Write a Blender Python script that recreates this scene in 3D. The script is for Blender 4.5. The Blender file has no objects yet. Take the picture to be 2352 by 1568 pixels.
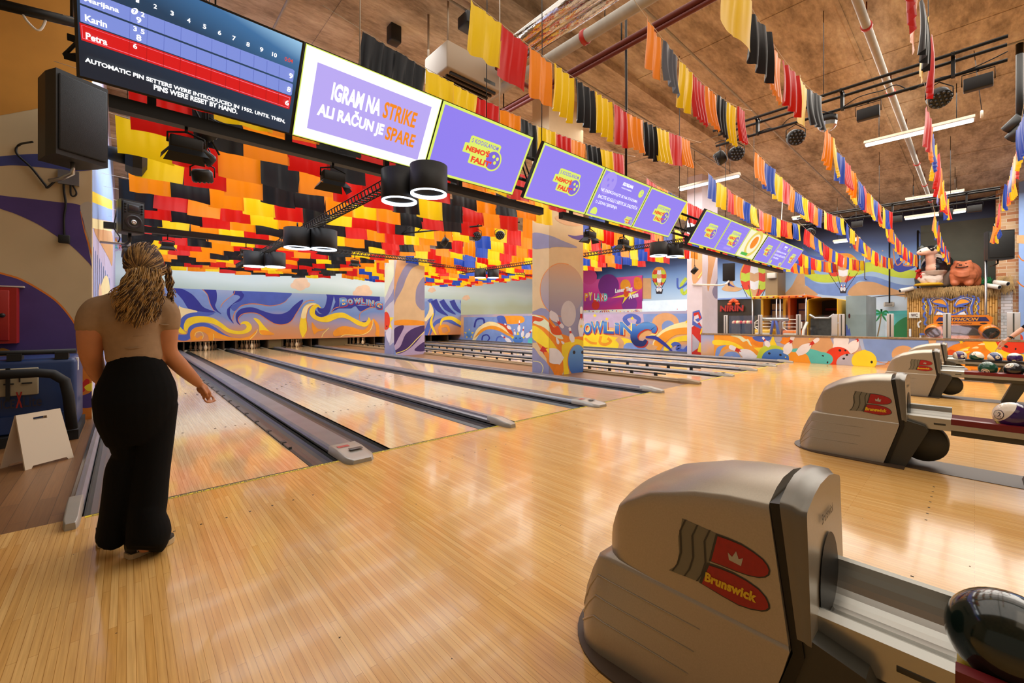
import bpy, bmesh, math, random
from mathutils import Vector, Matrix, noise, geometry
R = math.radians
col = bpy.context.scene.collection
scene = bpy.context.scene

# ---------------------------------------------------------------- camera, world, lights, exposure
F_PX, YAW, HOR, CAMZ = 970.1, R(42.4), 736.6, 1.25
cam_d = bpy.data.cameras.new('camera')
cam_d.sensor_width = 36.0
cam_d.lens = F_PX / 2352 * 36.0
cam_d.shift_y = -(784 - HOR) / 2352
cam_d.clip_start, cam_d.clip_end = 0.02, 200
cam = bpy.data.objects.new('camera', cam_d)
cam.location = (0, 0, CAMZ)
cam.rotation_euler = (R(90), 0, -YAW)
col.objects.link(cam)
scene.camera = cam

vs = scene.view_settings
vs.view_transform = 'Standard'
vs.look = 'None'
vs.exposure = 0.0
vs.gamma = 1
vs.use_curve_mapping = False

world = bpy.data.worlds.new('hall_ambient')
scene.world = world
world.use_nodes = True
bg = world.node_tree.nodes['Background']
bg.inputs[0].default_value = (1.0, 0.80, 0.58, 1)
bg.inputs[1].default_value = 0.2


def area(name, loc, sx, sy, power, color, rot=(0, 0, 0), spread=180):
    d = bpy.data.lights.new(name, 'AREA')
    d.shape = 'RECTANGLE'
    d.size, d.size_y = sx, sy
    d.energy = power
    d.color = color
    d.spread = R(spread)
    o = bpy.data.objects.new(name, d)
    o.location = loc
    o.rotation_euler = rot
    col.objects.link(o)
    return o


COOL, NEUT, WARM = (0.86, 0.93, 1.0), (1.0, 0.95, 0.86), (1.0, 0.82, 0.58)
area('lane_light', (3.4, 10.5, 5.9), 6.4, 9.0, 800, COOL)
area('lane_light', (3.4, 18.0, 5.7), 6.4, 5.0, 380, COOL)
area('lane_light', (11.4, 10.5, 5.9), 6.4, 9.0, 800, NEUT)
area('lane_light', (11.4, 18.0, 5.7), 6.4, 5.0, 420, NEUT)
area('approach_light', (4.6, 1.6, 6.3), 9.0, 8.0, 340, NEUT)
area('approach_light', (12.4, 0.0, 6.3), 8.0, 10.0, 1050, NEUT)
area('arcade_light', (20.5, 1.5, 6.1), 7.0, 9.0, 900, NEUT)
area('arcade_light', (20.5, 12.0, 6.1), 7.0, 11.0, 1000, NEUT)
area('backhall_light', (1.0, -2.5, 5.5), 4.0, 3.0, 28, WARM)


def ray(px, py):
    u, v = (px - 1176) / F_PX, (HOR - py) / F_PX
    c, s = math.cos(YAW), math.sin(YAW)
    return Vector((c * u + s, -s * u + c, v))


def P(px, py, axis, val):
    """world point where the view line through a photo pixel meets the plane axis = val (metres)"""
    d = ray(px, py)
    i = 'XYZ'.index(axis)
    o = Vector((0, 0, CAMZ))
    return o + d * ((val - o[i]) / d[i])


# ---------------------------------------------------------------- materials
def lin(h):
    h = h.lstrip('#')
    r = []
    for i in (0, 2, 4):
        v = int(h[i:i + 2], 16) / 255
        r.append(v / 12.92 if v <= 0.04045 else ((v + 0.055) / 1.055) ** 2.4)
    return (*r, 1)


MATS = {}


def bsdf(m):
    return m.node_tree.nodes['Principled BSDF']


def mat(name, hexc, rough=0.5, metal=0.0, var=0.0, vscale=8.0, emit=0.0, coat=0.0, spec=0.5, bump=0.0, bscale=60.0,
        trans=0.0, vstretch=(1, 1, 1)):
    if name in MATS:
        return MATS[name]
    m = bpy.data.materials.new(name)
    m.use_nodes = True
    nt = m.node_tree
    b = bsdf(m)
    c = lin(hexc)
    b.inputs['Base Color'].default_value = c
    b.inputs['Roughness'].default_value = rough
    b.inputs['Metallic'].default_value = metal
    b.inputs['Specular IOR Level'].default_value = spec
    b.inputs['Coat Weight'].default_value = coat
    b.inputs['Coat Roughness'].default_value = 0.08
    if trans:
        b.inputs['Transmission Weight'].default_value = trans
    if emit:
        b.inputs['Emission Color'].default_value = c
        b.inputs['Emission Strength'].default_value = emit
    if var or bump:
        tc = nt.nodes.new('ShaderNodeTexCoord')
        mp = nt.nodes.new('ShaderNodeMapping')
        mp.inputs['Scale'].default_value = vstretch
        nt.links.new(tc.outputs['Object'], mp.inputs[0])
    if var:
        n = nt.nodes.new('ShaderNodeTexNoise')
        n.inputs['Scale'].default_value = vscale
        n.inputs['Detail'].default_value = 5
        nt.links.new(mp.outputs[0], n.inputs['Vector'])
        cr = nt.nodes.new('ShaderNodeValToRGB')
        cr.color_ramp.elements[0].position = 0.3
        cr.color_ramp.elements[1].position = 0.7
        cr.color_ramp.elements[0].color = tuple(x * (1 - var) for x in c[:3]) + (1,)
        cr.color_ramp.elements[1].color = tuple(min(1, x * (1 + var)) for x in c[:3]) + (1,)
        nt.links.new(n.outputs['Fac'], cr.inputs[0])
        nt.links.new(cr.outputs[0], b.inputs['Base Color'])
    if bump:
        n2 = nt.nodes.new('ShaderNodeTexNoise')
        n2.inputs['Scale'].default_value = bscale
        n2.inputs['Detail'].default_value = 3
        nt.links.new(mp.outputs[0], n2.inputs['Vector'])
        bp = nt.nodes.new('ShaderNodeBump')
        bp.inputs['Strength'].default_value = bump
        bp.inputs['Distance'].default_value = 0.02
        nt.links.new(n2.outputs['Fac'], bp.inputs['Height'])
        nt.links.new(bp.outputs[0], b.inputs['Normal'])
    MATS[name] = m
    return m


def glow(name, hexc, strength=1.0):
    """a lit display or lamp surface"""
    if name in MATS:
        return MATS[name]
    m = mat(name, hexc, rough=0.3, emit=strength)
    b = bsdf(m)
    b.inputs['Base Color'].default_value = (0.01, 0.01, 0.01, 1)
    return m


def grad(name, axis, v0, v1, stops, wob=0.0, wscale=1.5, rough=0.45):
    """printed artwork whose ink runs through several colours along one world axis"""
    if name in MATS:
        return MATS[name]
    m = bpy.data.materials.new(name)
    m.use_nodes = True
    nt = m.node_tree
    b = bsdf(m)
    b.inputs['Roughness'].default_value = rough
    g = nt.nodes.new('ShaderNodeTexCoord')
    sp = nt.nodes.new('ShaderNodeSeparateXYZ')
    nt.links.new(g.outputs['Object'], sp.inputs[0])
    mr = nt.nodes.new('ShaderNodeMapRange')
    mr.inputs['From Min'].default_value = v0
    mr.inputs['From Max'].default_value = v1
    nt.links.new(sp.outputs[axis], mr.inputs['Value'])
    src = mr.outputs[0]
    if wob:
        n = nt.nodes.new('ShaderNodeTexNoise')
        n.inputs['Scale'].default_value = wscale
        n.inputs['Detail'].default_value = 2
        nt.links.new(g.outputs['Object'], n.inputs['Vector'])
        ma = nt.nodes.new('ShaderNodeMath')
        ma.operation = 'MULTIPLY_ADD'
        ma.inputs[1].default_value = wob
        nt.links.new(n.outputs['Fac'], ma.inputs[0])
        nt.links.new(src, ma.inputs[2])
        sb = nt.nodes.new('ShaderNodeMath')
        sb.operation = 'SUBTRACT'
        sb.inputs[1].default_value = wob * 0.5
        nt.links.new(ma.outputs[0], sb.inputs[0])
        src = sb.outputs[0]
    cr = nt.nodes.new('ShaderNodeValToRGB')
    el = cr.color_ramp.elements
    while len(el) < len(stops):
        el.new(0.5)
    for e, (t, h) in zip(el, stops):
        e.position = t
        e.color = lin(h)
    nt.links.new(src, cr.inputs[0])
    nt.links.new(cr.outputs[0], b.inputs['Base Color'])
    MATS[name] = m
    return m


def wood(name, c1, c2, groove, strip=0.027, length=1.3, rough=0.16, along='Y', gsize=0.035, coat=0.3):
    m = bpy.data.materials.new(name)
    m.use_nodes = True
    nt = m.node_tree
    b = bsdf(m)
    tc = nt.nodes.new('ShaderNodeTexCoord')
    sp = nt.nodes.new('ShaderNodeSeparateXYZ')
    cb = nt.nodes.new('ShaderNodeCombineXYZ')
    nt.links.new(tc.outputs['Object'], sp.inputs[0])
    if along == 'Y':
        nt.links.new(sp.outputs['Y'], cb.inputs['X'])
        nt.links.new(sp.outputs['X'], cb.inputs['Y'])
    else:
        nt.links.new(sp.outputs['X'], cb.inputs['X'])
        nt.links.new(sp.outputs['Y'], cb.inputs['Y'])
    br = nt.nodes.new('ShaderNodeTexBrick')
    br.offset = 0.37
    br.inputs['Color1'].default_value = lin(c1)
    br.inputs['Color2'].default_value = lin(c2)
    br.inputs['Mortar'].default_value = lin(groove)
    br.inputs['Scale'].default_value = 1.0
    br.inputs['Brick Width'].default_value = length
    br.inputs['Row Height'].default_value = strip
    br.inputs['Mortar Size'].default_value = strip * gsize
    br.inputs['Mortar Smooth'].default_value = 0.3
    nt.links.new(cb.outputs[0], br.inputs['Vector'])
    mp = nt.nodes.new('ShaderNodeMapping')
    mp.inputs['Scale'].default_value = (1.6, 45, 1)
    nt.links.new(cb.outputs[0], mp.inputs[0])
    n = nt.nodes.new('ShaderNodeTexNoise')
    n.inputs['Scale'].default_value = 2.2
    n.inputs['Detail'].default_value = 6
    nt.links.new(mp.outputs[0], n.inputs['Vector'])
    cr = nt.nodes.new('ShaderNodeValToRGB')
    cr.color_ramp.elements[0].position = 0.3
    cr.color_ramp.elements[0].color = (0.78, 0.72, 0.66, 1)
    cr.color_ramp.elements[1].position = 0.72
    cr.color_ramp.elements[1].color = (1.1, 1.08, 1.06, 1)
    nt.links.new(n.outputs['Fac'], cr.inputs[0])
    mx = nt.nodes.new('ShaderNodeMixRGB')
    mx.blend_type = 'MULTIPLY'
    mx.inputs[0].default_value = 0.8
    nt.links.new(br.outputs['Color'], mx.inputs[1])
    nt.links.new(cr.outputs[0], mx.inputs[2])
    nt.links.new(mx.outputs[0], b.inputs['Base Color'])
    b.inputs['Roughness'].default_value = rough
    b.inputs['Coat Weight'].default_value = coat
    b.inputs['Coat Roughness'].default_value = 0.06
    MATS[name] = m
    return m


def concrete(name, dark, mid, light, rough=0.85):
    m = bpy.data.materials.new(name)
    m.use_nodes = True
    nt = m.node_tree
    b = bsdf(m)
    tc = nt.nodes.new('ShaderNodeTexCoord')
    mp = nt.nodes.new('ShaderNodeMapping')
    mp.inputs['Scale'].default_value = (0.7, 2.2, 1)
    nt.links.new(tc.outputs['Object'], mp.inputs[0])
    n = nt.nodes.new('ShaderNodeTexNoise')
    n.inputs['Scale'].default_value = 0.9
    n.inputs['Detail'].default_value = 9
    n.inputs['Roughness'].default_value = 0.7
    nt.links.new(mp.outputs[0], n.inputs['Vector'])
    cr = nt.nodes.new('ShaderNodeValToRGB')
    e = cr.color_ramp.elements
    e.new(0.5)
    for k, (t, h) in enumerate(((0.33, dark), (0.5, mid), (0.66, light))):
        e[k].position = t
        e[k].color = lin(h)
    nt.links.new(n.outputs['Fac'], cr.inputs[0])
    n2 = nt.nodes.new('ShaderNodeTexNoise')
    n2.inputs['Scale'].default_value = 9
    n2.inputs['Detail'].default_value = 8
    nt.links.new(mp.outputs[0], n2.inputs['Vector'])
    mx = nt.nodes.new('ShaderNodeMixRGB')
    mx.blend_type = 'OVERLAY'
    mx.inputs[0].default_value = 0.45
    nt.links.new(cr.outputs[0], mx.inputs[1])
    nt.links.new(n2.outputs['Fac'], mx.inputs[2])
    nt.links.new(mx.outputs[0], b.inputs['Base Color'])
    b.inputs['Roughness'].default_value = rough
    bp = nt.nodes.new('ShaderNodeBump')
    bp.inputs['Strength'].default_value = 0.35
    bp.inputs['Distance'].default_value = 0.02
    nt.links.new(n2.outputs['Fac'], bp.inputs['Height'])
    nt.links.new(bp.outputs[0], b.inputs['Normal'])
    MATS[name] = m
    return m


def bricks(name, c1, c2, mortar, w=0.22, h=0.075, swap=None):
    m = bpy.data.materials.new(name)
    m.use_nodes = True
    nt = m.node_tree
    b = bsdf(m)
    tc = nt.nodes.new('ShaderNodeTexCoord')
    sp = nt.nodes.new('ShaderNodeSeparateXYZ')
    ad = nt.nodes.new('ShaderNodeMath')
    cb = nt.nodes.new('ShaderNodeCombineXYZ')
    nt.links.new(tc.outputs['Object'], sp.inputs[0])
    nt.links.new(sp.outputs['X'], ad.inputs[0])
    nt.links.new(sp.outputs['Y'], ad.inputs[1])
    nt.links.new(ad.outputs[0], cb.inputs['X'])
    nt.links.new(sp.outputs['Z'], cb.inputs['Y'])
    br = nt.nodes.new('ShaderNodeTexBrick')
    br.inputs['Color1'].default_value = lin(c1)
    br.inputs['Color2'].default_value = lin(c2)
    br.inputs['Mortar'].default_value = lin(mortar)
    br.inputs['Scale'].default_value = 1
    br.inputs['Brick Width'].default_value = w
    br.inputs['Row Height'].default_value = h
    br.inputs['Mortar Size'].default_value = 0.008
    nt.links.new(cb.outputs[0], br.inputs['Vector'])
    nt.links.new(br.outputs['Color'], b.inputs['Base Color'])
    b.inputs['Roughness'].default_value = 0.8
    MATS[name] = m
    return m


def satin(name, hexc):
    m = bpy.data.materials.new(name)
    m.use_nodes = True
    nt = m.node_tree
    b = bsdf(m)
    c = lin(hexc)
    b.inputs['Base Color'].default_value = c
    b.inputs['Roughness'].default_value = 0.33
    b.inputs['Specular IOR Level'].default_value = 0.7
    b.inputs['Sheen Weight'].default_value = 0.15
    b.inputs['Specular Tint'].default_value = tuple(min(1, x * 0.6 + 0.4) for x in c[:3]) + (1,)
    t = nt.nodes.new('ShaderNodeBsdfTranslucent')
    t.inputs[0].default_value = c
    mx = nt.nodes.new('ShaderNodeMixShader')
    mx.inputs[0].default_value = 0.35
    out = nt.nodes['Material Output']
    nt.links.new(b.outputs[0], mx.inputs[1])
    nt.links.new(t.outputs[0], mx.inputs[2])
    nt.links.new(mx.outputs[0], out.inputs[0])
    MATS[name] = m
    return m


def glass(name, hexc='#e8f0f0', alpha=0.12, rough=0.03):
    m = bpy.data.materials.new(name)
    m.use_nodes = True
    nt = m.node_tree
    g = nt.nodes.new('ShaderNodeBsdfGlossy')
    g.inputs['Roughness'].default_value = rough
    g.inputs[0].default_value = lin(hexc)
    t = nt.nodes.new('ShaderNodeBsdfTransparent')
    t.inputs[0].default_value = lin('#fafcfb')
    mx = nt.nodes.new('ShaderNodeMixShader')
    mx.inputs[0].default_value = alpha
    nt.links.new(t.outputs[0], mx.inputs[1])
    nt.links.new(g.outputs[0], mx.inputs[2])
    nt.links.new(mx.outputs[0], nt.nodes['Material Output'].inputs[0])
    MATS[name] = m
    return m


# ---------------------------------------------------------------- objects
def tag(o, label=None, cat=None, group=None, kind=None):
    if label:
        o['label'] = label
    if cat:
        o['category'] = cat
    if group:
        o['group'] = group
    if kind:
        o['kind'] = kind
    return o


def empty(name, loc, label=None, cat=None, group=None, rz=0.0):
    o = bpy.data.objects.new(name, None)
    o.location = loc
    o.rotation_euler.z = rz
    o.empty_display_size = 0.1
    col.objects.link(o)
    return tag(o, label, cat, group)


def copy_tree(o, parent=None):
    c = o.copy()
    col.objects.link(c)
    c.parent = parent
    for ch in list(o.children):
        copy_tree(ch, c)
    return c


class MB:
    """collects faces (world or local metres) and links them as ONE mesh object"""

    def __init__(s):
        s.v, s.f, s.m, s.mats, s.sm = [], [], [], [], []
        s.layer = 0

    def mi(s, m):
        if isinstance(m, str):
            m = MATS[m]
        if m not in s.mats:
            s.mats.append(m)
        return s.mats.index(m)

    def add(s, vs_, fs, m, smooth=False):
        b = len(s.v)
        k = s.mi(m)
        s.v += [tuple(x) for x in vs_]
        for f in fs:
            s.f.append([b + i for i in f])
            s.m.append(k)
            s.sm.append(smooth)

    def box(s, x0, x1, y0, y1, z0, z1, m, rot=None, c=None):
        vs_ = [Vector((x, y, z)) for z in (z0, z1) for y in (y0, y1) for x in (x0, x1)]
        if rot is not None:
            c = Vector(c) if c is not None else Vector(((x0 + x1) / 2, (y0 + y1) / 2, (z0 + z1) / 2))
            vs_ = [c + rot @ (v - c) for v in vs_]
        s.add(vs_, [(0, 2, 3, 1), (4, 5, 7, 6), (0, 1, 5, 4), (2, 6, 7, 3), (0, 4, 6, 2), (1, 3, 7, 5)], m)

    def rbox(s, x0, x1, y0, y1, z0, z1, m, r=0.01, seg=2, rot=None, c=None):
        bm = bmesh.new()
        bmesh.ops.create_cube(bm, size=1)
        for v in bm.verts:
            v.co = Vector(((x0 + x1) / 2 + v.co.x * (x1 - x0), (y0 + y1) / 2 + v.co.y * (y1 - y0), (z0 + z1) / 2 + v.co.z * (z1 - z0)))
        bmesh.ops.bevel(bm, geom=list(bm.edges), offset=r, segments=seg, affect='EDGES', profile=0.5)
        s.bm(bm, m, rot, c, smooth=True)

    def bm(s, bm, m, rot=None, c=None, smooth=False):
        bm.verts.index_update()
        vs_ = [v.co.copy() for v in bm.verts]
        if rot is not None:
            c = Vector(c or (0, 0, 0))
            vs_ = [c + rot @ (v - c) for v in vs_]
        s.add(vs_, [[v.index for v in f.verts] for f in bm.faces], m, smooth)
        bm.free()

    def quad(s, a, b, c, d, m):
        s.add([a, b, c, d], [(0, 1, 2, 3)], m)

    def prism(s, poly, axis, a, b, m, smooth=False):
        """polygon in the two other axes, extruded along axis from a to b"""
        def mk(p, t):
            if axis == 'X':
                return Vector((t, p[0], p[1]))
            if axis == 'Y':
                return Vector((p[0], t, p[1]))
            return Vector((p[0], p[1], t))
        n = len(poly)
        va = [mk(p, a) for p in poly]
        vb = [mk(p, b) for p in poly]
        s.add(va + vb, [(i, (i + 1) % n, n + (i + 1) % n, n + i) for i in range(n)], m, smooth)
        tr = geometry.tessellate_polygon([va])
        s.add(va, [t for t in tr], m)
        s.add(vb, [t[::-1] for t in tr], m)

    def tube(s, pts, r, m, n=8, caps=True, flat=None, up=None, smooth=True):
        pts = [Vector(p) for p in pts]
        if not isinstance(r, (list, tuple)):
            r = [r] * len(pts)
        vs_, fs = [], []
        prev = None
        for i, p in enumerate(pts):
            t = (pts[min(i + 1, len(pts) - 1)] - pts[max(i - 1, 0)])
            t = t.normalized() if t.length > 1e-9 else Vector((0, 0, 1))
            if prev is None:
                a = Vector(up) if up is not None else (Vector((0, 0, 1)) if abs(t.z) < 0.9 else Vector((1, 0, 0)))
            else:
                a = prev
            a = (a - t * a.dot(t)).normalized()
            prev = a
            b = t.cross(a)
            ri = r[i]
            ra, rb = ri if isinstance(ri, (tuple, list)) else (ri, ri)
            for k in range(n):
                an = 2 * math.pi * k / n
                vs_.append(p + a * (ra * math.cos(an)) + b * (rb * math.sin(an)))
        for i in range(len(pts) - 1):
            for k in range(n):
                k2 = (k + 1) % n
                fs.append((i * n + k, i * n + k2, (i + 1) * n + k2, (i + 1) * n + k))
        if caps:
            fs.append(tuple(range(n - 1, -1, -1)))
            L = (len(pts) - 1) * n
            fs.append(tuple(L + k for k in range(n)))
        s.add(vs_, fs, m, smooth)

    def lathe(s, prof, c, m, n=24, axis='Z', smooth=True, ang=2 * math.pi, off=0.0):
        c = Vector(c)
        vs_, fs = [], []
        N = n if ang >= 6.28 else n + 1
        for (r, h) in prof:
            for k in range(N):
                a = off + ang * k / n
                x, y = r * math.cos(a), r * math.sin(a)
                d = {'Z': (x, y, h), 'Y': (x, h, -y), 'X': (h, x, y)}[axis]
                vs_.append(c + Vector(d))
        for i in range(len(prof) - 1):
            for k in range(n):
                k2 = (k + 1) % N
                fs.append((i * N + k, i * N + k2, (i + 1) * N + k2, (i + 1) * N + k))
        s.add(vs_, fs, m, smooth)

    def ball(s, c, r, m, nu=20, nv=12, scale=(1, 1, 1), rot=None):
        c = Vector(c)
        vs_, fs = [], []
        for j in range(nv + 1):
            t = math.pi * j / nv
            for i in range(nu):
                p = 2 * math.pi * i / nu
                d = Vector((r * scale[0] * math.sin(t) * math.cos(p), r * scale[1] * math.sin(t) * math.sin(p), r * scale[2] * math.cos(t)))
                if rot is not None:
                    d = rot @ d
                vs_.append(c + d)
        for j in range(nv):
            for i in range(nu):
                i2 = (i + 1) % nu
                fs.append((j * nu + i, (j + 1) * nu + i, (j + 1) * nu + i2, j * nu + i2))
        s.add(vs_, fs, m, True)

    def grid(s, fn, nu, nv, m, smooth=True, wrap=False):
        vs_ = [fn(i / nu, j / nv) for j in range(nv + 1) for i in range(nu + 1)]
        W = nu + 1
        s.add(vs_, [(j * W + i, j * W + i + 1, (j + 1) * W + i + 1, (j + 1) * W + i) for j in range(nv) for i in range(nu)], m, smooth)

    def build(s, name, parent=None, label=None, cat=None, group=None, kind=None, origin=None, fix=False):
        me = bpy.data.meshes.new(name)
        off = Vector((0, 0, 0))
        if parent is not None and origin is None:
            off = Vector(parent.get('_o', (0, 0, 0)))
        if origin is not None:
            off = Vector(origin)
        me.from_pydata([tuple(Vector(v) - off) for v in s.v], [], s.f)
        for m in s.mats:
            me.materials.append(m)
        for p, k, sm in zip(me.polygons, s.m, s.sm):
            p.material_index = k
            p.use_smooth = sm
        if fix:
            b = bmesh.new()
            b.from_mesh(me)
            bmesh.ops.recalc_face_normals(b, faces=b.faces)
            b.to_mesh(me)
            b.free()
        me.update()
        o = bpy.data.objects.new(name, me)
        col.objects.link(o)
        if parent is not None:
            o.parent = parent
            if off.length:
                o['_o'] = tuple(off)
        elif origin is not None:
            o.location = off
        return tag(o, label, cat, group, kind)


def root(name, loc, label, cat, group=None, world_children=True):
    """Empty at a thing's base; its part meshes are given in world metres"""
    o = empty(name, loc, label, cat, group)
    if world_children:
        o['_o'] = tuple(loc)
    return o


def remesh(o, voxel, smooth=6):
    """merge the overlapping limbs of a body into one continuous skin"""
    a = o.modifiers.new('skin', 'REMESH')
    a.mode = 'VOXEL'
    a.voxel_size = voxel
    a.use_smooth_shade = True
    if smooth:
        b = o.modifiers.new('soft', 'SMOOTH')
        b.factor = 0.5
        b.iterations = smooth
    dg = bpy.context.evaluated_depsgraph_get()
    dg.update()
    me = bpy.data.meshes.new_from_object(o.evaluated_get(dg))
    o.modifiers.clear()
    mats = list(o.data.materials)
    o.data = me
    if not me.materials:
        for m in mats:
            me.materials.append(m)
    for p in me.polygons:
        p.use_smooth = True
    return o


def spline(pts, closed=False, k=6):
    pts = [Vector(p) for p in pts]
    n = len(pts)
    out = []
    for i in range(n if closed else n - 1):
        if closed:
            a, b, c, d = pts[(i - 1) % n], pts[i], pts[(i + 1) % n], pts[(i + 2) % n]
        else:
            a, b, c, d = pts[max(i - 1, 0)], pts[i], pts[i + 1], pts[min(i + 2, n - 1)]
        for j in range(k):
            t = j / k
            out.append(0.5 * ((2 * b) + (c - a) * t + (2 * a - 5 * b + 4 * c - d) * t * t + (3 * b - a - 3 * c + d) * t ** 3))
    if not closed:
        out.append(pts[-1])
    return out


class Art:
    """paint shapes on a wall plane: outlines taken from photo pixels, laid on the plane itself"""

    def __init__(s, mb, axis, val, sgn, cv=None, clip=None, step=0.0002):
        s.mb, s.axis, s.val, s.sgn, s.n = mb, axis, val, sgn, 0
        s.cv = cv or (lambda x, y: (x, y))
        s.step = step
        s.clip = clip

    def p3(s, q, lay):
        x, y = s.cv(q[0], q[1])
        v = s.val + s.sgn * (0.002 + s.step * lay)
        p = P(x, y, s.axis, v)
        if s.clip:
            for i, (a, b) in enumerate(s.clip):
                p[i] = min(max(p[i], a), b)
            p['XYZ'.index(s.axis)] = v
        return p

    def fill(s, pts, m, smooth=True, k=5):
        s.n += 1
        q = [(p[0], p[1], 0) for p in pts]
        if smooth:
            q = spline(q, True, k)
        w = [s.p3(p, s.n) for p in q]
        tr = geometry.tessellate_polygon([w])
        s.mb.add(w, tr, m)

    def stroke(s, pts, w, m, k=6):
        s.n += 1
        q = spline([(p[0], p[1], 0) for p in pts], False, k)
        L = len(q)
        ws = w if isinstance(w, (list, tuple)) else [w, w]
        a, b = [], []
        for i, p in enumerate(q):
            t = i / (L - 1) * (len(ws) - 1)
            j = min(int(t), len(ws) - 2)
            wi = ws[j] + (ws[j + 1] - ws[j]) * (t - j)
            d = q[min(i + 1, L - 1)] - q[max(i - 1, 0)]
            d = Vector((-d.y, d.x, 0)).normalized() * wi * 0.5
            a.append(s.p3(p + d, s.n))
            b.append(s.p3(p - d, s.n))
        s.mb.add(a + b, [(i, i + 1, L + i + 1, L + i) for i in range(L - 1)], m)

    def dot(s, x, y, rx, ry, m, rot=0.0, n=28):
        c, d = math.cos(R(rot)), math.sin(R(rot))
        s.fill([(x + rx * math.cos(a) * c - ry * math.sin(a) * d, y + rx * math.cos(a) * d + ry * math.sin(a) * c)
                for a in [2 * math.pi * i / n for i in range(n)]], m, smooth=False)

    def star(s, x, y, r, m, rot=0.0):
        s.fill([(x + (r if i % 2 == 0 else r * 0.42) * math.sin(math.pi * i / 5 + rot), y - (r if i % 2 == 0 else r * 0.42) * math.cos(math.pi * i / 5 + rot))
                for i in range(10)], m, smooth=False)

    def pin(s, x0, y0, x1, y1, w, mw, mr):
        """painted bowling pin from head (x0,y0) to foot (x1,y1), greatest width w"""
        a, b = Vector((x0, y0, 0)), Vector((x1, y1, 0))
        d = b - a
        n = Vector((-d.y, d.x, 0)).normalized() * w * 0.5
        pr = [(0, .12), (.03, .34), (.1, .45), (.2, .42), (.32, .3), (.42, .46), (.55, .82), (.68, 1), (.82, .9), (.95, .6), (1, .5)]
        pts = [a + d * t + n * k for t, k in pr] + [a + d * t - n * k for t, k in reversed(pr)]
        s.fill(pts, mw, k=3)
        s.fill([a + d * .24 + n * .36, a + d * .34 + n * .34, a + d * .44 + n * .56, a + d * .37 + n * .2, a + d * .46, a + d * .37 - n * .2,
                a + d * .44 - n * .56, a + d * .34 - n * .34, a + d * .24 - n * .36], mr, smooth=False)


_TXT = {}


def text_mesh(body, bold=0.0, spacing=1.0, align='LEFT', line=1.0):
    key = (body, bold, spacing, align, line)
    if key in _TXT:
        return _TXT[key]
    cu = bpy.data.curves.new('lettering', 'FONT')
    cu.body = body
    cu.offset = bold
    cu.space_character = spacing
    cu.space_line = line
    cu.align_x = align
    cu.resolution_u = 3
    o = bpy.data.objects.new('lettering', cu)
    col.objects.link(o)
    dg = bpy.context.evaluated_depsgraph_get()
    dg.update()
    me = bpy.data.meshes.new_from_object(o.evaluated_get(dg))
    vs_ = [v.co.copy() for v in me.vertices]
    fs = [tuple(p.vertices) for p in me.polygons]
    bpy.data.objects.remove(o)
    bpy.data.curves.remove(cu)
    bpy.data.meshes.remove(me)
    x0, x1 = min(v.x for v in vs_), max(v.x for v in vs_)
    y0, y1 = min(v.y for v in vs_), max(v.y for v in vs_)
    r = ([((v.x - x0) / (x1 - x0), (v.y - y0) / (y1 - y0)) for v in vs_], fs, (x1 - x0) / (y1 - y0))
    _TXT[key] = r
    return r


def text(mb, body, m, o, u, v, bold=0.0, spacing=1.0, align='LEFT', line=1.0, fn=None):
    """lettering that fills the parallelogram o, o+u, o+v exactly"""
    vs_, fs, asp = text_mesh(body, bold, spacing, align, line)
    o, u, v = Vector(o), Vector(u), Vector(v)
    w = [o + u * x + v * y for x, y in vs_]
    if fn:
        w = [fn(p) for p in w]
    mb.add(w, fs, m)


# ---------------------------------------------------------------- shared materials
mat('black_metal', '#141312', 0.45, 0.3)
mat('black_plastic', '#0f0f10', 0.5, var=0.25, vscale=30)
mat('rubber', '#111111', 0.7)
mat('white_paint', '#e8e6e0', 0.5)
mat('steel', '#b9bbbd', 0.3, 0.9)
mat('chrome', '#d5d7da', 0.12, 1.0)
mat('cable', '#0c0b0b', 0.6)
mat('white_wire', '#d8d2c6', 0.6)
for n_, h_ in (('blue_deep', '#2a37a0'), ('blue_mid', '#4a66c4'), ('blue_soft', '#7b9bdc'), ('blue_pale', '#a9bde6'), ('yellow', '#f7dc2c'),
               ('cream', '#f6eab0'), ('orange_art', '#f2a028'), ('orange_deep', '#e87a1c'), ('red_art', '#c8281c'), ('line_orange', '#e08a3a'),
               ('line_yellow', '#f4ea8c'), ('purple_art', '#5a4a9c'), ('mauve', '#b9acd2'), ('tan_art', '#d8a878'), ('cloud_pink', '#f2cba8'),
               ('pin_white', '#ecebf2'), ('hole_dark', '#241c20'), ('teal_art', '#58c4c4'), ('grey_art', '#b4b2c4'), ('green_art', '#6cb84a'),
               ('green_sign', '#128a4a'), ('lime_art', '#c6d83c'), ('ball_blue', '#3f7fd0'), ('ball_red', '#e03a1a'), ('ink_dark', '#2c2430'),
               ('purple_dark', '#43306e'), ('sky_art', '#cfe0f2')):
    mat(n_, h_, 0.5, var=0.07, vscale=3)
# ---------------------------------------------------------------- the setting
wood('approach_wood', '#e8bf7a', '#d8a75c', '#aa7c3c', strip=0.027, length=0.9, rough=0.18, coat=0.18)
wood('lane_wood', '#edcfa0', '#e2bd88', '#bd9560', strip=0.0267, length=1.6, rough=0.13, coat=0.5)
wood('walk_wood', '#8a6138', '#74502c', '#4c3218', strip=0.09, length=1.1, rough=0.4, coat=0.0, gsize=0.02)
wood('arcade_floor', '#8a7a68', '#7b6c5c', '#5a4d40', strip=0.2, length=1.2, rough=0.4, coat=0)
concrete('ceiling_concrete', '#82705a', '#b9a48a', '#d6c4aa')
mat('pit_black', '#0b0a09', 0.8)
FOUL, BACK = 3.84, 21.6
XL, XR = -0.325, 15.15
CEIL = 6.5

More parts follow.
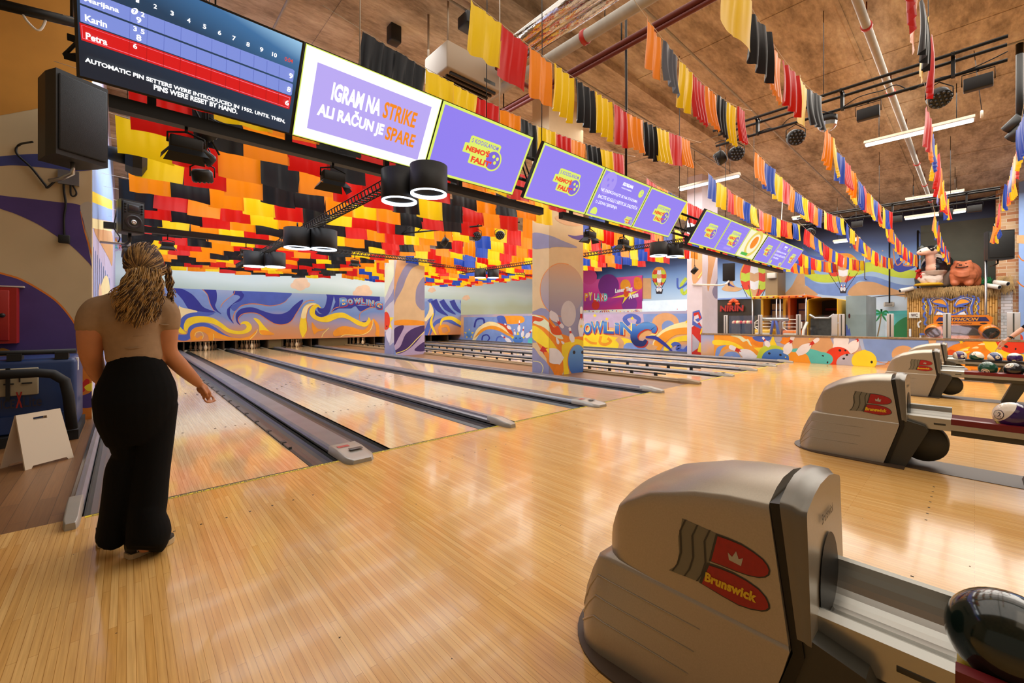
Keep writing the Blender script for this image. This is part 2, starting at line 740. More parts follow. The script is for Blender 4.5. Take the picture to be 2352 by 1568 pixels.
b = MB()
b.box(-7, XR, -6, FOUL, -0.2, 0, 'approach_wood')
b.box(-7, -0.285, FOUL, 7.6, -0.2, 0.0, 'walk_wood')
b.box(6.955, 8.24, FOUL, 22.0, -0.2, 0.0, 'walk_wood')
b.box(XR, 27.2, -6, 31, -0.2, 0, 'arcade_floor')
b.box(-0.285, 6.955, FOUL, 23, -0.24, -0.2, 'pit_black')
b.box(8.24, XR, FOUL, 23, -0.24, -0.2, 'pit_black')
rnd = random.Random(12)
for i in range(110):                                     # dark scuff specks on the approach
    x, y, r_ = rnd.uniform(-1, 12), rnd.uniform(-.5, 3.6), rnd.uniform(.002, .005)
    b.add([(x - r_, y, .0006), (x, y - r_, .0006), (x + r_ * 1.6, y, .0006), (x, y + r_, .0006)], [(0, 1, 2, 3)], 'pit_black')
for xm in (.6, 2.45, 4.1, 5.95):
    for k in range(-3, 4):
        for y in (.2, 3.2):
            b.add([(xm + k * .13 - .006, y, .0006), (xm + k * .13 + .006, y, .0006), (xm + k * .13 + .006, y + .012, .0006), (xm + k * .13 - .006, y + .012, .0006)], [(0, 1, 2, 3)], 'pit_black')
b.build('floor', kind='structure')

b = MB()
b.box(-7, 27.2, -6, 31, CEIL, CEIL + 0.3, 'ceiling_concrete')
for x in (2.6, 5.4, 8.2, 11.0, 13.8, 16.6, 19.4, 22.2):      # joints between the cast slabs
    b.box(x, x + 0.5, -6, 31, CEIL - 0.012, CEIL, 'ceiling_concrete')
b.box(-7, 27.2, 1.5, 1.56, CEIL - 0.02, CEIL, 'ceiling_concrete')
b.build('ceiling', kind='structure')
b = MB()
for y in (4.95, 13.2):
    b.box(-7, 27, y, y + 0.5, CEIL - 0.16, CEIL, 'ceiling_concrete')
b.build('trim_1', kind='structure')

# left wall: the painted end face and the long side beside the first lane
mat('wall_sand', '#c8b590', 0.75, var=0.06, vscale=2)
mat('wall_ochre', '#c88c36', 0.75, var=0.1, vscale=2)
mat('wall_purple', '#4c3b7c', 0.75, var=0.08, vscale=4)
mat('wall_blue', '#3c4488', 0.75, var=0.08, vscale=4)
mat('wall_orange', '#d87c24', 0.7, var=0.08, vscale=4)
mat('wall_grey', '#b4ada0', 0.75, var=0.06, vscale=4)
mat('wall_lav', '#c3bfe4', 0.6, var=0.15, vscale=2.5, vstretch=(1, 6, 0.5))
mat('wall_sky', '#8fb0ea', 0.6, var=0.06, vscale=3)
b = MB()
b.box(-7, XL, 7.6, 7.8, 0, CEIL, 'wall_sand')
b.box(XL - 0.2, XL, 7.8, 23, 0, CEIL, 'wall_lav')
k5 = lambda x, y: (x * .29787, 400 + y * .29787)
k1 = lambda x, y: (x * .29787, y * .29787)
a = Art(b, 'Y', 7.6, -1, k1, clip=((-7, XL), (7, 8), (0, CEIL)))
a.fill([(-400, -600), (720, -600), (720, 700), (500, 780), (270, 840), (0, 890), (-400, 900)], 'wall_ochre', False)
a.fill([(-200, 1215), (0, 1205), (180, 1190), (420, 1190), (560, 1230), (690, 1290), (700, 1310), (560, 1320), (420, 1300), (130, 1275), (0, 1280), (-200, 1290)], 'wall_blue')
a.cv = k5
a.fill([(-200, 120), (0, 162), (200, 185), (420, 212), (620, 240), (640, 340), (680, 560), (716, 745), (690, 690), (560, 560), (470, 500), (300, 390), (130, 310), (0, 265), (-200, 190)], 'wall_purple')
a.fill([(620, 240), (720, 255), (720, 700), (690, 520), (650, 380)], 'wall_grey')
a.stroke([(620, 285), (650, 430), (690, 560), (718, 650)], [4, 16], 'wall_orange')
a.fill([(-200, 700), (0, 765), (150, 810), (300, 890), (430, 980), (530, 1090), (590, 1190), (612, 1280), (590, 1400), (590, 1700), (-200, 1700)], 'wall_purple')
a.stroke([(-200, 696), (0, 761), (150, 806), (300, 886), (432, 976), (533, 1088), (594, 1188), (614, 1280)], 14, 'wall_orange')
a.fill([(0, 1345), (60, 1350), (130, 1390), (200, 1430), (0, 1430)], 'wall_ochre')
a.fill([(600, 1420), (760, 1420), (760, 2000), (600, 2000)], 'wall_orange', False)
a.fill([(620, 1640), (660, 1580), (690, 1590), (680, 1630), (640, 1680)], 'red_art')
a.fill([(650, 1640), (700, 1610), (730, 1620), (730, 1660), (680, 1670)], 'yellow')
a.fill([(610, 1720), (680, 1690), (760, 1650), (760, 1770), (680, 1800), (620, 1790)], 'wall_purple')
a = Art(b, 'X', XL, 1, k5, clip=((-1, 1), (7.6, 23), (0, CEIL)))
a.fill([(712, -600), (870, -600), (870, 240), (712, 130)], 'wall_sky', False)
a.fill([(712, 130), (866, 205), (866, 275), (712, 215)], 'yellow', False)
a.fill([(712, 215), (866, 275), (866, 365), (712, 335)], 'wall_sky', False)
a.fill([(730, 415), (800, 425), (866, 460), (866, 700), (840, 650), (790, 560), (740, 470)], 'tan_art')
a.fill([(712, 340), (866, 370), (866, 440), (712, 415)], 'cream', False)
for i in range(9):
    x = 724 + i * 15
    a.stroke([(x, 560 + i * 30), (x + 3, 900), (x, 1500)], [3, 5, 3], 'blue_soft')
a.fill([(770, 920), (800, 800), (830, 790), (850, 900), (830, 960)], 'cream')
a.fill([(760, 930), (770, 840), (785, 930)], 'cloud_pink')
b.build('wall_left', kind='structure')

# back wall above the pins: pale sky print with clouds and signs, then the masking board
grad('sky_print', 'Z', 2.2, 4.4, ((0, '#c3cdb0'), (0.22, '#cddfd4'), (0.45, '#d9e8e6'), (0.8, '#c8dce4'), (1, '#d5e2e8')), wob=0.5, wscale=0.35)
b = MB()
b.box(XL, 27.2, 23, 23.2, 0, CEIL, 'sky_print')
k6 = lambda x, y: (600 + x * .29787, 400 + y * .29787)
a = Art(b, 'Y', 23, -1, k6)


def cloud(a, x, y, w, m):
    for dx, dy, r in ((-.3, .12, .2), (-.1, -.05, .26), (.12, -.1, .28), (.32, .08, .2), (0, .14, .3)):
        a.dot(x + dx * w, y + dy * w, r * w, r * w * .8, m)


for x, y, w in ((300, 840, 150), (780, 900, 150), (1315, 890, 60), (1580, 950, 60), (-190, 640, 130), (-560, 660, 60), (500, 740, 60)):
    cloud(a, x, y, w, 'cloud_pink')
a.fill([(600, 760), (700, 745), (680, 690), (640, 660), (600, 690), (580, 730)], 'red_art')
a.fill([(-100, 1000), (-70, 980), (-30, 1000)], 'yellow')
a.fill([(90, 740), (0, 720), (-45, 700), (10, 690)], 'orange_art')
g0 = lambda x, y: P(*k6(x, y), 'Y', 22.985)
for s_, y in (('PLAY', 690), ('STATION', 730), ('SOBA', 774)):
    w = {'PLAY': 90, 'STATION': 160, 'SOBA': 105}[s_]
    o = g0(683, y)
    text(b, s_, 'red_art', o, g0(683 + w, y) - o, g0(683, y - 26) - o, bold=0.03)
gg = lambda x, y: P(*k5(x, y), 'Y', 22.985)
a.cv = k5
a.dot(1300, 560, 150, 40, 'pin_white')
o = gg(1190, 590)
text(b, 'MINI GOLF', 'green_sign', o, gg(1500, 600) - o, gg(1190, 540) - o, bold=0.04)
for s_, x, y, m_ in (('H', 850, 530, 'teal_art'), ('A', 880, 528, 'orange_art'), ('P', 915, 526, 'blue_soft'), ('P', 950, 522, 'green_art'), ('Y', 985, 515, 'yellow'),
                     ('L', 850, 580, 'red_art'), ('A', 882, 578, 'teal_art'), ('N', 920, 575, 'red_art'), ('D', 965, 570, 'green_art')):
    a.dot(x + 12, y - 15, 30, 30, 'mauve')
for s_, x, y, m_ in (('A', 880, 528, 'orange_art'), ('P', 915, 526, 'blue_soft'), ('P', 950, 522, 'green_art'), ('Y', 985, 515, 'yellow'),
                     ('A', 882, 578, 'teal_art'), ('N', 920, 575, 'red_art'), ('D', 965, 570, 'green_art')):
    o = P(*k5(x, y), 'Y', 22.98)
    text(b, s_, m_, o, P(*k5(x + 28, y), 'Y', 22.98) - o, P(*k5(x, y - 36), 'Y', 22.98) - o, bold=0.05)
b.build('wall_back', kind='structure')

# masking board over the pins, with its wave print
grad('wave_print', 'Z', 0.4, 2.56, ((0, '#d8925a'), (0.2, '#c99a78'), (0.38, '#a9a0bc'), (0.6, '#6f96d8'), (0.85, '#86aae2'), (1, '#9db4e0')), wob=0.35, wscale=0.5)
b = MB()
b.box(XL + .005, 15.4, BACK, BACK + 0.06, 0.40, 2.56, 'wave_print')
kw = lambda x, y: (390 + x * .21259, 640 + y * .21259)
a = Art(b, 'Y', BACK, -1, kw, clip=((XL, 15.4), (20, 23), (0.405, 2.555)))
DB, MBl, SB, PB = 'blue_deep', 'blue_mid', 'blue_soft', 'blue_pale'
a.fill([(-200, 80), (60, 95), (330, 110), (480, 250), (500, 360), (300, 350), (120, 310), (-200, 200)], SB, False)
a.fill([(0, 85), (110, 100), (230, 160), (300, 230), (370, 310), (500, 362), (330, 355), (210, 330), (140, 230), (60, 140)], DB)
a.fill([(325, 98), (420, 100), (485, 103), (508, 160), (505, 240), (490, 290), (520, 345), (570, 388), (500, 350), (455, 310), (425, 220), (390, 150)], DB)
a.stroke([(345, 105), (405, 170), (435, 270), (480, 350)], 6, 'line_orange')
a.fill([(700, 118), (810, 122), (800, 190), (760, 240), (680, 280), (650, 340), (660, 420), (692, 485), (640, 430), (618, 370), (630, 300), (680, 230), (740, 190), (690, 170)], DB)
a.stroke([(702, 118), (690, 165), (590, 245), (550, 310), (570, 388)], 7, 'line_orange')
a.fill([(560, 388), (545, 320), (600, 245), (690, 175), (760, 200), (680, 270), (620, 330), (610, 390), (680, 480), (600, 430)], SB)
a.stroke([(1287, 140), (1270, 220), (1200, 270), (1080, 292), (960, 275), (860, 272), (760, 300), (700, 370), (680, 450)], 8, 'line_orange')
a.fill([(810, 122), (1287, 140), (1270, 220), (1200, 268), (1080, 290), (960, 270), (860, 268), (770, 290), (700, 350), (660, 300), (760, 240), (805, 180)], MBl)
a.fill([(770, 505), (725, 470), (712, 400), (740, 345), (800, 315), (900, 310), (1000, 345), (1100, 375), (1200, 380), (1280, 350), (1340, 290), (1420, 230), (1440, 240),
        (1390, 330), (1350, 410), (1300, 470), (1220, 495), (1140, 490), (1060, 450), (980, 390), (900, 372), (820, 375), (760, 410), (740, 460)], DB)
a.stroke([(768, 502), (738, 440), (780, 385), (870, 368), (960, 382), (1060, 445), (1140, 488), (1230, 495), (1310, 460), (1370, 370), (1440, 270), (1500, 235), (1560, 235)], 7, 'line_orange')
a.fill([(100, 290), (130, 310), (300, 352), (180, 395), (120, 450), (105, 520), (85, 430), (95, 350)], 'cream')
a.fill([(110, 540), (105, 480), (130, 420), (200, 375), (330, 360), (480, 370), (420, 400), (330, 405), (240, 420), (170, 470), (150, 540)], MBl)
a.fill([(175, 570), (150, 520), (180, 440), (260, 408), (360, 405), (470, 425), (560, 480), (640, 540), (720, 562), (800, 555), (830, 520), (810, 490), (765, 490), (790, 462), (840, 462),
        (880, 500), (880, 550), (820, 590), (720, 598), (620, 575), (520, 510), (420, 475), (300, 475), (220, 510)], 'yellow')
a.fill([(60, 540), (90, 500), (150, 560), (180, 590), (120, 590)], 'yellow')
a.fill([(180, 600), (210, 520), (300, 480), (400, 480), (500, 530), (600, 600), (700, 635), (820, 640), (700, 650), (480, 620), (380, 530), (290, 520), (240, 560), (225, 640), (150, 670), (50, 640), (60, 600)], MBl)
a.fill([(230, 660), (222, 580), (270, 530), (360, 515), (450, 540), (540, 590), (640, 625), (760, 640), (860, 620), (930, 560), (948, 560), (920, 610), (860, 655), (640, 662), (480, 640), (470, 662), (425, 664), (410, 610),
        (360, 575), (300, 580), (275, 620), (300, 640), (335, 615), (360, 625), (345, 655), (280, 664)], 'orange_art')
a.stroke([(270, 620), (285, 580), (340, 575), (362, 615), (350, 650)], 5, 'line_yellow')
a.stroke([(468, 595), (478, 630), (470, 662)], 5, 'line_yellow')
a.stroke([(948, 545), (930, 590), (865, 655)], 6, 'line_yellow')
a.fill([(905, 428), (960, 440), (1020, 510), (1080, 570), (1130, 600), (1010, 605), (970, 580), (960, 500)], 'yellow')
a.fill([(970, 560), (1050, 560), (1130, 600), (1010, 606)], 'orange_art')
a.fill([(1605, 285), (1560, 262), (1490, 272), (1440, 320), (1420, 400), (1400, 530), (1440, 640), (1480, 560), (1475, 420), (1490, 330), (1530, 285)], 'yellow')
a.fill([(1600, 280), (1550, 265), (1470, 290), (1430, 350), (1420, 420), (1470, 420), (1490, 330), (1530, 288)], 'cream')
a.stroke([(1605, 290), (1540, 288), (1495, 330), (1475, 430), (1490, 540), (1440, 640)], 7, 'line_orange')
a.fill([(1640, 330), (1600, 305), (1570, 340), (1580, 390), (1640, 415), (1720, 390), (1790, 370), (1880, 368), (1960, 410), (2060, 460), (2110, 470), (2140, 440), (2150, 415), (2170, 460), (2120, 515), (2030, 500),
        (1930, 440), (1850, 420), (1780, 440), (1700, 470), (1600, 455), (1530, 410), (1508, 350), (1540, 295), (1600, 275)], 'yellow')
a.fill([(1600, 340), (1600, 310), (1650, 320), (1680, 290), (1700, 200), (1690, 160), (1770, 165), (1750, 280), (1720, 370), (1660, 410), (1610, 410), (1570, 380), (1575, 340), (1610, 375), (1650, 380), (1620, 365)], DB)
a.fill([(1770, 165), (2270, 185), (2270, 260), (2100, 260), (1990, 300), (1960, 320), (1830, 320), (1745, 360), (1790, 250)], DB, False)
a.fill([(2270, 330), (2180, 330), (2100, 370), (2085, 430), (2120, 460), (2145, 430), (2110, 470), (2060, 450), (2000, 360), (1920, 310), (2000, 290), (2060, 350), (2150, 310), (2270, 290)], DB)
a.fill([(1540, 470), (1600, 540), (1700, 545), (1600, 570), (1560, 600), (1535, 520)], 'orange_art')
a.fill([(1770, 570), (1850, 515), (1960, 520), (2060, 550), (2120, 540), (2170, 460), (2195, 440), (2190, 500), (2140, 590), (2000, 600), (1860, 610), (1780, 620)], 'orange_art')
a.fill([(2195, 430), (2240, 470), (2262, 520), (2262, 620), (2220, 600), (2230, 540)], 'orange_art')
a.stroke([(1720, 530), (1660, 590), (1642, 632)], 7, 'line_yellow')
a.stroke([(1845, 630), (1900, 605), (2050, 610), (2150, 570), (2190, 500), (2195, 440)], 7, 'line_yellow')
a.stroke([(1745, 365), (1780, 320), (1850, 300)], 6, 'line_orange')
a.stroke([(2050, 440), (2060, 370), (2150, 320), (2240, 300)], 6, 'line_orange')
# continuation of the waves on the far half of the board
a.cv = k6
for q, m_, w in (([(1262, 1250), (1290, 1170), (1330, 1060), (1310, 980), (1290, 960)], MBl, [40, 26, 40]), ([(1262, 1130), (1310, 1060), (1300, 990)], 'cream', [20, 40, 6]),
                 ([(1330, 970), (1370, 1040), (1440, 1090)], DB, [50, 40, 4]), ([(1390, 970), (1430, 1030), (1500, 1080)], DB, [40, 40, 4]),
                 ([(1470, 970), (1500, 1030), (1560, 1080)], DB, [40, 36, 4]), ([(1550, 975), (1590, 1060), (1560, 1110)], MBl, [40, 40, 6]),
                 ([(1300, 1240), (1340, 1150), (1420, 1120), (1500, 1150), (1590, 1190)], MBl, [10, 30, 30, 20]),
                 ([(1380, 1170), (1400, 1120), (1470, 1110), (1540, 1150), (1592, 1160)], 'yellow', [6, 26, 30, 20]),
                 ([(1440, 1240), (1390, 1230), (1380, 1180), (1430, 1170), (1450, 1210), (1420, 1220)], 'orange_art', [26, 26, 20, 6]),
                 ([(1330, 1070), (1310, 1150), (1350, 1240)], 'yellow', [6, 22, 10])):
    a.stroke(q, w, m_)
a.dot(1272, 1005, 16, 26, SB)
# painted BOWLING lettering
grad('bowl_print', 'Z', 1.75, 2.45, ((0, '#14204c'), (0.45, '#2f62c0'), (0.8, '#7db4ec'), (1, '#1f3c96')))


def bowling(mbx, axis, val, sgn, cv, letters, m1, m2):
    for dep, m_, dx, dy, bo in ((0.016, m2, 5, 7, 0.07), (0.0175, 'line_yellow', -2, -2, 0.07), (0.019, m1, 0, 0, 0.035)):
        v = val + sgn * dep
        for ch, x, y, w, h, sk in letters:
            o = P(*cv(x + dx, y + dy), axis, v)
            text(mbx, ch, m_, o, P(*cv(x + w + dx, y + sk + dy), axis, v) - o, P(*cv(x + dx, y - h + dy), axis, v) - o, bold=bo)


bowling(b, 'Y', BACK, -1, kw, [('B', 1835, 305, 90, 95, -10), ('O', 1925, 278, 55, 62, 0), ('W', 1985, 270, 80, 60, 0), ('L', 2068, 272, 45, 66, 6), ('i', 2122, 280, 22, 60, 4),
                               ('N', 2150, 292, 60, 66, 10), ('G', 2215, 320, 80, 80, 10)], 'bowl_print', 'red_art')
b.build('trim_2', kind='structure')
# ---------------------------------------------------------------- lanes, gutters, dividers, pins
mat('gutter_grey', '#3a403e', 0.28, 0.0, var=0.15, vscale=3, spec=0.7)
mat('cap_grey', '#8e8e94', 0.3, 0.5, var=0.12, vscale=5)
mat('plate_grey', '#84858a', 0.28, 0.5, var=0.14, vscale=3)
mat('nose_grey', '#a49f94', 0.3, 0.2)
mat('cap_tan', '#8f7550', 0.45)
mat('bumper_black', '#17191a', 0.4)
mat('tape_yellow', '#e8cf1c', 0.5)
mat('sticker_red', '#b03a2a', 0.5)
mat('lane_ink', '#2a221c', 0.4)
ORD = ('first', 'second', 'third', 'fourth', 'fifth', 'sixth', 'seventh', 'eighth')
LANE = [(.067, 1.16), (1.91, 3.0), (3.575, 4.68), (5.42, 6.52), (8.63, 9.72), (10.36, 11.35), (11.85, 12.85), (13.4, 14.4)]
for i, (x0, x1) in enumerate(LANE):
    b = MB()
    b.box(x0, x1, FOUL + .02, 22.7, -0.12, 0, 'lane_wood')
    b.box(x0, x1, FOUL, FOUL + .02, -0.12, 0.0, 'rubber')
    w = x1 - x0
    for k in range(7):                                    # aiming arrows
        t = (k + 1) / 8
        x, y = x0 + w * t, FOUL + 4.75 - abs(k - 3) * -0.0 + (0.75 - abs(k - 3) * 0.25)
        b.add([(x - .018, y, .001), (x + .018, y, .001), (x, y + .15, .001)], [(0, 1, 2)], 'lane_ink')
    for k in range(10):                                   # dots
        if k in (0, 1, 2, 3, 4, 5, 6, 7, 8, 9) and k not in (4, 5):
            x = x0 + w * (k + 1) / 11
            b.add([(x - .009, FOUL + 2.1, .001), (x + .009, FOUL + 2.1, .001), (x + .009, FOUL + 2.13, .001), (x - .009, FOUL + 2.13, .001)], [(0, 1, 2, 3)], 'lane_ink')
    b.build('bowling_lane', label='%s bowling lane counted from the painted left wall, pale maple boards' % ORD[i], cat='lane', group='bowling lanes')


def gutter(x0, x1):
    b = MB()
    n = 10
    r = (x1 - x0) / 2
    pr = [(x0 + r - r * math.cos(math.pi * k / n), -0.012 - min(r, .085) * math.sin(math.pi * k / n)) for k in range(n + 1)]
    pr = [(x0, 0.0)] + pr + [(x1, 0.0)] + [(x1, -.15), (x0, -.15)]
    b.prism(pr, 'Y', FOUL + .01, 22.6, 'gutter_grey')
    return b


GUT = [(-.205, .062), (1.165, 1.41), (1.67, 1.905), (3.005, 3.275), (3.41, 3.57), (4.685, 4.98), (5.25, 5.415), (6.525, 6.79),
       (8.44, 8.625), (9.725, 9.95), (10.15, 10.355), (11.355, 11.5), (11.65, 11.845), (12.855, 13.0), (13.2, 13.395), (14.405, 14.6)]
for i, (x0, x1) in enumerate(GUT):
    side = ('left', 'right')[i % 2]
    o = gutter(x0, x1).build('lane_gutter', label='dark grey gutter channel along the %s edge of the %s bowling lane' % (side, ORD[i // 2]), cat='gutter', group='lane gutters')
    if i in (1, 8, 10):                                  # bumper rail with its black brackets
        xe = x0 if i == 1 else x1 - .03
        up = 0.0 if i == 1 else 0.09
        q = MB()
        q.box(xe, xe + .03, 4.5, 21.0, -.005 + up, .02 + up, 'gutter_grey')
        for k in range(27):
            y = 4.7 + k * .6
            q.box(xe - .004, xe + .034, y, y + .07, -.05, .026 + up, 'bumper_black')
        q.build('bumper_rail', o)


def nose(b, x0, x1, zt, m, y0=3.66, y1=4.0):
    """rounded end casting that slopes down onto the approach"""
    xm, hw = (x0 + x1) / 2, (x1 - x0) / 2
    nu, nv = 10, 12

    def fn(u, v):
        y = y0 + (y1 - y0) * v
        z = zt * (0.55 + 0.45 * min(1, v * 1.5)) if v > 0 else 0.5 * zt
        wd = hw * (1.0 if v > .2 else math.sqrt(max(.15, 1 - ((.2 - v) / .2) ** 2 * .6)))
        a = -1 + 2 * u
        if abs(a) > .82:
            return Vector((xm + wd * (1 if a > 0 else -1), y, 0.0 if abs(a) > .95 else z * .75))
        return Vector((xm + wd * a / .82 * .93, y, z))
    b.grid(fn, nu, nv, m)
    f = [fn(k / nu, 0) for k in range(nu + 1)]
    b.add(f, [tuple(range(nu + 1))], m)


CAPS = [(-.285, -.21, 'cap_grey', 'narrow grey divider cap along the painted left wall'), (1.415, 1.665, 'plate_grey', 'wide grey ball track cover between the first and second lanes'),
        (3.28, 3.405, 'cap_grey', 'narrow grey divider cap between the second and third lanes'), (4.985, 5.245, 'plate_grey', 'wide grey ball track cover between the third and fourth lanes'),
        (6.795, 6.95, 'cap_grey', 'grey divider cap between the fourth lane and the brown pillar walkway'), (8.245, 8.435, 'cap_tan', 'tan divider cap on the far side of the brown pillar walkway'),
        (9.955, 10.145, 'plate_grey', 'grey ball track cover between the fifth and sixth lanes'), (11.505, 11.645, 'cap_grey', 'narrow grey divider cap between the sixth and seventh lanes'),
        (13.005, 13.195, 'plate_grey', 'grey ball track cover between the seventh and eighth lanes'), (14.605, 14.75, 'cap_grey', 'grey divider cap between the eighth lane and the low painted wall')]
for x0, x1, m_, lb in CAPS:
    wide = 'plate' in m_
    zt = .055 if wide else .07
    rt = root('lane_divider', ((x0 + x1) / 2, 4, 0), lb, 'divider', 'lane dividers')
    b = MB()
    e = .02
    if wide:
        pr = [(x0, -.15), (x0, .02), (x0 + .012, .04), (x0 + .03, zt), (x1 - .03, zt), (x1 - .012, .04), (x1, .02), (x1, -.15)]
    else:
        pr = [(x0, -.15), (x0, .03), (x0 + e, .045), (x0 + e + .01, zt), (x1 - e - .01, zt), (x1 - e, .045), (x1, .03), (x1, -.15)]
    b.prism(pr, 'Y', 4.0, 22.6, m_)
    b.build('cover', rt)
    b = MB()
    nose(b, x0 - (.01 if wide else 0), x1 + (.01 if wide else 0), zt + .012, 'nose_grey' if m_ != 'cap_tan' else 'cap_tan', 3.64, 4.0 + (.12 if wide else .05))
    ec = b.build('end_cap', rt)
    if wide:
        b = MB()
        xm = (x0 + x1) / 2
        z = zt + .0135
        b.box(xm - .085, xm + .02, 3.98, 4.04, z, z + .001, 'sticker_red')
        b.build('sticker', ec, label='red warning sticker')
        b = MB()
        b.rbox(xm - .03, xm + .09, 3.84, 3.9, z, z + .004, 'gutter_grey', .002)
        b.build('button', ec)

# foul line tape, one run per lane
for i, (x0, x1) in enumerate(LANE):
    a0, a1 = GUT[2 * i][0] + .01, GUT[2 * i + 1][1] - .01
    b = MB()
    b.box(a0, a1, FOUL - .035, FOUL - .002, .0005, .0015, 'tape_yellow')
    b.box(a0, a1, FOUL - .002, FOUL + .006, .0005, .0016, 'rubber')
    if i < 4:
        text(b, 'OILY BOWLING LANES! SLIP HAZARD! BOWLING AT YOUR OWN RISK!', 'ink_dark', (a0 + .03, FOUL - .03, .002), (a1 - a0 - .06, 0, 0), (0, .022, 0), bold=.03, spacing=1.1)
    b.build('foul_line_tape', label='yellow warning tape along the foul line of the %s lane' % ORD[i], cat='tape', group='foul line tapes')

# pin decks
mat('pin_ivory', '#d8c8a4', 0.35)
mat('pit_wood', '#4a3a22', 0.6)
mat('pit_panel', '#6b5c34', 0.6)
b = MB()
b.box(XL, 15.4, 22.85, 22.95, 0, 1.2, 'pit_black')
b.box(XL, 15.4, BACK + .06, 22.95, 0.62, 0.64, 'pit_black')
for x in (-.28, .0, 1.36, 1.70, 3.06, 3.5, 4.75, 5.35, 6.6, 6.95, 8.5, 9.8, 10.3, 11.4, 11.8, 12.9, 13.3, 14.5):
    b.box(x, x + .05, BACK + .1, 22.9, 0, .62, 'pit_wood')
b.box(4.78, 5.34, BACK + .12, BACK + .2, 0, .62, 'pit_panel')
b.box(6.98, 8.4, BACK + .12, BACK + .2, 0, .62, 'pit_panel')
b.build('pin_deck_housing', label='dark pinsetter housing under the painted wave board at the end of the lanes', cat='pinsetter', kind='structure')
PROF = [(.001, 0), (.026, 0), (.031, .02), (.045, .06), (.057, .10), (.0605, .125), (.056, .155), (.042, .20), (.028, .235), (.0225, .258), (.0232, .28), (.028, .31), (.0318, .335), (.030, .357), (.02, .375), (.001, .381)]
b = MB()
b.lathe(PROF, (0, 0, 0), 'pin_ivory', 16)
s0 = MB()
s0.lathe([(.0262, .24), (.0239, .248)], (0, 0, 0), 'red_art', 16)
s0.lathe([(.0238, .27), (.0246, .278)], (0, 0, 0), 'red_art', 16)
first = None
for i in range(5):
    x0, x1 = LANE[i]
    xm = (x0 + x1) / 2
    for r in range(4):
        for k in range(r + 1):
            if first is None:
                first = b.build('bowling_pin')
                s0.build('stripe', first)
                o = first
            else:
                o = copy_tree(first)
            o.location = (xm + (k - r / 2) * .29, 21.72 + r * .25, 0)
            tag(o, 'white bowling pin standing at the end of the %s lane from the left' % ORD[i], 'bowling pin', 'pins at the end of the %s lane' % ORD[i])
# ---------------------------------------------------------------- painted pillars
k6 = lambda x, y: (600 + x * .29787, 400 + y * .29787)
k7 = lambda x, y: (1100 + x * .29787, 400 + y * .29787)
k8 = lambda x, y: (1652 + x * .29787, 400 + y * .29787)
mat('pillar_sand', '#d9c096', 0.6, var=0.06, vscale=3)
mat('pillar_lilac', '#c4bfc8', 0.6, var=0.05, vscale=3)
mat('pillar_slate', '#8f90b4', 0.6, var=0.06, vscale=3)
mat('pillar_white', '#d9d6e6', 0.6, var=0.04, vscale=3)
mat('flame_orange', '#ee8c1e', 0.5, var=.12, vscale=5)
mat('flame_red', '#d8501a', 0.5, var=.1, vscale=5)
mat('pale_green', '#e2ecc8', 0.5)
grad('globe_print', 'Z', 1.2, 3.6, ((0, '#8a8ab4'), (0.35, '#b0a2a0'), (0.7, '#d9a060'), (1, '#e2a860')))
grad('ball_print', 'Z', 0.0, 1.0, ((0, '#3a6cc0'), (0.5, '#5c98dc'), (1, '#8cc0ee')))

b = MB()
X0, X1, Y0, Y1 = 7.05, 8.29, 13.96, 14.7
b.box(X0, X1, Y0, Y1, 0, CEIL, 'pillar_lilac')
a = Art(b, 'Y', Y0, -1, k6, clip=((X0, X1), (0, 30), (0, CEIL)))
a.fill([(1022, 1010), (1060, 930), (1100, 800), (1160, 710), (1262, 680), (1262, 1040), (1022, 1070)], 'pillar_sand', False)
a.fill([(1022, 900), (1040, 700), (1080, 585), (1150, 552), (1262, 590), (1262, 690), (1180, 700), (1120, 740), (1095, 840), (1050, 950), (1022, 1010)], 'tan_art')
a.fill([(1022, 1010), (1036, 880), (1070, 780), (1130, 690), (1262, 640), (1262, 690), (1170, 720), (1120, 800), (1090, 880), (1040, 970)], 'pillar_slate')
a.fill([(1200, 1010), (1190, 940), (1205, 860), (1262, 800), (1262, 1040)], 'pillar_slate')
a.fill([(1022, 1050), (1120, 1035), (1262, 1050), (1262, 1170), (1022, 1160)], 'pillar_sand', False)
a.fill([(1000, 1140), (1100, 1120), (1262, 1135), (1262, 1160), (1120, 1165), (1010, 1160)], 'orange_art')
a.fill([(1022, 1165), (1262, 1165), (1262, 1420), (1022, 1420)], 'mauve', False)
a.fill([(1022, 1200), (1080, 1165), (1100, 1180), (1060, 1260), (1022, 1320)], 'purple_dark')
a.fill([(1005, 1375), (1070, 1330), (1110, 1240), (1170, 1190), (1262, 1165), (1262, 1200), (1200, 1290), (1120, 1360), (1050, 1385)], 'purple_dark')
a.fill([(1180, 1355), (1262, 1290), (1262, 1360)], 'purple_dark')
a.stroke([(1022, 1385), (1120, 1350), (1200, 1270), (1262, 1210)], 6, 'line_yellow')
a.fill([(1022, 1320), (1040, 1390), (1100, 1400), (1262, 1400), (1262, 1420), (1022, 1420)], 'blue_soft', False)
a = Art(b, 'X', X0, -1, k6, clip=((0, 9), (Y0, Y1), (0, CEIL)))
a.fill([(900, 980), (930, 820), (960, 700), (1025, 560), (1025, 760), (990, 860), (950, 960), (900, 1040)], 'pale_green')
a.fill([(940, 1020), (1000, 930), (1025, 880), (1025, 960), (985, 1000), (940, 1050)], 'pillar_slate')
a.star(962, 1130, 85, 'yellow')
a.dot(962, 1130, 31, 70, 'ball_red')
a.dot(945, 1165, 4, 7, 'hole_dark')
a.dot(968, 1172, 4, 7, 'hole_dark')
a.fill([(905, 1225), (960, 1215), (985, 1260), (990, 1320), (1025, 1300), (1025, 1410), (905, 1410)], 'pillar_slate')
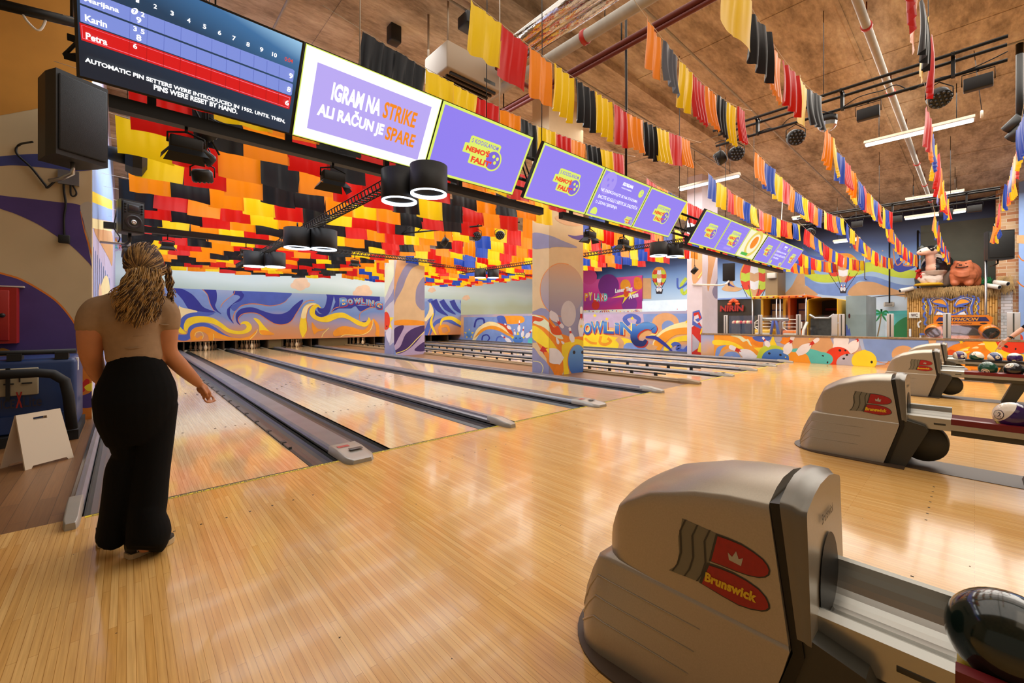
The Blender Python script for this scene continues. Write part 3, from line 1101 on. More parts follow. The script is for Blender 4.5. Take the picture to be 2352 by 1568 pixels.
a.fill([(960, 1225), (1000, 1180), (1000, 1260), (985, 1300)], 'pillar_white')
b.build('painted_pillar', label='pale pillar with blue and sand waves, farther back on the brown walkway between lanes', cat='pillar', kind='structure')

b = MB()
X0, X1, Y0, Y1 = 7.03, 8.26, 6.46, 6.99
b.box(X0, X1, Y0, Y1, 0, CEIL, 'pillar_sand')
a = Art(b, 'Y', Y0, -1, k7, clip=((X0, X1), (0, 30), (0, CEIL)))
b2 = Art(b, 'X', X0, -1, k7, clip=((0, 9), (Y0, Y1), (0, CEIL)))


def both(fn):
    fn(a)
    fn(b2)


both(lambda q: q.fill([(410, 455), (540, 470), (640, 510), (760, 565), (600, 560), (410, 572)], 'pillar_slate'))
a.fill([(685, 468), (740, 475), (815, 470), (815, 508), (740, 500)], 'purple_art')
a.fill([(600, 320), (815, 290), (815, 380), (720, 400), (620, 370)], 'tan_art')
both(lambda q: q.fill([(410, 1060), (480, 1030), (640, 1040), (815, 900), (815, 1300), (410, 1300)], 'pillar_slate', False))
both(lambda q: q.dot(640, 890, 168, 205, 'globe_print'))
both(lambda q: q.stroke([(640 + 168 * math.cos(t), 890 + 205 * math.sin(t)) for t in [math.pi * .35 + k * math.pi * 1.25 / 9 for k in range(10)]], 5, 'line_orange'))
a.dot(690, 1075, 58, 100, 'pillar_lilac')
both(lambda q: q.fill([(410, 1080), (500, 1090), (560, 1130), (640, 1230), (720, 1260), (815, 1240), (815, 1330), (700, 1420), (640, 1560), (540, 1560), (520, 1420), (410, 1240)], 'flame_orange', False))
both(lambda q: q.fill([(410, 1085), (480, 1100), (560, 1160), (620, 1220), (650, 1270), (600, 1260), (560, 1230), (500, 1180), (410, 1140)], 'pale_green'))
both(lambda q: q.fill([(410, 1095), (450, 1100), (500, 1115), (470, 1135), (430, 1130), (410, 1150)], 'flame_red'))
a.fill([(540, 1140), (580, 1180), (610, 1170), (640, 1230), (600, 1240), (560, 1220)], 'flame_red')
both(lambda q: q.fill([(410, 1170), (470, 1190), (540, 1260), (600, 1340), (640, 1420), (560, 1400), (500, 1330), (410, 1260)], 'yellow'))
a.fill([(640, 1320), (700, 1290), (740, 1270), (815, 1290), (815, 1350), (760, 1340), (700, 1420), (690, 1560), (660, 1560), (650, 1450)], 'yellow')
both(lambda q: q.fill([(410, 1340), (470, 1400), (530, 1460), (575, 1560), (410, 1560)], 'pillar_slate'))
both(lambda q: q.stroke([(417, 1440), (470, 1450), (495, 1490), (480, 1545)], 5, 'line_yellow'))
a.dot(757, 1440, 75, 130, 'line_orange')
a.dot(760, 1440, 72, 125, 'ball_print')
a.dot(734, 1373, 10, 14, 'hole_dark')
a.dot(798, 1373, 9, 14, 'hole_dark')
both(lambda q: q.pin(430, 1310, 640, 1440, 118, 'pin_white', 'red_art'))
a.pin(698, 1180, 725, 1295, 40, 'pin_white', 'red_art')
a.pin(652, 1185, 545, 1060, 62, 'pillar_white', 'red_art')
a.pin(790, 1020, 788, 1250, 48, 'pin_white', 'red_art')
a.star(789, 1172, 16, 'yellow')
a.fill([(595, 1255), (620, 1290), (615, 1310), (600, 1300)], 'pin_white')
a.fill([(635, 1285), (658, 1295), (655, 1310), (640, 1305)], 'pin_white')
b.build('painted_pillar', label='nearest painted pillar, sand coloured with flying pins and a blue ball', cat='pillar', kind='structure')

b = MB()
X0, X1, Y0, Y1 = 15.17, 16.5, 6.55, 7.1
b.box(X0, X1, Y0, Y1, 0, CEIL, 'pillar_white')
a = Art(b, 'Y', Y0, -1, k7, clip=((X0, X1), (0, 30), (0, CEIL)))
a.fill([(1770, 600), (1830, 600), (1800, 760), (1770, 900), (1760, 840), (1768, 700)], 'tan_art')
a.fill([(1840, 660), (1868, 700), (1868, 900), (1830, 960), (1800, 900), (1840, 800)], 'pillar_slate')
a = Art(b, 'X', X0, -1, k7, clip=((0, 20), (Y0, Y1), (0, CEIL)))
a.fill([(1650, 600), (1745, 600), (1760, 680), (1720, 780), (1650, 840)], 'tan_art')
a.stroke([(1750, 640), (1740, 720), (1690, 800)], 8, 'line_yellow')
a.fill([(1640, 1180), (1700, 1140), (1758, 1180), (1758, 1400), (1640, 1400)], 'red_art', False)
a.fill([(1648, 1060), (1700, 1045), (1728, 1110), (1690, 1140), (1665, 1120), (1700, 1105), (1690, 1075), (1660, 1090), (1655, 1130), (1758, 1180), (1758, 1200), (1645, 1160)], 'blue_mid', False)
a.fill([(1655, 1070), (1695, 1060), (1715, 1105), (1700, 1120), (1690, 1080), (1655, 1095)], 'red_art', False)
a.fill([(1645, 1230), (1700, 1290), (1690, 1340), (1645, 1370)], 'grey_art', False)
for x, y, s_ in ((1718, 1195, 12), (1712, 1220, 16), (1728, 1270, 34), (1705, 1335, 40)):
    a.fill([(x - s_ * .5, y + s_ * .8), (x - s_ * .1, y - s_), (x + s_ * .5, y - s_ * .8), (x + s_ * .2, y + s_)], 'yellow', False)
b.build('painted_pillar', label='white pillar with a red and blue tower painted low, beside the low wall', cat='pillar', kind='structure')

# ---------------------------------------------------------------- low painted wall on the far side of lane eight
grad('low_print', 'Z', 0.0, 0.8, ((0, '#d8a070'), (0.4, '#dcae86'), (0.75, '#a8b2dc'), (1, '#8fa4dc')), wob=1.3, wscale=0.9)
grad('low_print_far', 'Z', 0.0, 1.6, ((0, '#7d9ee0'), (0.3, '#e0a868'), (0.6, '#e4b888'), (1, '#a8a8cc')), wob=0.9, wscale=0.8)
mat('wall_cap', '#8a7458', 0.55, var=.3, vscale=14)
b = MB()
XW = 14.95
b.box(XW, XW + .2, -6, 6.5, 0, .77, 'low_print')
b.box(XW - .02, XW + .22, -6, 6.5, .77, .815, 'wall_cap')
kl = lambda x, y: (1640 + x * .14031, 640 + y * .14031)
a = Art(b, 'X', XW, -1, kl, clip=((0, 30), (-6, 6.5), (0.002, .768)))
a.fill([(0, 920), (450, 930), (700, 960), (800, 1100), (760, 1320), (0, 1290)], 'orange_art', False)
a.fill([(0, 1000), (250, 1020), (420, 1090), (520, 1180), (420, 1170), (250, 1090), (0, 1080)], 'yellow')
a.fill([(440, 930), (560, 940), (720, 980), (800, 1020), (780, 1130), (640, 1080), (520, 1010)], 'flame_orange')
a.fill([(630, 960), (760, 935), (900, 940), (930, 990), (820, 1030), (700, 1020)], 'blue_mid')
a.fill([(270, 930), (420, 930), (520, 990), (560, 990), (600, 1060), (620, 1100), (580, 1080), (540, 1020), (470, 1030), (400, 970)], 'pale_green')
a.fill([(20, 1270), (40, 1150), (100, 1100), (200, 1090), (130, 1140), (70, 1270)], 'blue_soft')
a.dot(280, 1300, 215, 160, 'tan_art')
a.dot(290, 1310, 150, 120, 'blue_soft')
a.dot(290, 1330, 60, 60, 'tan_art')
a.star(960, 1230, 330, 'yellow')
a.fill([(700, 1280), (740, 1180), (820, 1100), (940, 1090), (1060, 1100), (1120, 1160), (1200, 1200), (1240, 1300), (1220, 1340), (700, 1320)], 'lime_art')
a.fill([(1260, 1320), (1240, 1100), (1330, 960), (1900, 960), (1960, 1100), (1880, 1250), (1560, 1420)], 'tan_art', False)
a.fill([(1200, 960), (1330, 940), (1250, 1060), (1180, 1080), (1080, 1040), (1120, 960)], 'flame_orange')
a.fill([(1260, 1150), (1400, 1140), (1600, 1150), (1800, 1220), (1860, 1300), (1600, 1420), (1500, 1250), (1260, 1190)], 'teal_art')
a.fill([(1240, 1220), (1320, 1200), (1500, 1230), (1560, 1320), (1560, 1430), (1230, 1420)], 'orange_art')
a.dot(1005, 1310, 224, 165, 'ball_print')
for x, y in ((905, 1222), (1088, 1247)):
    a.dot(x, y, 22, 18, 'hole_dark', 20)
a.star(1172, 1284, 16, 'yellow')
a.pin(795, 955, 905, 1110, 85, 'pin_white', 'red_art')
a.pin(245, 1105, 690, 1300, 165, 'pin_white', 'red_art')
a.pin(1300, 930, 1170, 1230, 150, 'pin_white', 'red_art')
a.pin(1720, 975, 1360, 1230, 150, 'pin_white', 'red_art')
a.dot(1050, 985, 60, 55, 'grey_art')
a.star(970, 972, 30, 'yellow')
a.dot(1565, 983, 12, 11, 'yellow')
a.fill([(1975, 965), (2190, 965), (2200, 1060), (2180, 1160), (1960, 1160), (1960, 1050)], 'pin_white')
a.pin(2440, 900, 2210, 1200, 170, 'pin_white', 'red_art')
kr = lambda x, y: (1980 + x * .15816, 760 + y * .15816)
a.fill([(2360, 960), (2700, 960), (2900, 1000), (2960, 1250), (2800, 1400), (2500, 1430)], 'blue_pale', False)
a.dot(2480, 1340, 190, 180, 'yellow')
a.dot(2030, 1290, 215, 175, 'ball_red')
a.dot(2060, 1172, 24, 18, 'hole_dark', 20)
a.dot(2150, 1172, 18, 16, 'hole_dark', 20)
a.dot(1755, 1320, 192, 115, 'teal_art')
a.dot(1755, 1310, 192, 110, 'teal_art')
a.dot(1782, 1260, 20, 12, 'hole_dark', 25)
a.dot(1858, 1368, 14, 18, 'hole_dark', 25)
a.dot(2210, 1380, 208, 152, 'grey_art')
for x, y in ((2124, 1307), (2315, 1315), (2175, 1246)):
    a.dot(x, y, 22, 17, 'hole_dark', -10)
a.cv = kr
a.dot(140, 450, 18, 20, 'hole_dark')
a.fill([(10, 120), (960, 140), (1000, 360), (560, 430), (220, 440), (40, 260)], 'blue_soft', False)
a.dot(600, 340, 170, 130, 'tan_art')
a.dot(30, 430, 183, 150, 'yellow')
a.dot(140, 450, 18, 20, 'hole_dark')
a.stroke([(220, 440), (320, 465), (420, 468)], 8, 'line_orange')
a.fill([(960, 130), (1080, 130), (1060, 200), (980, 200)], 'tan_art', False)
a.fill([(1180, 380), (1220, 260), (1330, 200), (1500, 150), (2000, 140), (2060, 300), (2200, 330), (2352, 360), (2352, 560), (1400, 560), (1200, 440)], 'flame_orange', False)
a.fill([(1750, 140), (1960, 140), (2000, 260), (2180, 320), (2352, 340), (2352, 420), (2100, 400), (1900, 330), (1800, 250)], 'yellow', False)
a.fill([(1200, 370), (1350, 330), (1420, 270), (1560, 230), (1540, 260), (1440, 310), (1560, 290), (1540, 320), (1400, 360), (1250, 380)], 'yellow')
a.fill([(1420, 320), (1290, 270), (1240, 300), (1220, 360), (1330, 350)], 'flame_red')
for x, y in ((1190, 180), (1440, 160)):
    a.star(x, y, 34, 'yellow')
for x, y in ((1740, 190), (1650, 240), (1500, 270)):
    a.fill([(x - 60, y + 10), (x, y - 14), (x + 40, y - 8), (x + 36, y + 12), (x - 10, y + 14)], 'cream')
a.dot(2240, 120, 300, 210, 'ball_red')
a.dot(2092, 224, 32, 18, 'hole_dark', 20)
a.dot(2230, 260, 14, 16, 'hole_dark', 20)
a.fill([(1180, 470), (1480, 500), (1560, 560), (1180, 560)], 'blue_pale', False)
a.stroke([(1460, 495), (1540, 530), (1580, 600)], 40, 'orange_art')
b.build('wall_right', kind='structure')

b = MB()
XB = 15.4
b.box(XB, XB + .2, 7.1, 23, 0, 1.62, 'low_print_far')
b.box(XB - .12, XB, 7.1, 22.9, 0, .1, 'cap_grey')
kb = lambda x, y: (1060 + x * .2466, 690 + y * .2466)
a = Art(b, 'X', XB, -1, kb, clip=((0, 30), (7.1, 23), (0.1, 1.615)))
a.fill([(20, 155), (400, 150), (660, 140), (660, 410), (20, 390)], 'blue_soft', False)
a.fill([(380, 150), (560, 145), (580, 200), (480, 220), (400, 210)], 'orange_art')
a.stroke([(120, 250), (140, 180), (200, 170), (210, 220), (170, 240)], 16, 'blue_deep')
a.stroke([(190, 370), (200, 330), (240, 320), (260, 350), (240, 380)], 12, 'blue_deep')
a.stroke([(320, 390), (340, 340), (400, 340)], 12, 'blue_mid')
a.fill([(330, 150), (400, 150), (420, 240), (360, 230)], 'blue_mid')
a.fill([(110, 340), (150, 260), (240, 200), (320, 205), (400, 240), (440, 290), (420, 310), (340, 270), (260, 262), (180, 300), (130, 370), (100, 385)], 'cream')
a.fill([(120, 350), (180, 270), (270, 235), (350, 250), (430, 300), (500, 340), (440, 330), (340, 280), (240, 270), (160, 320)], 'orange_art')
a.fill([(330, 205), (400, 225), (460, 270), (480, 320), (440, 300), (400, 250)], 'flame_red')
a.star(525, 360, 75, 'yellow')
a.dot(528, 362, 46, 42, 'ball_print')
a.dot(508, 350, 5, 7, 'hole_dark')
a.dot(545, 352, 5, 7, 'hole_dark')
a.star(72, 310, 50, 'yellow')
a.dot(70, 310, 25, 34, 'ball_print')
for q in ((540, 185, 533, 290, 28), (580, 240, 565, 340, 28), (490, 265, 500, 320, 20), (370, 320, 460, 390, 36), (660, 270, 600, 345, 40), (400, 215, 460, 265, 30)):
    a.pin(*q[:4], q[4], 'pin_white', 'red_art')
a.dot(650, 380, 34, 34, 'teal_art')
# lane-side stretch nearer the white pillar
a.fill([(1140, 130), (1690, 125), (1700, 200), (1500, 260), (1140, 230)], 'mauve', False)
a.fill([(1690, 125), (2160, 120), (2160, 250), (1900, 260), (1700, 200)], 'blue_soft', False)
a.dot(1900, 210, 125, 95, 'tan_art')
a.dot(1925, 245, 60, 60, 'blue_soft')
a.fill([(1780, 440), (1800, 350), (1880, 270), (2000, 215), (2160, 190), (2160, 240), (2020, 280), (1900, 350), (1850, 450)], 'cream')
a.fill([(1790, 400), (1880, 300), (2010, 258), (2160, 255), (2160, 310), (2000, 320), (1900, 390), (1840, 470)], 'orange_art')
a.fill([(1880, 460), (1920, 390), (2010, 340), (2160, 320), (2160, 370), (2000, 390), (1940, 460)], 'yellow')
a.stroke([(1960, 420), (1990, 400), (2030, 420), (2010, 450), (2070, 470), (2110, 430)], 34, 'blue_mid')
a.fill([(1140, 320), (1300, 310), (1420, 340), (1560, 360), (1640, 440), (1560, 450), (1400, 440), (1140, 440)], 'yellow')
a.stroke([(1150, 350), (1200, 390), (1260, 400)], 22, 'orange_art')
a.stroke([(1300, 330), (1290, 390), (1340, 410), (1390, 380), (1360, 350)], 26, 'orange_art')
a.stroke([(1450, 350), (1490, 400), (1480, 455)], 50, 'tan_art')
a.fill([(1515, 455), (1530, 400), (1600, 400), (1640, 455)], 'blue_soft')
a.stroke([(1560, 230), (1520, 170), (1580, 140), (1650, 170), (1640, 220)], 40, 'blue_mid')
for x, y in ((1242, 140), (1354, 172), (1590, 165), (2098, 198)):
    a.star(x, y, 20, 'yellow')
a.fill([(1710, 440), (1750, 400), (1830, 430), (1800, 470), (1740, 462)], 'tan_art', False)
grad('bowl_print_side', 'Z', 0.45, 1.35, ((0, '#142a6c'), (0.4, '#2f6cc8'), (0.75, '#5a98e0'), (1, '#1f4aa8')))
a.stroke([(1650, 230), (1760, 215), (1820, 290), (1760, 330), (1720, 345)], [24, 28, 20], 'line_yellow')
bowling(b, 'X', XB, -1, kb, [('B', 1060, 335, 80, 130, 0), ('O', 1136, 322, 76, 112, -6), ('W', 1202, 312, 126, 118, -4), ('L', 1322, 306, 96, 112, 6), ('i', 1426, 306, 44, 106, 10),
                             ('N', 1474, 318, 150, 122, 26)], 'bowl_print_side', 'red_art')
for w, m_, dx in ((70, 'red_art', 8), (66, 'bowl_print_side', 0)):
    a.n += 30
    a.stroke([(1785 + dx, 300 + dx), (1790 + dx, 255 + dx), (1720 + dx, 232 + dx), (1640 + dx, 270 + dx), (1605 + dx, 330 + dx), (1630 + dx, 390 + dx), (1690 + dx, 400 + dx), (1720 + dx, 365 + dx)], [30, w, w, w, w, w * .8, 24], m_)
a.stroke([(1715, 340), (1800, 345), (1870, 390), (1930, 440), (1965, 478)], [16, 34, 32, 24, 8], 'blue_deep')
b.build('wall_lane_side', kind='structure')
# ---------------------------------------------------------------- far side of the hall beyond the low wall
grad('far_print', 'Z', 1.2, 6.4, ((0, '#e6f0f8'), (0.2, '#cfe2f6'), (0.4, '#a8c8ee'), (0.6, '#6f96d4'), (0.72, '#34508c'), (0.85, '#1a2a58'), (1, '#101c40')), wob=0.12, wscale=0.5)
mat('far_band', '#c9d6e2', .6)
mat('night_blue', '#1c2c60', .6)
mat('dark_alcove', '#55564c', .8, var=.1, vscale=2)
b = MB()
XF = 26.9
b.box(XF, XF + .2, -6, 31, 0, CEIL, 'far_print')
a = Art(b, 'X', XF, -1, k8, clip=((0, 30), (-6, 31), (0.01, CEIL)))
# sand and lime waves
a.fill([(660, 720), (760, 770), (900, 760), (1080, 690), (1220, 680), (1360, 720), (1520, 740), (1600, 690), (1640, 760), (1500, 800), (1340, 790), (1180, 750), (1060, 780), (900, 830), (760, 830), (665, 790)], 'lime_art')
a.fill([(665, 790), (760, 840), (900, 840), (1060, 790), (1200, 790), (1400, 850), (1640, 860), (1640, 920), (1300, 880), (1150, 830), (1060, 830), (1020, 930), (800, 930), (680, 880)], 'blue_soft')
a.fill([(1000, 935), (1060, 840), (1180, 830), (1300, 870), (1500, 930), (1640, 950), (1640, 980), (1300, 930)], 'tan_art')
a.fill([(665, 860), (700, 880), (760, 930), (665, 935)], 'tan_art')
a.fill([(510, 930), (560, 860), (600, 780), (640, 700), (655, 760), (650, 930)], 'tan_art')
a.fill([(640, 560), (700, 620), (830, 640), (960, 590), (960, 700), (860, 750), (740, 740), (670, 690)], 'blue_mid')
a.stroke([(700, 640), (780, 670), (850, 640)], 8, 'line_orange')
a.fill([(1340, 730), (1400, 755), (1500, 720), (1520, 690), (1440, 700), (1400, 660), (1440, 620), (1380, 650), (1350, 690)], 'blue_deep')
a.stroke([(1370, 600), (1340, 560), (1370, 700), (1440, 640)], 8, 'line_orange')
a.stroke([(1480, 650), (1420, 700), (1500, 700), (1560, 640)], 7, 'line_orange')
for x, y in ((1010, 560), (1150, 600), (1260, 590), (1560, 480), (1230, 700)):
    a.star(x, y, 7, 'tan_art')
# hot-air balloon
grad('balloon_stripe', 'Z', 2.6, 4.6, ((0, '#d8ec74'), (0.3, '#e8dc8c'), (0.6, '#f07040'), (1, '#f8b080')))


def balloon(cx, cy, rx, ry, by):
    a.fill([(cx - rx, cy), (cx - rx * .9, cy - ry * .5), (cx - rx * .5, cy - ry * .92), (cx, cy - ry), (cx + rx * .5, cy - ry * .92), (cx + rx * .9, cy - ry * .5), (cx + rx, cy), (cx + rx * .8, cy + ry * .45),
            (cx + rx * .3, cy + ry * .95), (cx - rx * .3, cy + ry * .95), (cx - rx * .8, cy + ry * .45)], 'orange_art')
    for j in range(4):
        y0, y1 = cy - ry * .72 + j * ry * .42, cy - ry * .3 + j * ry * .42
        for i in range(3):
            wd = lambda y: rx * math.sqrt(max(.05, 1 - ((y - cy) / ry) ** 2)) * .96
            f0, f1 = -1 + 2 * i / 3, -1 + 2 * (i + 1) / 3
            m_ = ('ball_red', 'pin_white', 'lime_art', 'tan_art')[(i + j * 2) % 4]
            ym = (y0 + y1) / 2 + 14
            a.fill([(cx + wd(y0) * f0, y0), (cx + wd(y0) * (f0 + f1) / 2, y0 + ry * .08), (cx + wd(y0) * f1, y0), (cx + wd(y1) * f1, y1), (cx + wd(y1) * (f0 + f1) / 2, y1 + ry * .08), (cx + wd(y1) * f0, y1)], m_, False)
    for f in (-.9, -.4, .4, .9):
        a.stroke([(cx + rx * f, cy + ry * .35), (cx + rx * f * .25, by)], 4, 'ink_dark')
    a.fill([(cx - 30, by - 5), (cx + 30, by - 5), (cx + 22, by + 32), (cx - 22, by + 32)], 'ink_dark', False)
    for dx in (-12, 10):
        a.pin(cx + dx, by - 35, cx + dx, by + 15, 22, 'pin_white', 'red_art')


balloon(955, 720, 124, 112, 885)
balloon(270, 800, 110, 150, 1010)
a.cv = k7
balloon(1390, 790, 56, 75, 890)
a.fill([(1260, 800), (1328, 800), (1328, 960), (1258, 960)], 'tan_art', False)
a.stroke([(1600, 800), (1560, 860), (1580, 920), (1640, 860)], 24, 'lime_art')
a.stroke([(1620, 830), (1540, 880), (1530, 800)], 14, 'blue_mid')
a.cv = k8
a.fill([(20, 890), (120, 905), (180, 880), (120, 860), (80, 780), (60, 840)], 'tan_art')
a.stroke([(90, 770), (70, 840), (120, 870)], [2, 22, 2], 'blue_deep')
a.stroke([(1100, 955), (1300, 935), (1450, 925)], 4, 'ink_dark')
# painted jungle low on the wall behind the rail
a.fill([(1110, 1060), (1460, 1050), (1460, 1255), (1110, 1255)], 'teal_art', False)
a.fill([(1120, 1095), (1310, 1090), (1310, 1250), (1120, 1250)], 'sky_art', False)
a.fill([(1330, 1255), (1340, 1180), (1400, 1120), (1460, 1110), (1460, 1255)], 'green_sign')
for dx, dy in ((-90, 20), (-60, -10), (0, -20), (60, -5), (90, 25), (40, 50), (-40, 50)):
    a.stroke([(1250, 1075), (1250 + dx * .6, 1060 + dy), (1250 + dx, 1085 + dy)], [10, 16, 2], 'green_sign')
a.stroke([(1250, 1075), (1240, 1150), (1220, 1250)], [8, 12], 'cap_tan')
b.build('wall_far', kind='structure')
b = MB()
b.box(27.1, 27.2, -6, 31, 0, CEIL, 'dark_alcove')
b.box(XR, 27.2, 31, 31.2, 0, CEIL, 'dark_alcove')
b.build('wall_end', kind='structure')

# dark alcove behind the statues and the brick pier
mat('old_mortar', '#cbb9a2', .8)
bricks('red_bricks', '#a8673e', '#c9ab86', '#cfc0aa', 0.42, 0.13)
bricks('white_bricks', '#e6e2e6', '#cfd2dc', '#8c8478', 0.4, 0.12)
b = MB()
b.box(26.86, 26.89, P(2300, 600, 'X', 26.5).y, P(2113, 600, 'X', 26.5).y, 0, 5.6, 'dark_alcove')
b.build('wall_alcove', kind='structure')
b = MB()
p0, p1 = P(2300, 700, 'X', 25.2), P(2346, 700, 'X', 25.2)
b.box(25.2, 25.9, p1.y, P(2288, 700, 'X', 25.2).y, 0, CEIL, 'red_bricks')
b.box(25.17, 25.2, P(2326, 700, 'X', 25.17).y, P(2299, 700, 'X', 25.17).y, 0, P(2310, 668, 'X', 25.17).z, 'white_bricks')
b.build('trim_3', kind='structure')
b = MB()
b.box(24.9, 25.0, -6, P(2340, 700, 'X', 24.9).y, 0, CEIL, 'wall_sky')
a = Art(b, 'X', 24.9, -1, None, clip=((0, 30), (-6, 5), (0, CEIL)))
a.stroke([(2338, 585), (2346, 596), (2356, 600)], 3, 'wall_orange')
a.stroke([(2336, 645), (2346, 655), (2356, 660)], 3, 'wall_orange')
a.fill([(2335, 540), (2356, 540), (2356, 560), (2335, 558)], 'tan_art', False)
a.dot(2338, 760, 6, 8, 'yellow')
a.dot(2340, 778, 10, 12, 'ball_red')
b.build('wall_side', kind='structure')

# end of the hall seen between the pillars: dark gallery, grey fascia
mat('fascia_grey', '#a39a94', .6)
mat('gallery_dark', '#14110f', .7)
b = MB()
Y = 30.6
p = lambda x, y: P(x, y, 'Y', Y)
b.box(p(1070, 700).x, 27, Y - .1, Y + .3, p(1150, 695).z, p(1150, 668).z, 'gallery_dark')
b.box(p(1070, 700).x, 27, Y - .4, Y - .1, p(1150, 716).z, p(1150, 694).z, 'fascia_grey')
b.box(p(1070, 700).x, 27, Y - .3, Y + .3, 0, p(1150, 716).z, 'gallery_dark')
for i in range(6):
    x = 21 + i * 1.2
    b.box(x, x + .08, Y - .42, Y - .3, 0, p(1150, 716).z, 'fascia_grey')
b.build('gallery', label='dark gallery with a grey fascia at the far end of the hall', cat='gallery', kind='structure')

# purple banner with lettering on the far wall
grad('banner_print', 'Z', 1.5, 5.2, ((0, '#c02468'), (0.3, '#a0288c'), (0.55, '#d83c9c'), (0.8, '#e85cae'), (1, '#e04898')), wob=.5, wscale=.5)
mat('magenta_art', '#e04a9c', .5)
mat('plum_art', '#7a2a8c', .5)
b = MB()
q0, q1 = P(1338, 668, 'X', 26.8), P(1475, 668, 'X', 26.8)
b.box(26.78, 26.84, q1.y, q0.y + 1.2, P(1475, 709, 'X', 26.8).z, P(1475, 632, 'X', 26.8).z, 'banner_print')
a = Art(b, 'X', 26.78, -1, k7)
a.dot(1000, 860, 80, 90, 'plum_art')
a.dot(850, 790, 60, 60, 'magenta_art')
a.dot(1160, 1000, 60, 70, 'plum_art')
a.dot(1130, 860, 40, 50, 'orange_art')
a.fill([(1200, 800), (1250, 805), (1255, 880), (1200, 880)], 'flame_orange')
a.dot(900, 1010, 30, 34, 'red_art')
a.fill([(1020, 955), (1120, 925), (1235, 895), (1150, 945), (1105, 1000), (1125, 945)], 'yellow', False)
a.dot(1135, 915, 20, 34, 'flame_red')
for ch, x, y, w, m_ in (('P', 815, 978, 30, 'orange_art'), ('Y', 845, 972, 30, 'yellow'), ('L', 882, 980, 26, 'ball_red'), ('A', 905, 980, 30, 'teal_art'), ('N', 935, 980, 28, 'ball_red'), ('D', 962, 980, 30, 'teal_art')):
    for d, mm, bo, dd in ((26.772, 'pin_white', .1, 0), (26.77, m_, .02, 0)):
        o = P(*k7(x, y), 'X', d)
        text(b, ch, mm, o, P(*k7(x + w, y), 'X', d) - o, P(*k7(x, y - 62), 'X', d) - o, bold=bo)
for s_, x, y, w in (('Laser Tag', 1050, 925, 135), ('Arena', 1155, 965, 75)):
    o = P(*k7(x, y), 'X', 26.772)
    text(b, s_, 'pin_white', o, P(*k7(x + w, y - 20), 'X', 26.772) - o, P(*k7(x, y - 42), 'X', 26.772) - o, bold=.05)
b.build('banner', label='magenta banner reading LAND and Laser Tag Arena on the far wall', cat='banner')
# white fair frieze below the banner
b = MB()
q0, q1 = P(1338, 716, 'X', 26.6), P(1480, 716, 'X', 26.6)
b.box(26.6, 26.7, q1.y, q0.y + 1, .3, P(1475, 709, 'X', 26.6).z, 'white_paint')
a = Art(b, 'X', 26.6, -1, k7)
for cx, w in ((970, 75), (1215, 50)):
    for i in range(9):
        t = (i + .5) / 9 - .5
        if i % 2 == 0:
            a.fill([(cx + t * 8, 1038), (cx + (t - .055) * 2 * w, 1085), (cx + (t + .055) * 2 * w, 1085)], 'red_art', False)
for i in range(14):
    x = 820 + i * 30
    a.dot(x, 1062 - abs((i % 7) - 3) * 4, 4, 5, ('yellow', 'blue_mid', 'red_art')[i % 3])
b.build('fair_frieze', label='white frieze with red striped tent tops below the magenta banner', cat='frieze')
# pale blue partition between banner and white pillar
b = MB()
q0, q1 = P(1475, 700, 'X', 24.5), P(1592, 700, 'X', 24.5)
b.box(24.5, 24.6, q1.y, q0.y, 0, P(1530, 689, 'X', 24.5).z, 'sky_art')
a = Art(b, 'X', 24.5, -1, k7)
for i in range(12):
    a.dot(1530 + (i * 37) % 110, 1040 + (i * 23) % 35, 3, 3, 'red_art')
b.build('partition', label='pale blue partition with red dots, right of the magenta banner', cat='partition')
# ---------------------------------------------------------------- satin bunting
FL = {'k': satin('satin_black', '#16181c'), 'y': satin('satin_yellow', '#f2cc10'), 'r': satin('satin_red', '#c8140e'),
      'o': satin('satin_orange', '#f08a0c'), 'b': satin('satin_blue', '#1d48b4'), 'g': satin('satin_grey', '#50525c')}
mat('cord_white', '#d8d0c0', 0.7)
FLAGS = {}
FW, FH = 0.53, 0.47


def flag_mesh(v, c):
    if (v, c) in FLAGS:
        return FLAGS[(v, c)]
    rnd = random.Random(100 + v)
    me = bpy.data.meshes.new('flag')
    nu, nv = 20, 8
    ph, k = rnd.uniform(0, 6), (1, 1, 1, 2, 1, 2, 3, 4, 3)[v]
    amp = rnd.uniform(.004, .012) if v < 5 else rnd.uniform(.010, .02)
    gather = rnd.uniform(.92, .99) if v > 4 else 1.0
    skew, drop = rnd.uniform(-.04, .04), rnd.uniform(-.03, .03)
    vs_ = []
    for j in range(nv + 1):
        t = j / nv
        for i in range(nu + 1):
            u = i / nu
            x = (u - .5) * FW * (gather + (1 - gather) * t * .7) + skew * t
            y = amp * (.5 + t) * math.sin(k * 2 * math.pi * u + ph) + (.003 if v < 5 else .0045) * math.sin(9 * math.pi * u + ph * 2) * (1.3 - t) + .02 * t * math.sin(ph + t * 3)
            z = -t * (FH + drop * math.sin(u * 3 + ph)) - .012 * abs(math.sin(u * 9.4)) * (1 - t)
            if abs(u - .5) < .04:
                y += .006
            vs_.append((x, y, z))
    W = nu + 1
    me.from_pydata(vs_, [], [(j * W + i, j * W + i + 1, (j + 1) * W + i + 1, (j + 1) * W + i) for j in range(nv) for i in range(nu)])
    for p in me.polygons:
        p.use_smooth = True
    me.materials.append(FL[c])
    FLAGS[(v, c)] = me
    return me


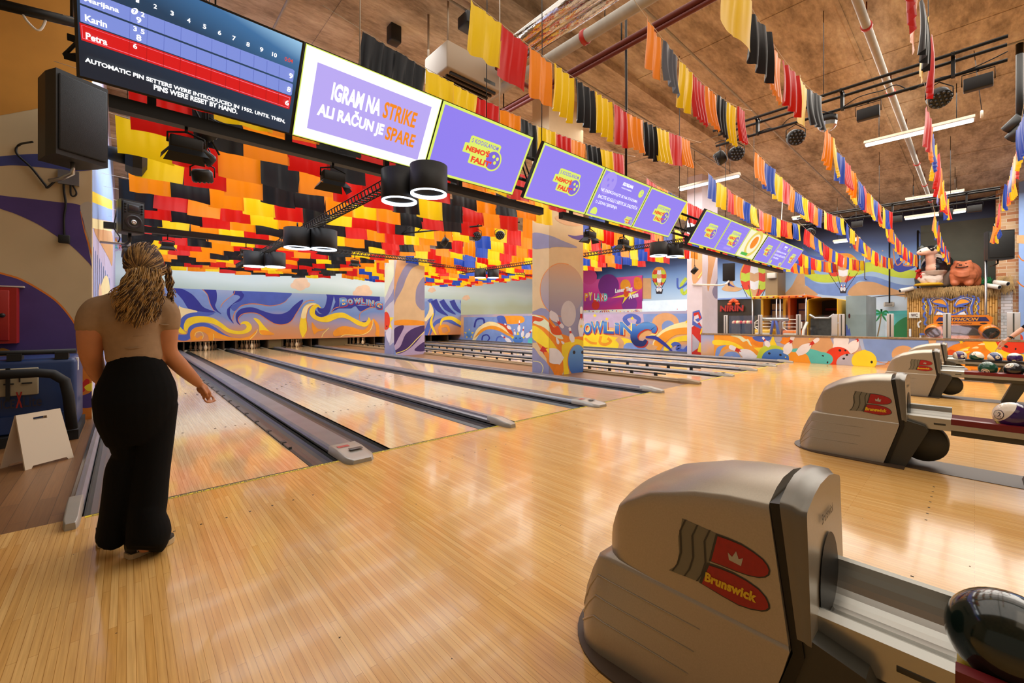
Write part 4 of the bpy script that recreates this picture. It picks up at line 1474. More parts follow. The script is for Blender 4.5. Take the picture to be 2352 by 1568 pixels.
def bunting(Y, x0, x1, z0, seq, label, group, sag=.16, seed=0, pitch=.475, vs_=(4, 5, 6, 7, 8), dy=0.0, z1=None):
    rnd = random.Random(seed)
    z1 = z0 if z1 is None else z1
    L = x1 - x0
    n = max(3, int(round(L / pitch)))
    rt = empty('flag_string', (x0, Y, z0), label, 'bunting', group)
    zz = lambda t: (z1 - z0) * t - sag * 4 * t * (1 - t)
    b = MB()
    b.tube([(L * t, dy * t, zz(t) + .004) for t in [k / 24 for k in range(-2, 27)]], .003, 'cord_white', 5)
    c = b.build('cord', None)
    c.parent = rt
    for i in range(n):
        t = (i + .5) / n
        o = bpy.data.objects.new('flag', flag_mesh(rnd.choice(vs_), seq[i % len(seq)]))
        col.objects.link(o)
        o.parent = rt
        o.location = (L * t, dy * t + rnd.uniform(-.01, .01), zz(t))
        sl = (zz(t + .02) - zz(t - .02)) / (.04 * L)
        o.rotation_euler = (rnd.uniform(-.06, .06), -math.atan(sl) * .8, rnd.uniform(-.12, .12))
        o.scale = (L / n / .5, 1, rnd.uniform(.93, 1.06))
    return rt


ZT = 4.13
CY = 'kyro'
# strings over the approach (nearest to the camera first) and over lanes one to four
bunting(.31, 2.2, 6.3, ZT, 'yroyrok', 'short satin flag string almost overhead, ending in red, orange and black', 'black, yellow, red and orange flag strings', seed=1)
bunting(1.35, 3.55, 6.6, ZT + .02, 'ykorykk', 'satin flag string with a large black flag at the frame top, before the lighting bar', 'black, yellow, red and orange flag strings', seed=2)
bunting(2.1, 3.62, 6.25, ZT, 'ogyrokyr', 'satin flag string starting with a plain orange flag and a grey one', 'black, yellow, red and orange flag strings', seed=3, pitch=.34)
bunting(3.05, 2.28, 6.64, ZT, 'yroykyrokyrok', 'satin flag string starting with a slack yellow flag beside the foil duct', 'black, yellow, red and orange flag strings', seed=4, pitch=.36)
bunting(4.1, 1.74, 6.35, ZT, 'kkyyrokyrokyry', 'satin flag string showing just above the second and third screens, starting with black', 'black, yellow, red and orange flag strings', seed=5, pitch=.36)
WORDS = ['first', 'second', 'third', 'fourth', 'fifth', 'sixth', 'seventh', 'eighth', 'ninth', 'tenth', 'eleventh', 'twelfth', 'thirteenth', 'fourteenth', 'fifteenth', 'sixteenth']
SEQ = ['ryokrkkoyr', 'yokrkorkro', 'kyrokorrky', 'orkkyrokko', 'rkokoyrkyr', 'kroryokkro', 'yokrkrokko', 'rkyoyrokrk']
for i in range(16):
    Y = 5.35 + i * .99
    bunting(Y, .15 - (i % 3) * .12, 6.85 + (i % 2) * .1, ZT - .25 - .012 * i, SEQ[i % 8][(i * 3) % 5:] + SEQ[(i + 3) % 8], '%s flag string behind the screens over the left four lanes, counted toward the pins' % WORDS[i],
            'flag strings over the left four lanes', sag=.08, seed=20 + i, pitch=.52, vs_=(0, 1, 2, 3, 4, 5))
# blue, yellow, red and orange strings over lanes five to eight
BS = ['byro', 'robyr', 'oybr', 'yrob']
for i, (Y, x0, x1) in enumerate([(-.45, 9.2, 14.0), (.42, 7.9, 14.6), (1.5, 7.6, 14.9), (2.5, 7.9, 14.9), (3.5, 8.3, 14.9), (4.45, 7.7, 14.9)]):
    lb = ['blue and red flag string at the right picture edge, hanging toward the viewer', 'flag string seen end-on beside the long ceiling tube light', 'flag string with a dark blue first flag, left of the long tube light',
          'flag string with an orange first flag, over the far lanes before the screens', 'flag string with a dark red first flag, just above the far screen row', 'flag string peeking out directly over the far six screens'][i]
    bunting(Y, x0, x1, ZT, BS[i % 4] * 2 if i != 3 else 'obyr', lb, 'blue, yellow, red and orange flag strings', sag=.2, seed=50 + i, pitch=.46)
for i in range(15):
    Y = 5.6 + i * 1.02
    bunting(Y, 7.4 - (i % 2) * .2, 14.9, ZT - .25 - .012 * i, BS[i % 4] + BS[(i + 1) % 4], '%s flag string behind the screens over the right four lanes, counted toward the pins' % WORDS[i],
            'flag strings over the right four lanes', sag=.1, seed=70 + i, pitch=.52, vs_=(0, 1, 2, 3, 5, 6))
# strings over the arcade beyond the low wall
for i, (Y, x0, x1) in enumerate([(-.4, 15.4, 19.0), (.7, 15.4, 25.2), (1.65, 15.4, 25.2), (2.5, 15.4, 25.6), (3.5, 15.4, 25.6), (4.5, 15.2, 25.6), (5.5, 15.2, 25.6)]):
    lb = ['short blue and orange flag string in front of the brick pier', 'flag string with red and orange flags above the cow statue', 'flag string with a red first flag left of the cow statue', 'flag string with yellow first flag above the painted balloon',
          'flag string with blue first flag above the boxed arcade cabinets', 'arcade flag string just behind the blue-led one', 'arcade flag string farthest to the left over the basketball machines'][i]
    bunting(Y, x0, x1, ZT - .05, BS[(i + 1) % 4] * 2, lb, 'flag strings over the arcade', sag=.25, seed=90 + i, pitch=.5)
# ---------------------------------------------------------------- hanging score screens
SB_, SV = Vector((0, 3.875, 2.811)), Vector((0, -.375, .6015))
SN = Vector((1, 0, 0)).cross(SV).normalized()
D = lambda n, h, s=1.0: glow('display_' + n, h, s)
D('purple', '#8f7ff0'); D('lilac', '#b9a9f4'); D('white', '#fffdf6', 1.15); D('lime', '#dff06a', 1.0); D('red', '#f0442c'); D('orange', '#f58a1e'); D('ink', '#7a64d8')
D('navy', '#14293c'); D('rowblue', '#7e90dc'); D('rowred', '#d8121a'); D('rowline', '#5566b8'); D('redline', '#a00c14'); D('pink', '#ff7a90'); D('text', '#ffffff', 1.2); D('ghost', '#a796f4'); D('cream', '#f6f2d0'); D('gold', '#e8d060')


def glowgrad(name, stops, frm, to):
    m = bpy.data.materials.new(name)
    m.use_nodes = True
    nt = m.node_tree
    bs = bsdf(m)
    bs.inputs['Base Color'].default_value = (.01, .01, .01, 1)
    bs.inputs['Roughness'].default_value = .3
    tc = nt.nodes.new('ShaderNodeTexCoord')
    sp = nt.nodes.new('ShaderNodeSeparateXYZ')
    nt.links.new(tc.outputs['Object'], sp.inputs[0])
    ad = nt.nodes.new('ShaderNodeMath')
    ad.operation = 'MULTIPLY_ADD'
    ad.inputs[1].default_value = .22
    nt.links.new(sp.outputs['X'], ad.inputs[0])
    nt.links.new(sp.outputs['Z'], ad.inputs[2])
    mr = nt.nodes.new('ShaderNodeMapRange')
    mr.inputs['From Min'].default_value = frm
    mr.inputs['From Max'].default_value = to
    nt.links.new(ad.outputs[0], mr.inputs[0])
    cr = nt.nodes.new('ShaderNodeValToRGB')
    el = cr.color_ramp.elements
    while len(el) < len(stops):
        el.new(.5)
    for e, (t, h) in zip(el, stops):
        e.position = t
        e.color = lin(h)
    nt.links.new(mr.outputs[0], cr.inputs[0])
    nt.links.new(cr.outputs[0], bs.inputs['Emission Color'])
    bs.inputs['Emission Strength'].default_value = 1
    MATS[name] = m
    return m


glowgrad('display_night', ((0, '#0f2030'), (.55, '#1d3f5c'), (.8, '#3a6fa0'), (1, '#a8d8f8')), -.3, .45)


def spx(x, y, lift=0.0):
    d = ray(x, y)
    o = Vector((0, 0, CAMZ))
    q = SB_ + SN * lift
    return o + d * ((q - o).dot(SN) / d.dot(SN))


class ScreenArt:
    """display picture drawn in screen coordinates (0..1 across, 0..1 up)"""

    def __init__(s, x0, w):
        s.mb, s.o, s.w, s.n = MB(), Vector((x0, SB_.y, SB_.z)), w, 0

    def p(s, u, v, lay=None):
        return s.o + Vector((s.w * u, 0, 0)) + SV * v + SN * (.002 + .0006 * (s.n if lay is None else lay))

    def fill(s, pts, m, smooth=False):
        s.n += 1
        q = [(a, c, 0) for a, c in pts]
        if smooth:
            q = spline(q, True, 5)
        w = [s.p(a[0], a[1]) for a in q]
        s.mb.add(w, [t for t in geometry.tessellate_polygon([w])], m)

    def rect(s, u0, v0, u1, v1, m):
        s.fill([(u0, v0), (u1, v0), (u1, v1), (u0, v1)], m)

    def disc(s, u, v, r, m, asp=1.778, n=28):
        s.fill([(u + r * math.cos(t), v + r * asp * math.sin(t)) for t in [2 * math.pi * k / n for k in range(n)]], m)

    def txt(s, body, u0, v0, u1, v1, m, bold=.02, spacing=1.0, shear=0.0):
        s.n += 1
        o = s.p(u0, v0)
        text(s.mb, body, m, o, s.p(u1, v0) - o, s.p(u0 + shear, v1) - o, bold, spacing)

    def logo(s, u0, v0, u1, v1):
        f = lambda a, c: (u0 + (u1 - u0) * a, v0 + (v1 - v0) * c)
        L = 'display_lime'
        s.fill([f(.1, .66), f(.1, .96), f(.14, 1), f(.86, 1), f(.9, .95), f(.9, .66)], L)
        s.fill([f(0, .34), f(0, .68), f(.04, .7), f(.9, .7), f(.9, .34)], L)
        s.fill([f(.2, .02), f(.2, .38), f(.8, .38), f(.8, 0), f(.24, 0)], L)
        cu, cv = f(.80, .36)
        rr = (u1 - u0) * .225
        s.disc(cu, cv, rr, L)
        s.disc(cu, cv, rr * .84, 'display_ink')
        for a, c in ((.79, .52), (.9, .47), (.86, .3)):
            s.disc(*f(a, c), rr * .17, L)
        s.txt('S KOOGLANOM', *f(.14, .76), *f(.84, .92), 'display_ink', .015, 1.1)
        s.txt("NEMO'Š", *f(.06, .42), *f(.66, .66), 'display_red', .05)
        s.txt("FALIT'", *f(.25, .07), *f(.78, .3), 'display_red', .05)


def screen(x0, w, kind, label):
    rt = root('score_screen', (x0 + w / 2, 3.69, 3.11), label, 'screen', 'row of hanging score screens')
    b = MB()
    e = .008
    A = [Vector((x0, SB_.y, SB_.z)), Vector((x0 + w, SB_.y, SB_.z)), Vector((x0 + w, SB_.y, SB_.z)) + SV, Vector((x0, SB_.y, SB_.z)) + SV]
    F = [p + SN * .004 for p in A]
    Bk = [p - SN * .05 for p in A]
    b.add(F + Bk, [(0, 1, 2, 3), (7, 6, 5, 4), (0, 4, 5, 1), (1, 5, 6, 2), (2, 6, 7, 3), (3, 7, 4, 0)], 'black_plastic')
    c = (A[0] + A[2]) / 2 - SN * .09
    for sx in (-.25, .25):
        b.box(c.x + sx - .03, c.x + sx + .03, c.y - .02, c.y + .3, c.z - .04, c.z + .04, 'black_metal')
    b.build('housing', rt)
    s = ScreenArt(x0, w)
    s.n = 6
    i = .012
    if kind == 'score':
        s.rect(i, .02, 1 - i, .98, 'display_night')
        k = lambda x, y: (x * .29787, y * .29787)

        def poly(pts, m):
            s.n += 1
            q = [spx(*k(*p), .002 + .0006 * s.n) for p in pts]
            s.mb.add(q, [t for t in geometry.tessellate_polygon([q])], m)
        poly([(612, -90), (616, 22), (2258, 635), (2272, 548), (2258, 535)], 'display_rowblue')
        poly([(617, 38), (620, 165), (2240, 737), (2250, 730), (2258, 652), (2250, 645)], 'display_rowblue')
        poly([(612, 172), (628, 308), (2230, 843), (2247, 745)], 'display_rowred')
        poly([(628, 190), (636, 296), (2222, 832), (2236, 752)], 'display_pink')
        poly([(633, 194), (640, 292), (2219, 827), (2231, 756)], 'display_rowred')
        for t in (1000, 1135, 1265, 1393, 1515, 1630, 1745, 1850, 1955, 2055, 2150):
            f = (t - 612) / (2250 - 612)
            yt = lambda a, c: a + (c - a) * f
            poly([(t, yt(38, 648)), (t + 3, yt(38, 648)), (t - 1, yt(165, 737)), (t - 4, yt(165, 737))], 'display_rowline')
            poly([(t + 3, yt(-90, 545)), (t + 6, yt(-90, 545)), (t + 3, yt(22, 635)), (t, yt(22, 635))], 'display_rowline')
            poly([(t - 3, yt(172, 748)), (t, yt(172, 748)), (t - 4, yt(308, 840)), (t - 7, yt(308, 840))], 'display_redline')

        def ptxt(body, x0_, y0_, x1_, y1_, h, m='display_text', bold=.03):
            s.n += 1
            lf = .002 + .0006 * s.n
            o = spx(*k(x0_, y0_), lf)
            u_ = spx(*k(x1_, y1_), lf) - o
            hp = spx(*k(x0_, y0_ - h), lf) - o
            text(s.mb, body, m, o, u_, SV.normalized() * (hp.dot(SV.normalized())), bold)
        for n_, x, y in (('1', 1060, 0), ('2', 1197, 48), ('3', 1327, 100), ('4', 1455, 155), ('5', 1577, 203), ('6', 1692, 250), ('7', 1803, 293), ('8', 1911, 340), ('9', 2015, 380)):
            ptxt(n_, x - 13, y + 15, x + 13, y + 24, 36)
        ptxt('10', 2096, 432, 2133, 446, 34)
        ptxt('0:04', 2193, 468, 2256, 490, 34, 'display_red', .01)
        ptxt('Marijana', 650, 20, 918, 112, 52)
        ptxt('Karin', 655, 160, 826, 218, 52)
        ptxt('Petra', 662, 300, 828, 352, 52)
        ptxt('2', 1085, 125, 1115, 136, 38)
        ptxt('9', 1050, 172, 1090, 186, 48)
        ptxt('3', 1028, 236, 1056, 246, 38)
        ptxt('5', 1085, 258, 1115, 268, 38)
        ptxt('8', 1050, 308, 1090, 322, 48)
        ptxt('6', 1026, 370, 1058, 382, 40)
        ptxt('9', 2226, 600, 2256, 612, 42)
        ptxt('8', 2211, 704, 2240, 714, 42)
        ptxt('6', 2196, 806, 2226, 818, 42)
        q = [spx(*k(1038 + 27 * math.cos(t), 86 + 25 * math.sin(t)), .014) for t in [2 * math.pi * j / 24 for j in range(24)]]
        s.mb.add(q, [tuple(range(24))], 'display_text')
        s.n += 14
        ptxt('7', 1026, 98, 1050, 106, 32, 'display_rowblue')
        ptxt('AUTOMATIC PIN SETTERS WERE INTRODUCED IN 1952. UNTIL THEN,', 655, 482, 2197, 955, 42, bold=.04)
        ptxt('PINS WERE RESET BY HAND.', 1185, 690, 1830, 880, 42, bold=.04)
    elif kind == 'strike':
        s.rect(.004, .01, .996, .99, 'display_lime')
        s.rect(.01, .02, .99, .98, 'display_white')
        s.rect(.085, .13, .925, .855, 'display_lilac')
        s.txt('IGRAM NA', .2, .52, .545, .72, 'display_text', .045)
        s.txt('STRIKE', .565, .52, .83, .72, 'display_orange', .03)
        s.txt('ALI RAČUN JE', .13, .27, .6, .49, 'display_text', .045)
        s.txt('SPARE', .62, .27, .86, .445, 'display_orange', .03)
    else:
        s.rect(.004, .01, .996, .99, 'display_lime')
        s.rect(.026, .046, .974, .954, 'display_purple')
        if kind == 'logo':
            s.logo(.30, .30, .72, .70)
        elif kind == 'logo_big':
            for r in range(9):
                s.txt('NEMOJ TRČATI PREKO CRTE', .05, .1 + r * .1, .95, .135 + r * .1, 'display_ghost', .0)
            s.logo(.26, .26, .76, .74)
            s.rect(.3, .12, .62, .2, 'display_ghost')
        elif kind == 'rules':
            s.disc(.17, .74, .13, 'display_ghost')
            for a, c in ((.13, .8), (.21, .82), (.17, .7)):
                s.disc(a, c, .018, 'display_purple')
            s.txt('KOOGLANA', .42, .8, .64, .87, 'display_text', .06)
            s.txt('PRAVILA PONAŠANJA', .42, .73, .64, .77, 'display_text', .01)
            s.disc(.85, .77, .05, 'display_lime')
            for a, c in ((.85, .82), (.865, .77)):
                s.disc(a, c, .008, 'display_purple')
            s.txt('NE ZADRŽAVAJTE SE NA STAZAMA,', .08, .54, .86, .63, 'display_text', .005)
            s.txt('BACITE KUGLU I SIĐITE SA ZALETIŠTA', .08, .41, .92, .5, 'display_text', .005)
            s.txt('U ZONU SJEDENJA.', .08, .28, .52, .36, 'display_text', .005)
            s.disc(.12, .11, .06, 'display_lime')
            s.rect(.03, .046, .2, .07, 'display_purple')
            s.logo(.76, .06, .93, .22)
        elif kind == 'plain':
            s.rect(.026, .046, .974, .954, 'display_cream')
            s.disc(.55, .55, .34, 'display_gold', 1.4)
            s.disc(.55, .55, .25, 'display_cream', 1.4)
            s.disc(.55, .6, .15, 'display_orange', 1.5)
            s.rect(.2, .1, .55, .2, 'green_lit')
    s.mb.build('display', rt)
    return rt


glow('green_lit', '#3cb84a')
SCR = [(-.235, 'score', 'large score table screen with a red player row, first of the screen row'), (1.025, 'strike', 'screen with white border reading IGRAM NA STRIKE'),
       (2.285, 'logo', 'purple logo screen right beside the white bordered text screen'), (3.72, 'logo', 'purple logo screen just past the first gap in the screen row'),
       (4.98, 'rules', 'purple screen with white house rules text, before the nearest painted pillar'), (6.24, 'logo', 'purple logo screen ending the middle group of three screens')]
for x, k, lb in SCR:
    screen(x, 1.255, k, lb)
SC3 = [(8.3, 1.24, 'logo', 'purple logo screen first past the second gap with open truss'), (9.54, 1.2, 'logo_big', 'purple screen with a larger logo over faint text lines'), (10.74, 1.16, 'plain', 'cream screen with an orange and gold picture among purple ones'),
       (11.95, 1.1, 'logo', 'purple logo screen directly after the cream picture screen'), (13.05, 1.1, 'rules', 'small distant screen with white rules text, second from the far end'), (14.15, 1.05, 'logo', 'last purple logo screen at the far end of the row')]
for x, w, k, lb in SC3:
    screen(x, w, k, lb)

# truss and rail that carry the screens
def bar(b, p, q, r, m='black_metal', n=8):
    b.tube([p, q], r, m, n)


for x0, x1, lb in ((-.3, 4.0, 'black truss behind the near group of three screens'), (3.6, 7.9, 'black truss behind the middle group of three screens'), (7.9, 15.3, 'black truss behind the far group of six screens')):
    rt = root('screen_truss', ((x0 + x1) / 2, 4.05, 3.2), lb, 'truss', 'screen trusses')
    b = MB()
    for z, y in ((2.98, 4.0), (3.2, 4.2), (3.42, 4.0)):
        bar(b, (x0, y, z), (x1, y, z), .024)
    b.build('tube', rt)
    b = MB()
    n = int((x1 - x0) / .45)
    for i in range(n):
        xa = x0 + (x1 - x0) * i / n
        xb = x0 + (x1 - x0) * (i + .5) / n
        bar(b, (xa, 4.0, 2.98), (xb, 4.0, 3.42), .011, n=6)
        bar(b, (xb, 4.0, 3.42), (xb + (xb - xa), 4.0, 2.98), .011, n=6)
        bar(b, (xa, 4.0, 2.98), (xb, 4.2, 3.2), .009, n=6)
    b.build('brace', rt)
for x0, x1, z, lb in ((-.09, 4.2, 2.70, 'long black rail under the near three screens'), (4.6, 7.02, 2.72, 'black rail under the middle screens, meeting the near pillar'), (8.27, 14.9, 2.72, 'black rail under the far six screens')):
    b = MB()
    b.box(x0, x1, 3.96, 4.04, z, z + .09, 'black_metal')
    for k in range(int((x1 - x0) / .9)):
        b.box(x0 + .2 + k * .9, x0 + .25 + k * .9, 3.98, 4.02, z + .09, 3.0, 'black_metal')
    b.build('support_rail', label=lb, cat='rail', group='screen support rails')
# hanging wires from the ceiling to the truss
for x, y, lb in ((.5, 3.9, 'hanging wire above the score table screen'), (1.62, 3.9, 'pale hanging wire at the left side of the black satin flag'), (3.15, 3.9, 'thin hanging wire above the third screen'), (3.35, 3.9, 'white hanging wire right of the third screen'), (4.15, 3.95, 'hanging wire above the fourth screen'),
                 (6.2, 3.95, 'hanging rod above the sixth screen'), (8.1, 3.95, 'hanging wire in the open truss gap'), (10.4, 3.95, 'hanging wire above the cream picture screen'), (12.3, 3.95, 'hanging wire over the far screens')):
    b = MB()
    b.tube([(x, y, 3.4), (x + .01, y, 5), (x, y, CEIL)], .006 if 'rod' not in lb else .02, 'white_wire' if 'white' in lb or 'pale' in lb else 'black_metal', 6)
    b.build('hanging_wire', label=lb, cat='wire', group='screen hanging wires')
# ---------------------------------------------------------------- ring pendants on perforated trays, floods, speakers, lighting bars
glow('ring_light', '#dcebff', 4.0)
mat('drum_black', '#121213', 0.55, var=.2, vscale=40)
mat('lens_glass', '#5a5f66', 0.15, 0.6)
mat('speaker_black', '#101011', 0.6, bump=.25, bscale=220)
mat('led_dark', '#2a2c30', 0.25, 0.3)


def tray(p, q, label):
    """perforated black cable tray"""
    p, q = Vector(p), Vector(q)
    b = MB()
    d = q - p
    L = d.length
    t = d.normalized()
    s_ = Vector((0, 0, 1)).cross(t)
    w, h = .055, .085
    for sx in (-1, 1):
        for z in (0, h):
            a = p + s_ * (w * sx) + Vector((0, 0, z))
            b.tube([a, a + d], .008, 'black_metal', 4)
    n = int(L / .1)
    for i in range(n):
        a = p + t * (L * i / n)
        for sx in (-1, 1):
            m = a + s_ * (w * sx)
            b.tube([m, m + t * .05 + Vector((0, 0, h))], .010, 'black_metal', 4, caps=False)
        b.tube([a - s_ * w, a + s_ * w], .010, 'black_metal', 4, caps=False)
    return b.build('cable_tray', label=label, cat='cable tray', group='perforated cable trays')


tray((2.19, 4.05, 2.76), (2.19, 13.2, 2.66), 'perforated black tray running from the near rail toward the pins over the second lane')
tray((9.4, 4.1, 3.04), (9.4, 13.2, 3.04), 'perforated black tray running toward the pins past the gap in the screens')
tray((3.4, 11.2, 3.02), (7.0, 11.2, 3.02), 'black tray over the third and fourth lanes, ending at the farther painted pillar')
tray((8.3, 13.6, 3.3), (15.3, 13.6, 3.3), 'black tray across the right lanes behind the nearest painted pillar')


def pendant(x, y, z, label, r=.2, h=.3):
    rt = root('ring_pendant', (x, y, z), label, 'pendant lamp', 'black drum pendants with lit rings')
    b = MB()
    b.lathe([(r * .2, h), (r, h), (r, .015), (r * .985, 0), (r * .9, 0), (r * .89, .07), (.01, .12)], (x, y, z), 'drum_black', 36)
    b.build('drum', rt, fix=True)
    b = MB()
    b.lathe([(r * .885, .02), (r * .885, -.012), (r * .965, -.012), (r * .965, .0)], (x, y, z), 'ring_light', 40)
    b.build('light_ring', rt)
    b = MB()
    b.box(x - .03, x + .03, y - .05, y + .05, z + .1, z + .13, 'led_dark')
    b.tube([(x - .05, y, z + .08), (x, y + .03, z + .1), (x + .06, y, z + .08)], .006, 'cable', 5)
    b.build('driver', rt)
    b = MB()
    b.tube([(x, y, z + h), (x, y, z + h + .03), (x, 3.97, 2.73)] if y < 4 else [(x, y, z + h), (x, y, z + h + .1)], .012, 'black_metal', 6)
    b.build('stem', rt)
    return rt


pendant(1.95, 3.75, 2.41, 'left drum of the nearest pair of lit ring pendants below the screens', .172, .28)
pendant(2.075, 3.42, 2.434, 'right drum of the nearest pair of lit ring pendants below the screens', .172, .25)
for x, y, lb in ((2.02, 7.3, 'left drum of the middle pendant pair on the tray'), (2.38, 7.15, 'right drum of the middle pendant pair on the tray'),
                 (2.02, 10.4, 'left drum of the pendant pair farthest along the left tray'), (2.38, 10.2, 'right drum of the pendant pair farthest along the left tray'),
                 (9.22, 5.0, 'left drum of the lit pendant pair next to the white pillar'), (9.62, 4.8, 'right drum of the lit pendant pair next to the white pillar'),
                 (9.25, 11.8, 'left drum of the small distant pendant pair between the pillars'), (9.6, 11.5, 'right drum of the small distant pendant pair between the pillars')):
    pendant(x, y, 2.42 if x < 5 else 2.78, lb)


def flood(x, y, z, label):
    """black flood lamp with barn doors, hung under a rail"""
    rt = root('flood_lamp', (x, y, z), label, 'flood lamp', 'barn-door flood lamps')
    b = MB()
    b.rbox(x - .1, x + .1, y - .055, y + .055, z, z + .09, 'black_plastic', .012)
    for k in range(5):
        b.box(x - .08, x + .08, y + .055, y + .065, z + .01 + k * .016, z + .018 + k * .016, 'black_metal')
    b.build('lamp_body', rt)
    for sx in (-1, 1):
        b = MB()
        b.add([(x + sx * .1, y - .055, z), (x + sx * .1, y + .055, z), (x + sx * .15, y + .07, z - .07), (x + sx * .15, y - .07, z - .07)], [(0, 1, 2, 3)], 'black_metal')
        b.build('barn_door', rt)
    for sy in (-1, 1):
        b = MB()
        b.add([(x - .1, y + sy * .055, z), (x + .1, y + sy * .055, z), (x + .13, y + sy * .12, z - .06), (x - .13, y + sy * .12, z - .06)], [(0, 1, 2, 3)], 'black_metal')
        b.build('barn_door', rt)
    b = MB()
    zt = FLOOD_TOP
    b.tube([(x - .11, y, z + .04), (x - .11, y, z + .11), (x, y, z + .14), (x + .11, y, z + .11), (x + .11, y, z + .04)], .008, 'black_metal', 6)
    b.tube([(x, y, z + .13), (x, y, zt)], .01, 'black_metal', 6)
    b.build('yoke', rt)


FLOOD_TOP = 2.705
for px, py, lb in ((428, 305, 'barn-door flood lamp hanging from the near rail below the score table screen'), (765, 398, 'barn-door flood lamp hanging from the near rail left of the nearest ring pendants'),
                   (1355, 535, 'barn-door flood lamp under the middle rail just right of the nearest pillar'), (1432, 548, 'barn-door flood lamp under the middle rail before the blue and orange flags')):
    p = P(px, py, 'Y', 4.0)
    flood(p.x, 4.0, min(p.z, 2.53), lb)
FLOOD_TOP = 3.02
for px, lb in ((385, 'barn-door flood lamp on the cross rail above the MINI GOLF sign'), (565, 'barn-door flood lamp on the cross rail over the second lane'), (815, 'barn-door flood lamp on the cross tray near the farther pillar')):
    p = P(px, 540, 'Y', 11.2)
    flood(p.x, 11.2, 2.78, lb)
b = MB()
b.box(XL + .005, 3.3, 11.15, 11.25, 3.02, 3.14, 'black_metal')
b.build('cross_rail', label='solid black rail across the first two lanes behind the woman', cat='rail')


def spot(x, y, z, label, az, el, s=1.0, grp='stage spot lamps'):
    """round multi-led spot hanging by its yoke"""
    rt = root('stage_spot', (x, y, z), label, 'spot lamp', grp)
    d = Vector((math.sin(az) * math.cos(el), math.cos(az) * math.cos(el), -math.sin(el)))
    a = Vector((0, 0, 1)).cross(d).normalized()
    u = d.cross(a)
    r = .115 * s
    c = Vector((x, y, z - .22 * s))
    b = MB()
    b.tube([c - d * .09 * s, c - d * .06 * s, c + d * .05 * s, c + d * .055 * s], [r * .75, r, r, r * .93], 'black_plastic', 20)
    b.build('lamp_body', rt)
    b = MB()
    for R_, n in ((0, 1), (.45, 6), (.8, 12)):
        for k in range(n):
            t = 2 * math.pi * k / n
            q = c + d * .056 * s + a * (r * R_ * math.cos(t)) + u * (r * R_ * math.sin(t))
            b.ball(q, .017 * s, 'lens_glass', 8, 5)
    b.build('lens', rt)
    b = MB()
    w = r + .02
    if 'lanes' in grp:
        b.tube([c + Vector((0, 0, .2 * s)), Vector((c.x, c.y, CEIL))], .006, 'black_metal', 5)
    b.tube([c + a * w, c + a * w + Vector((0, 0, .12 * s)), c + Vector((0, 0, .2 * s)), c - a * w + Vector((0, 0, .12 * s)), c - a * w], .008, 'black_metal', 6)
    b.build('yoke', rt)


def dark_box_lamp(x, y, z, label):
    rt = root('wash_lamp', (x, y, z), label, 'wash lamp', 'wash lamps on the lighting bar')
    b = MB()
    b.rbox(x - .05, x + .05, y - .14, y + .14, z - .28, z - .1, 'black_plastic', .012)
    b.build('lamp_body', rt)
    b = MB()
    b.tube([(x, y - .155, z - .19), (x, y - .155, z - .03), (x, y + .155, z - .03), (x, y + .155, z - .19)], .007, 'black_metal', 6)
    b.tube([(x, y, z - .03), (x, y, z)], .01, 'black_metal', 6)
    b.build('yoke', rt)


def light_bar(px0, px1, z, name_label, hang):
    """three-tube triangular lighting bar along the lanes direction"""
    A, B = P(*px0, 'Z', z), P(*px1, 'Z', z)
    B.x = A.x = (A.x + B.x) / 2
    rt = root('lighting_bar', (A.x, (A.y + B.y) / 2, z), name_label, 'lighting bar', 'lighting bars under the ceiling')
    b = MB()
    for dx, dz in ((0, 0), (-.13, .26), (.13, .26)):
        b.tube([(A.x + dx, A.y, z + dz), (A.x + dx, B.y, z + dz)], .025, 'black_metal', 8)
    b.build('tube', rt)
    n = max(3, int(abs(A.y - B.y) / 1.5))
    for i in range(n):
        y = A.y + (B.y - A.y) * (i + .6) / n
        b = MB()
        b.box(A.x - .05, A.x + .05, y - .02, y + .02, z - .02, z + .28, 'black_metal')
        b.box(A.x - .15, A.x + .15, y - .02, y + .02, z + .24, z + .28, 'black_metal')
        b.build('bracket', rt)
    for i in (1, n - 1):
        y = A.y + (B.y - A.y) * (i + .4) / n
        b = MB()
        b.tube([(A.x, y, z + .26), (A.x, y, CEIL)], .006, 'black_metal', 5)
        b.build('hanger', rt)
    rnd = random.Random(3)
    b = MB()
    pts = [(A.x - .02 + rnd.uniform(-.03, .03), A.y + (B.y - A.y) * i / 24, z + .02 + rnd.uniform(-.06, .1)) for i in range(25)]
    b.tube(spline(pts, False, 4), .008, 'cable', 5)
    b.build('cable', rt)
    return A, B


A, B = light_bar((1632, 327), (2312, 155), 4.75, 'long black lighting bar with round spots at the upper right', 0)
for t, az, el, lb in ((.02, -.4, .5, 'leftmost round spot on the long lighting bar, seen from its side'), (.1, -2.3, .35, 'round spot with visible leds second from the left on the long bar'), (.36, -2.2, .45, 'round multi-led spot in the middle of the long lighting bar'),
                      (.83, -2.0, .8, 'round spot pointing down near the right end of the long bar')):
    spot(A.x, A.y + (B.y - A.y) * t, 4.74, lb, az, el, 1.15)
for t, lb in ((.62, 'grey checked wash lamp right of the mirror dome on the long bar'), (.93, 'flat black wash lamp at the right end of the long bar')):
    dark_box_lamp(A.x, A.y + (B.y - A.y) * t, 4.74, lb)
rt = root('effect_light', (A.x, A.y + (B.y - A.y) * .48, 4.5), 'clear faceted dome effect light under the black flag', 'effect light')
b = MB()
y = A.y + (B.y - A.y) * .48
b.lathe([(.14, 0), (.13, -.06), (.09, -.11), (.03, -.135), (.001, -.14)], (A.x, y, 4.58), 'steel', 12, smooth=False)
b.build('dome', rt)
b = MB()
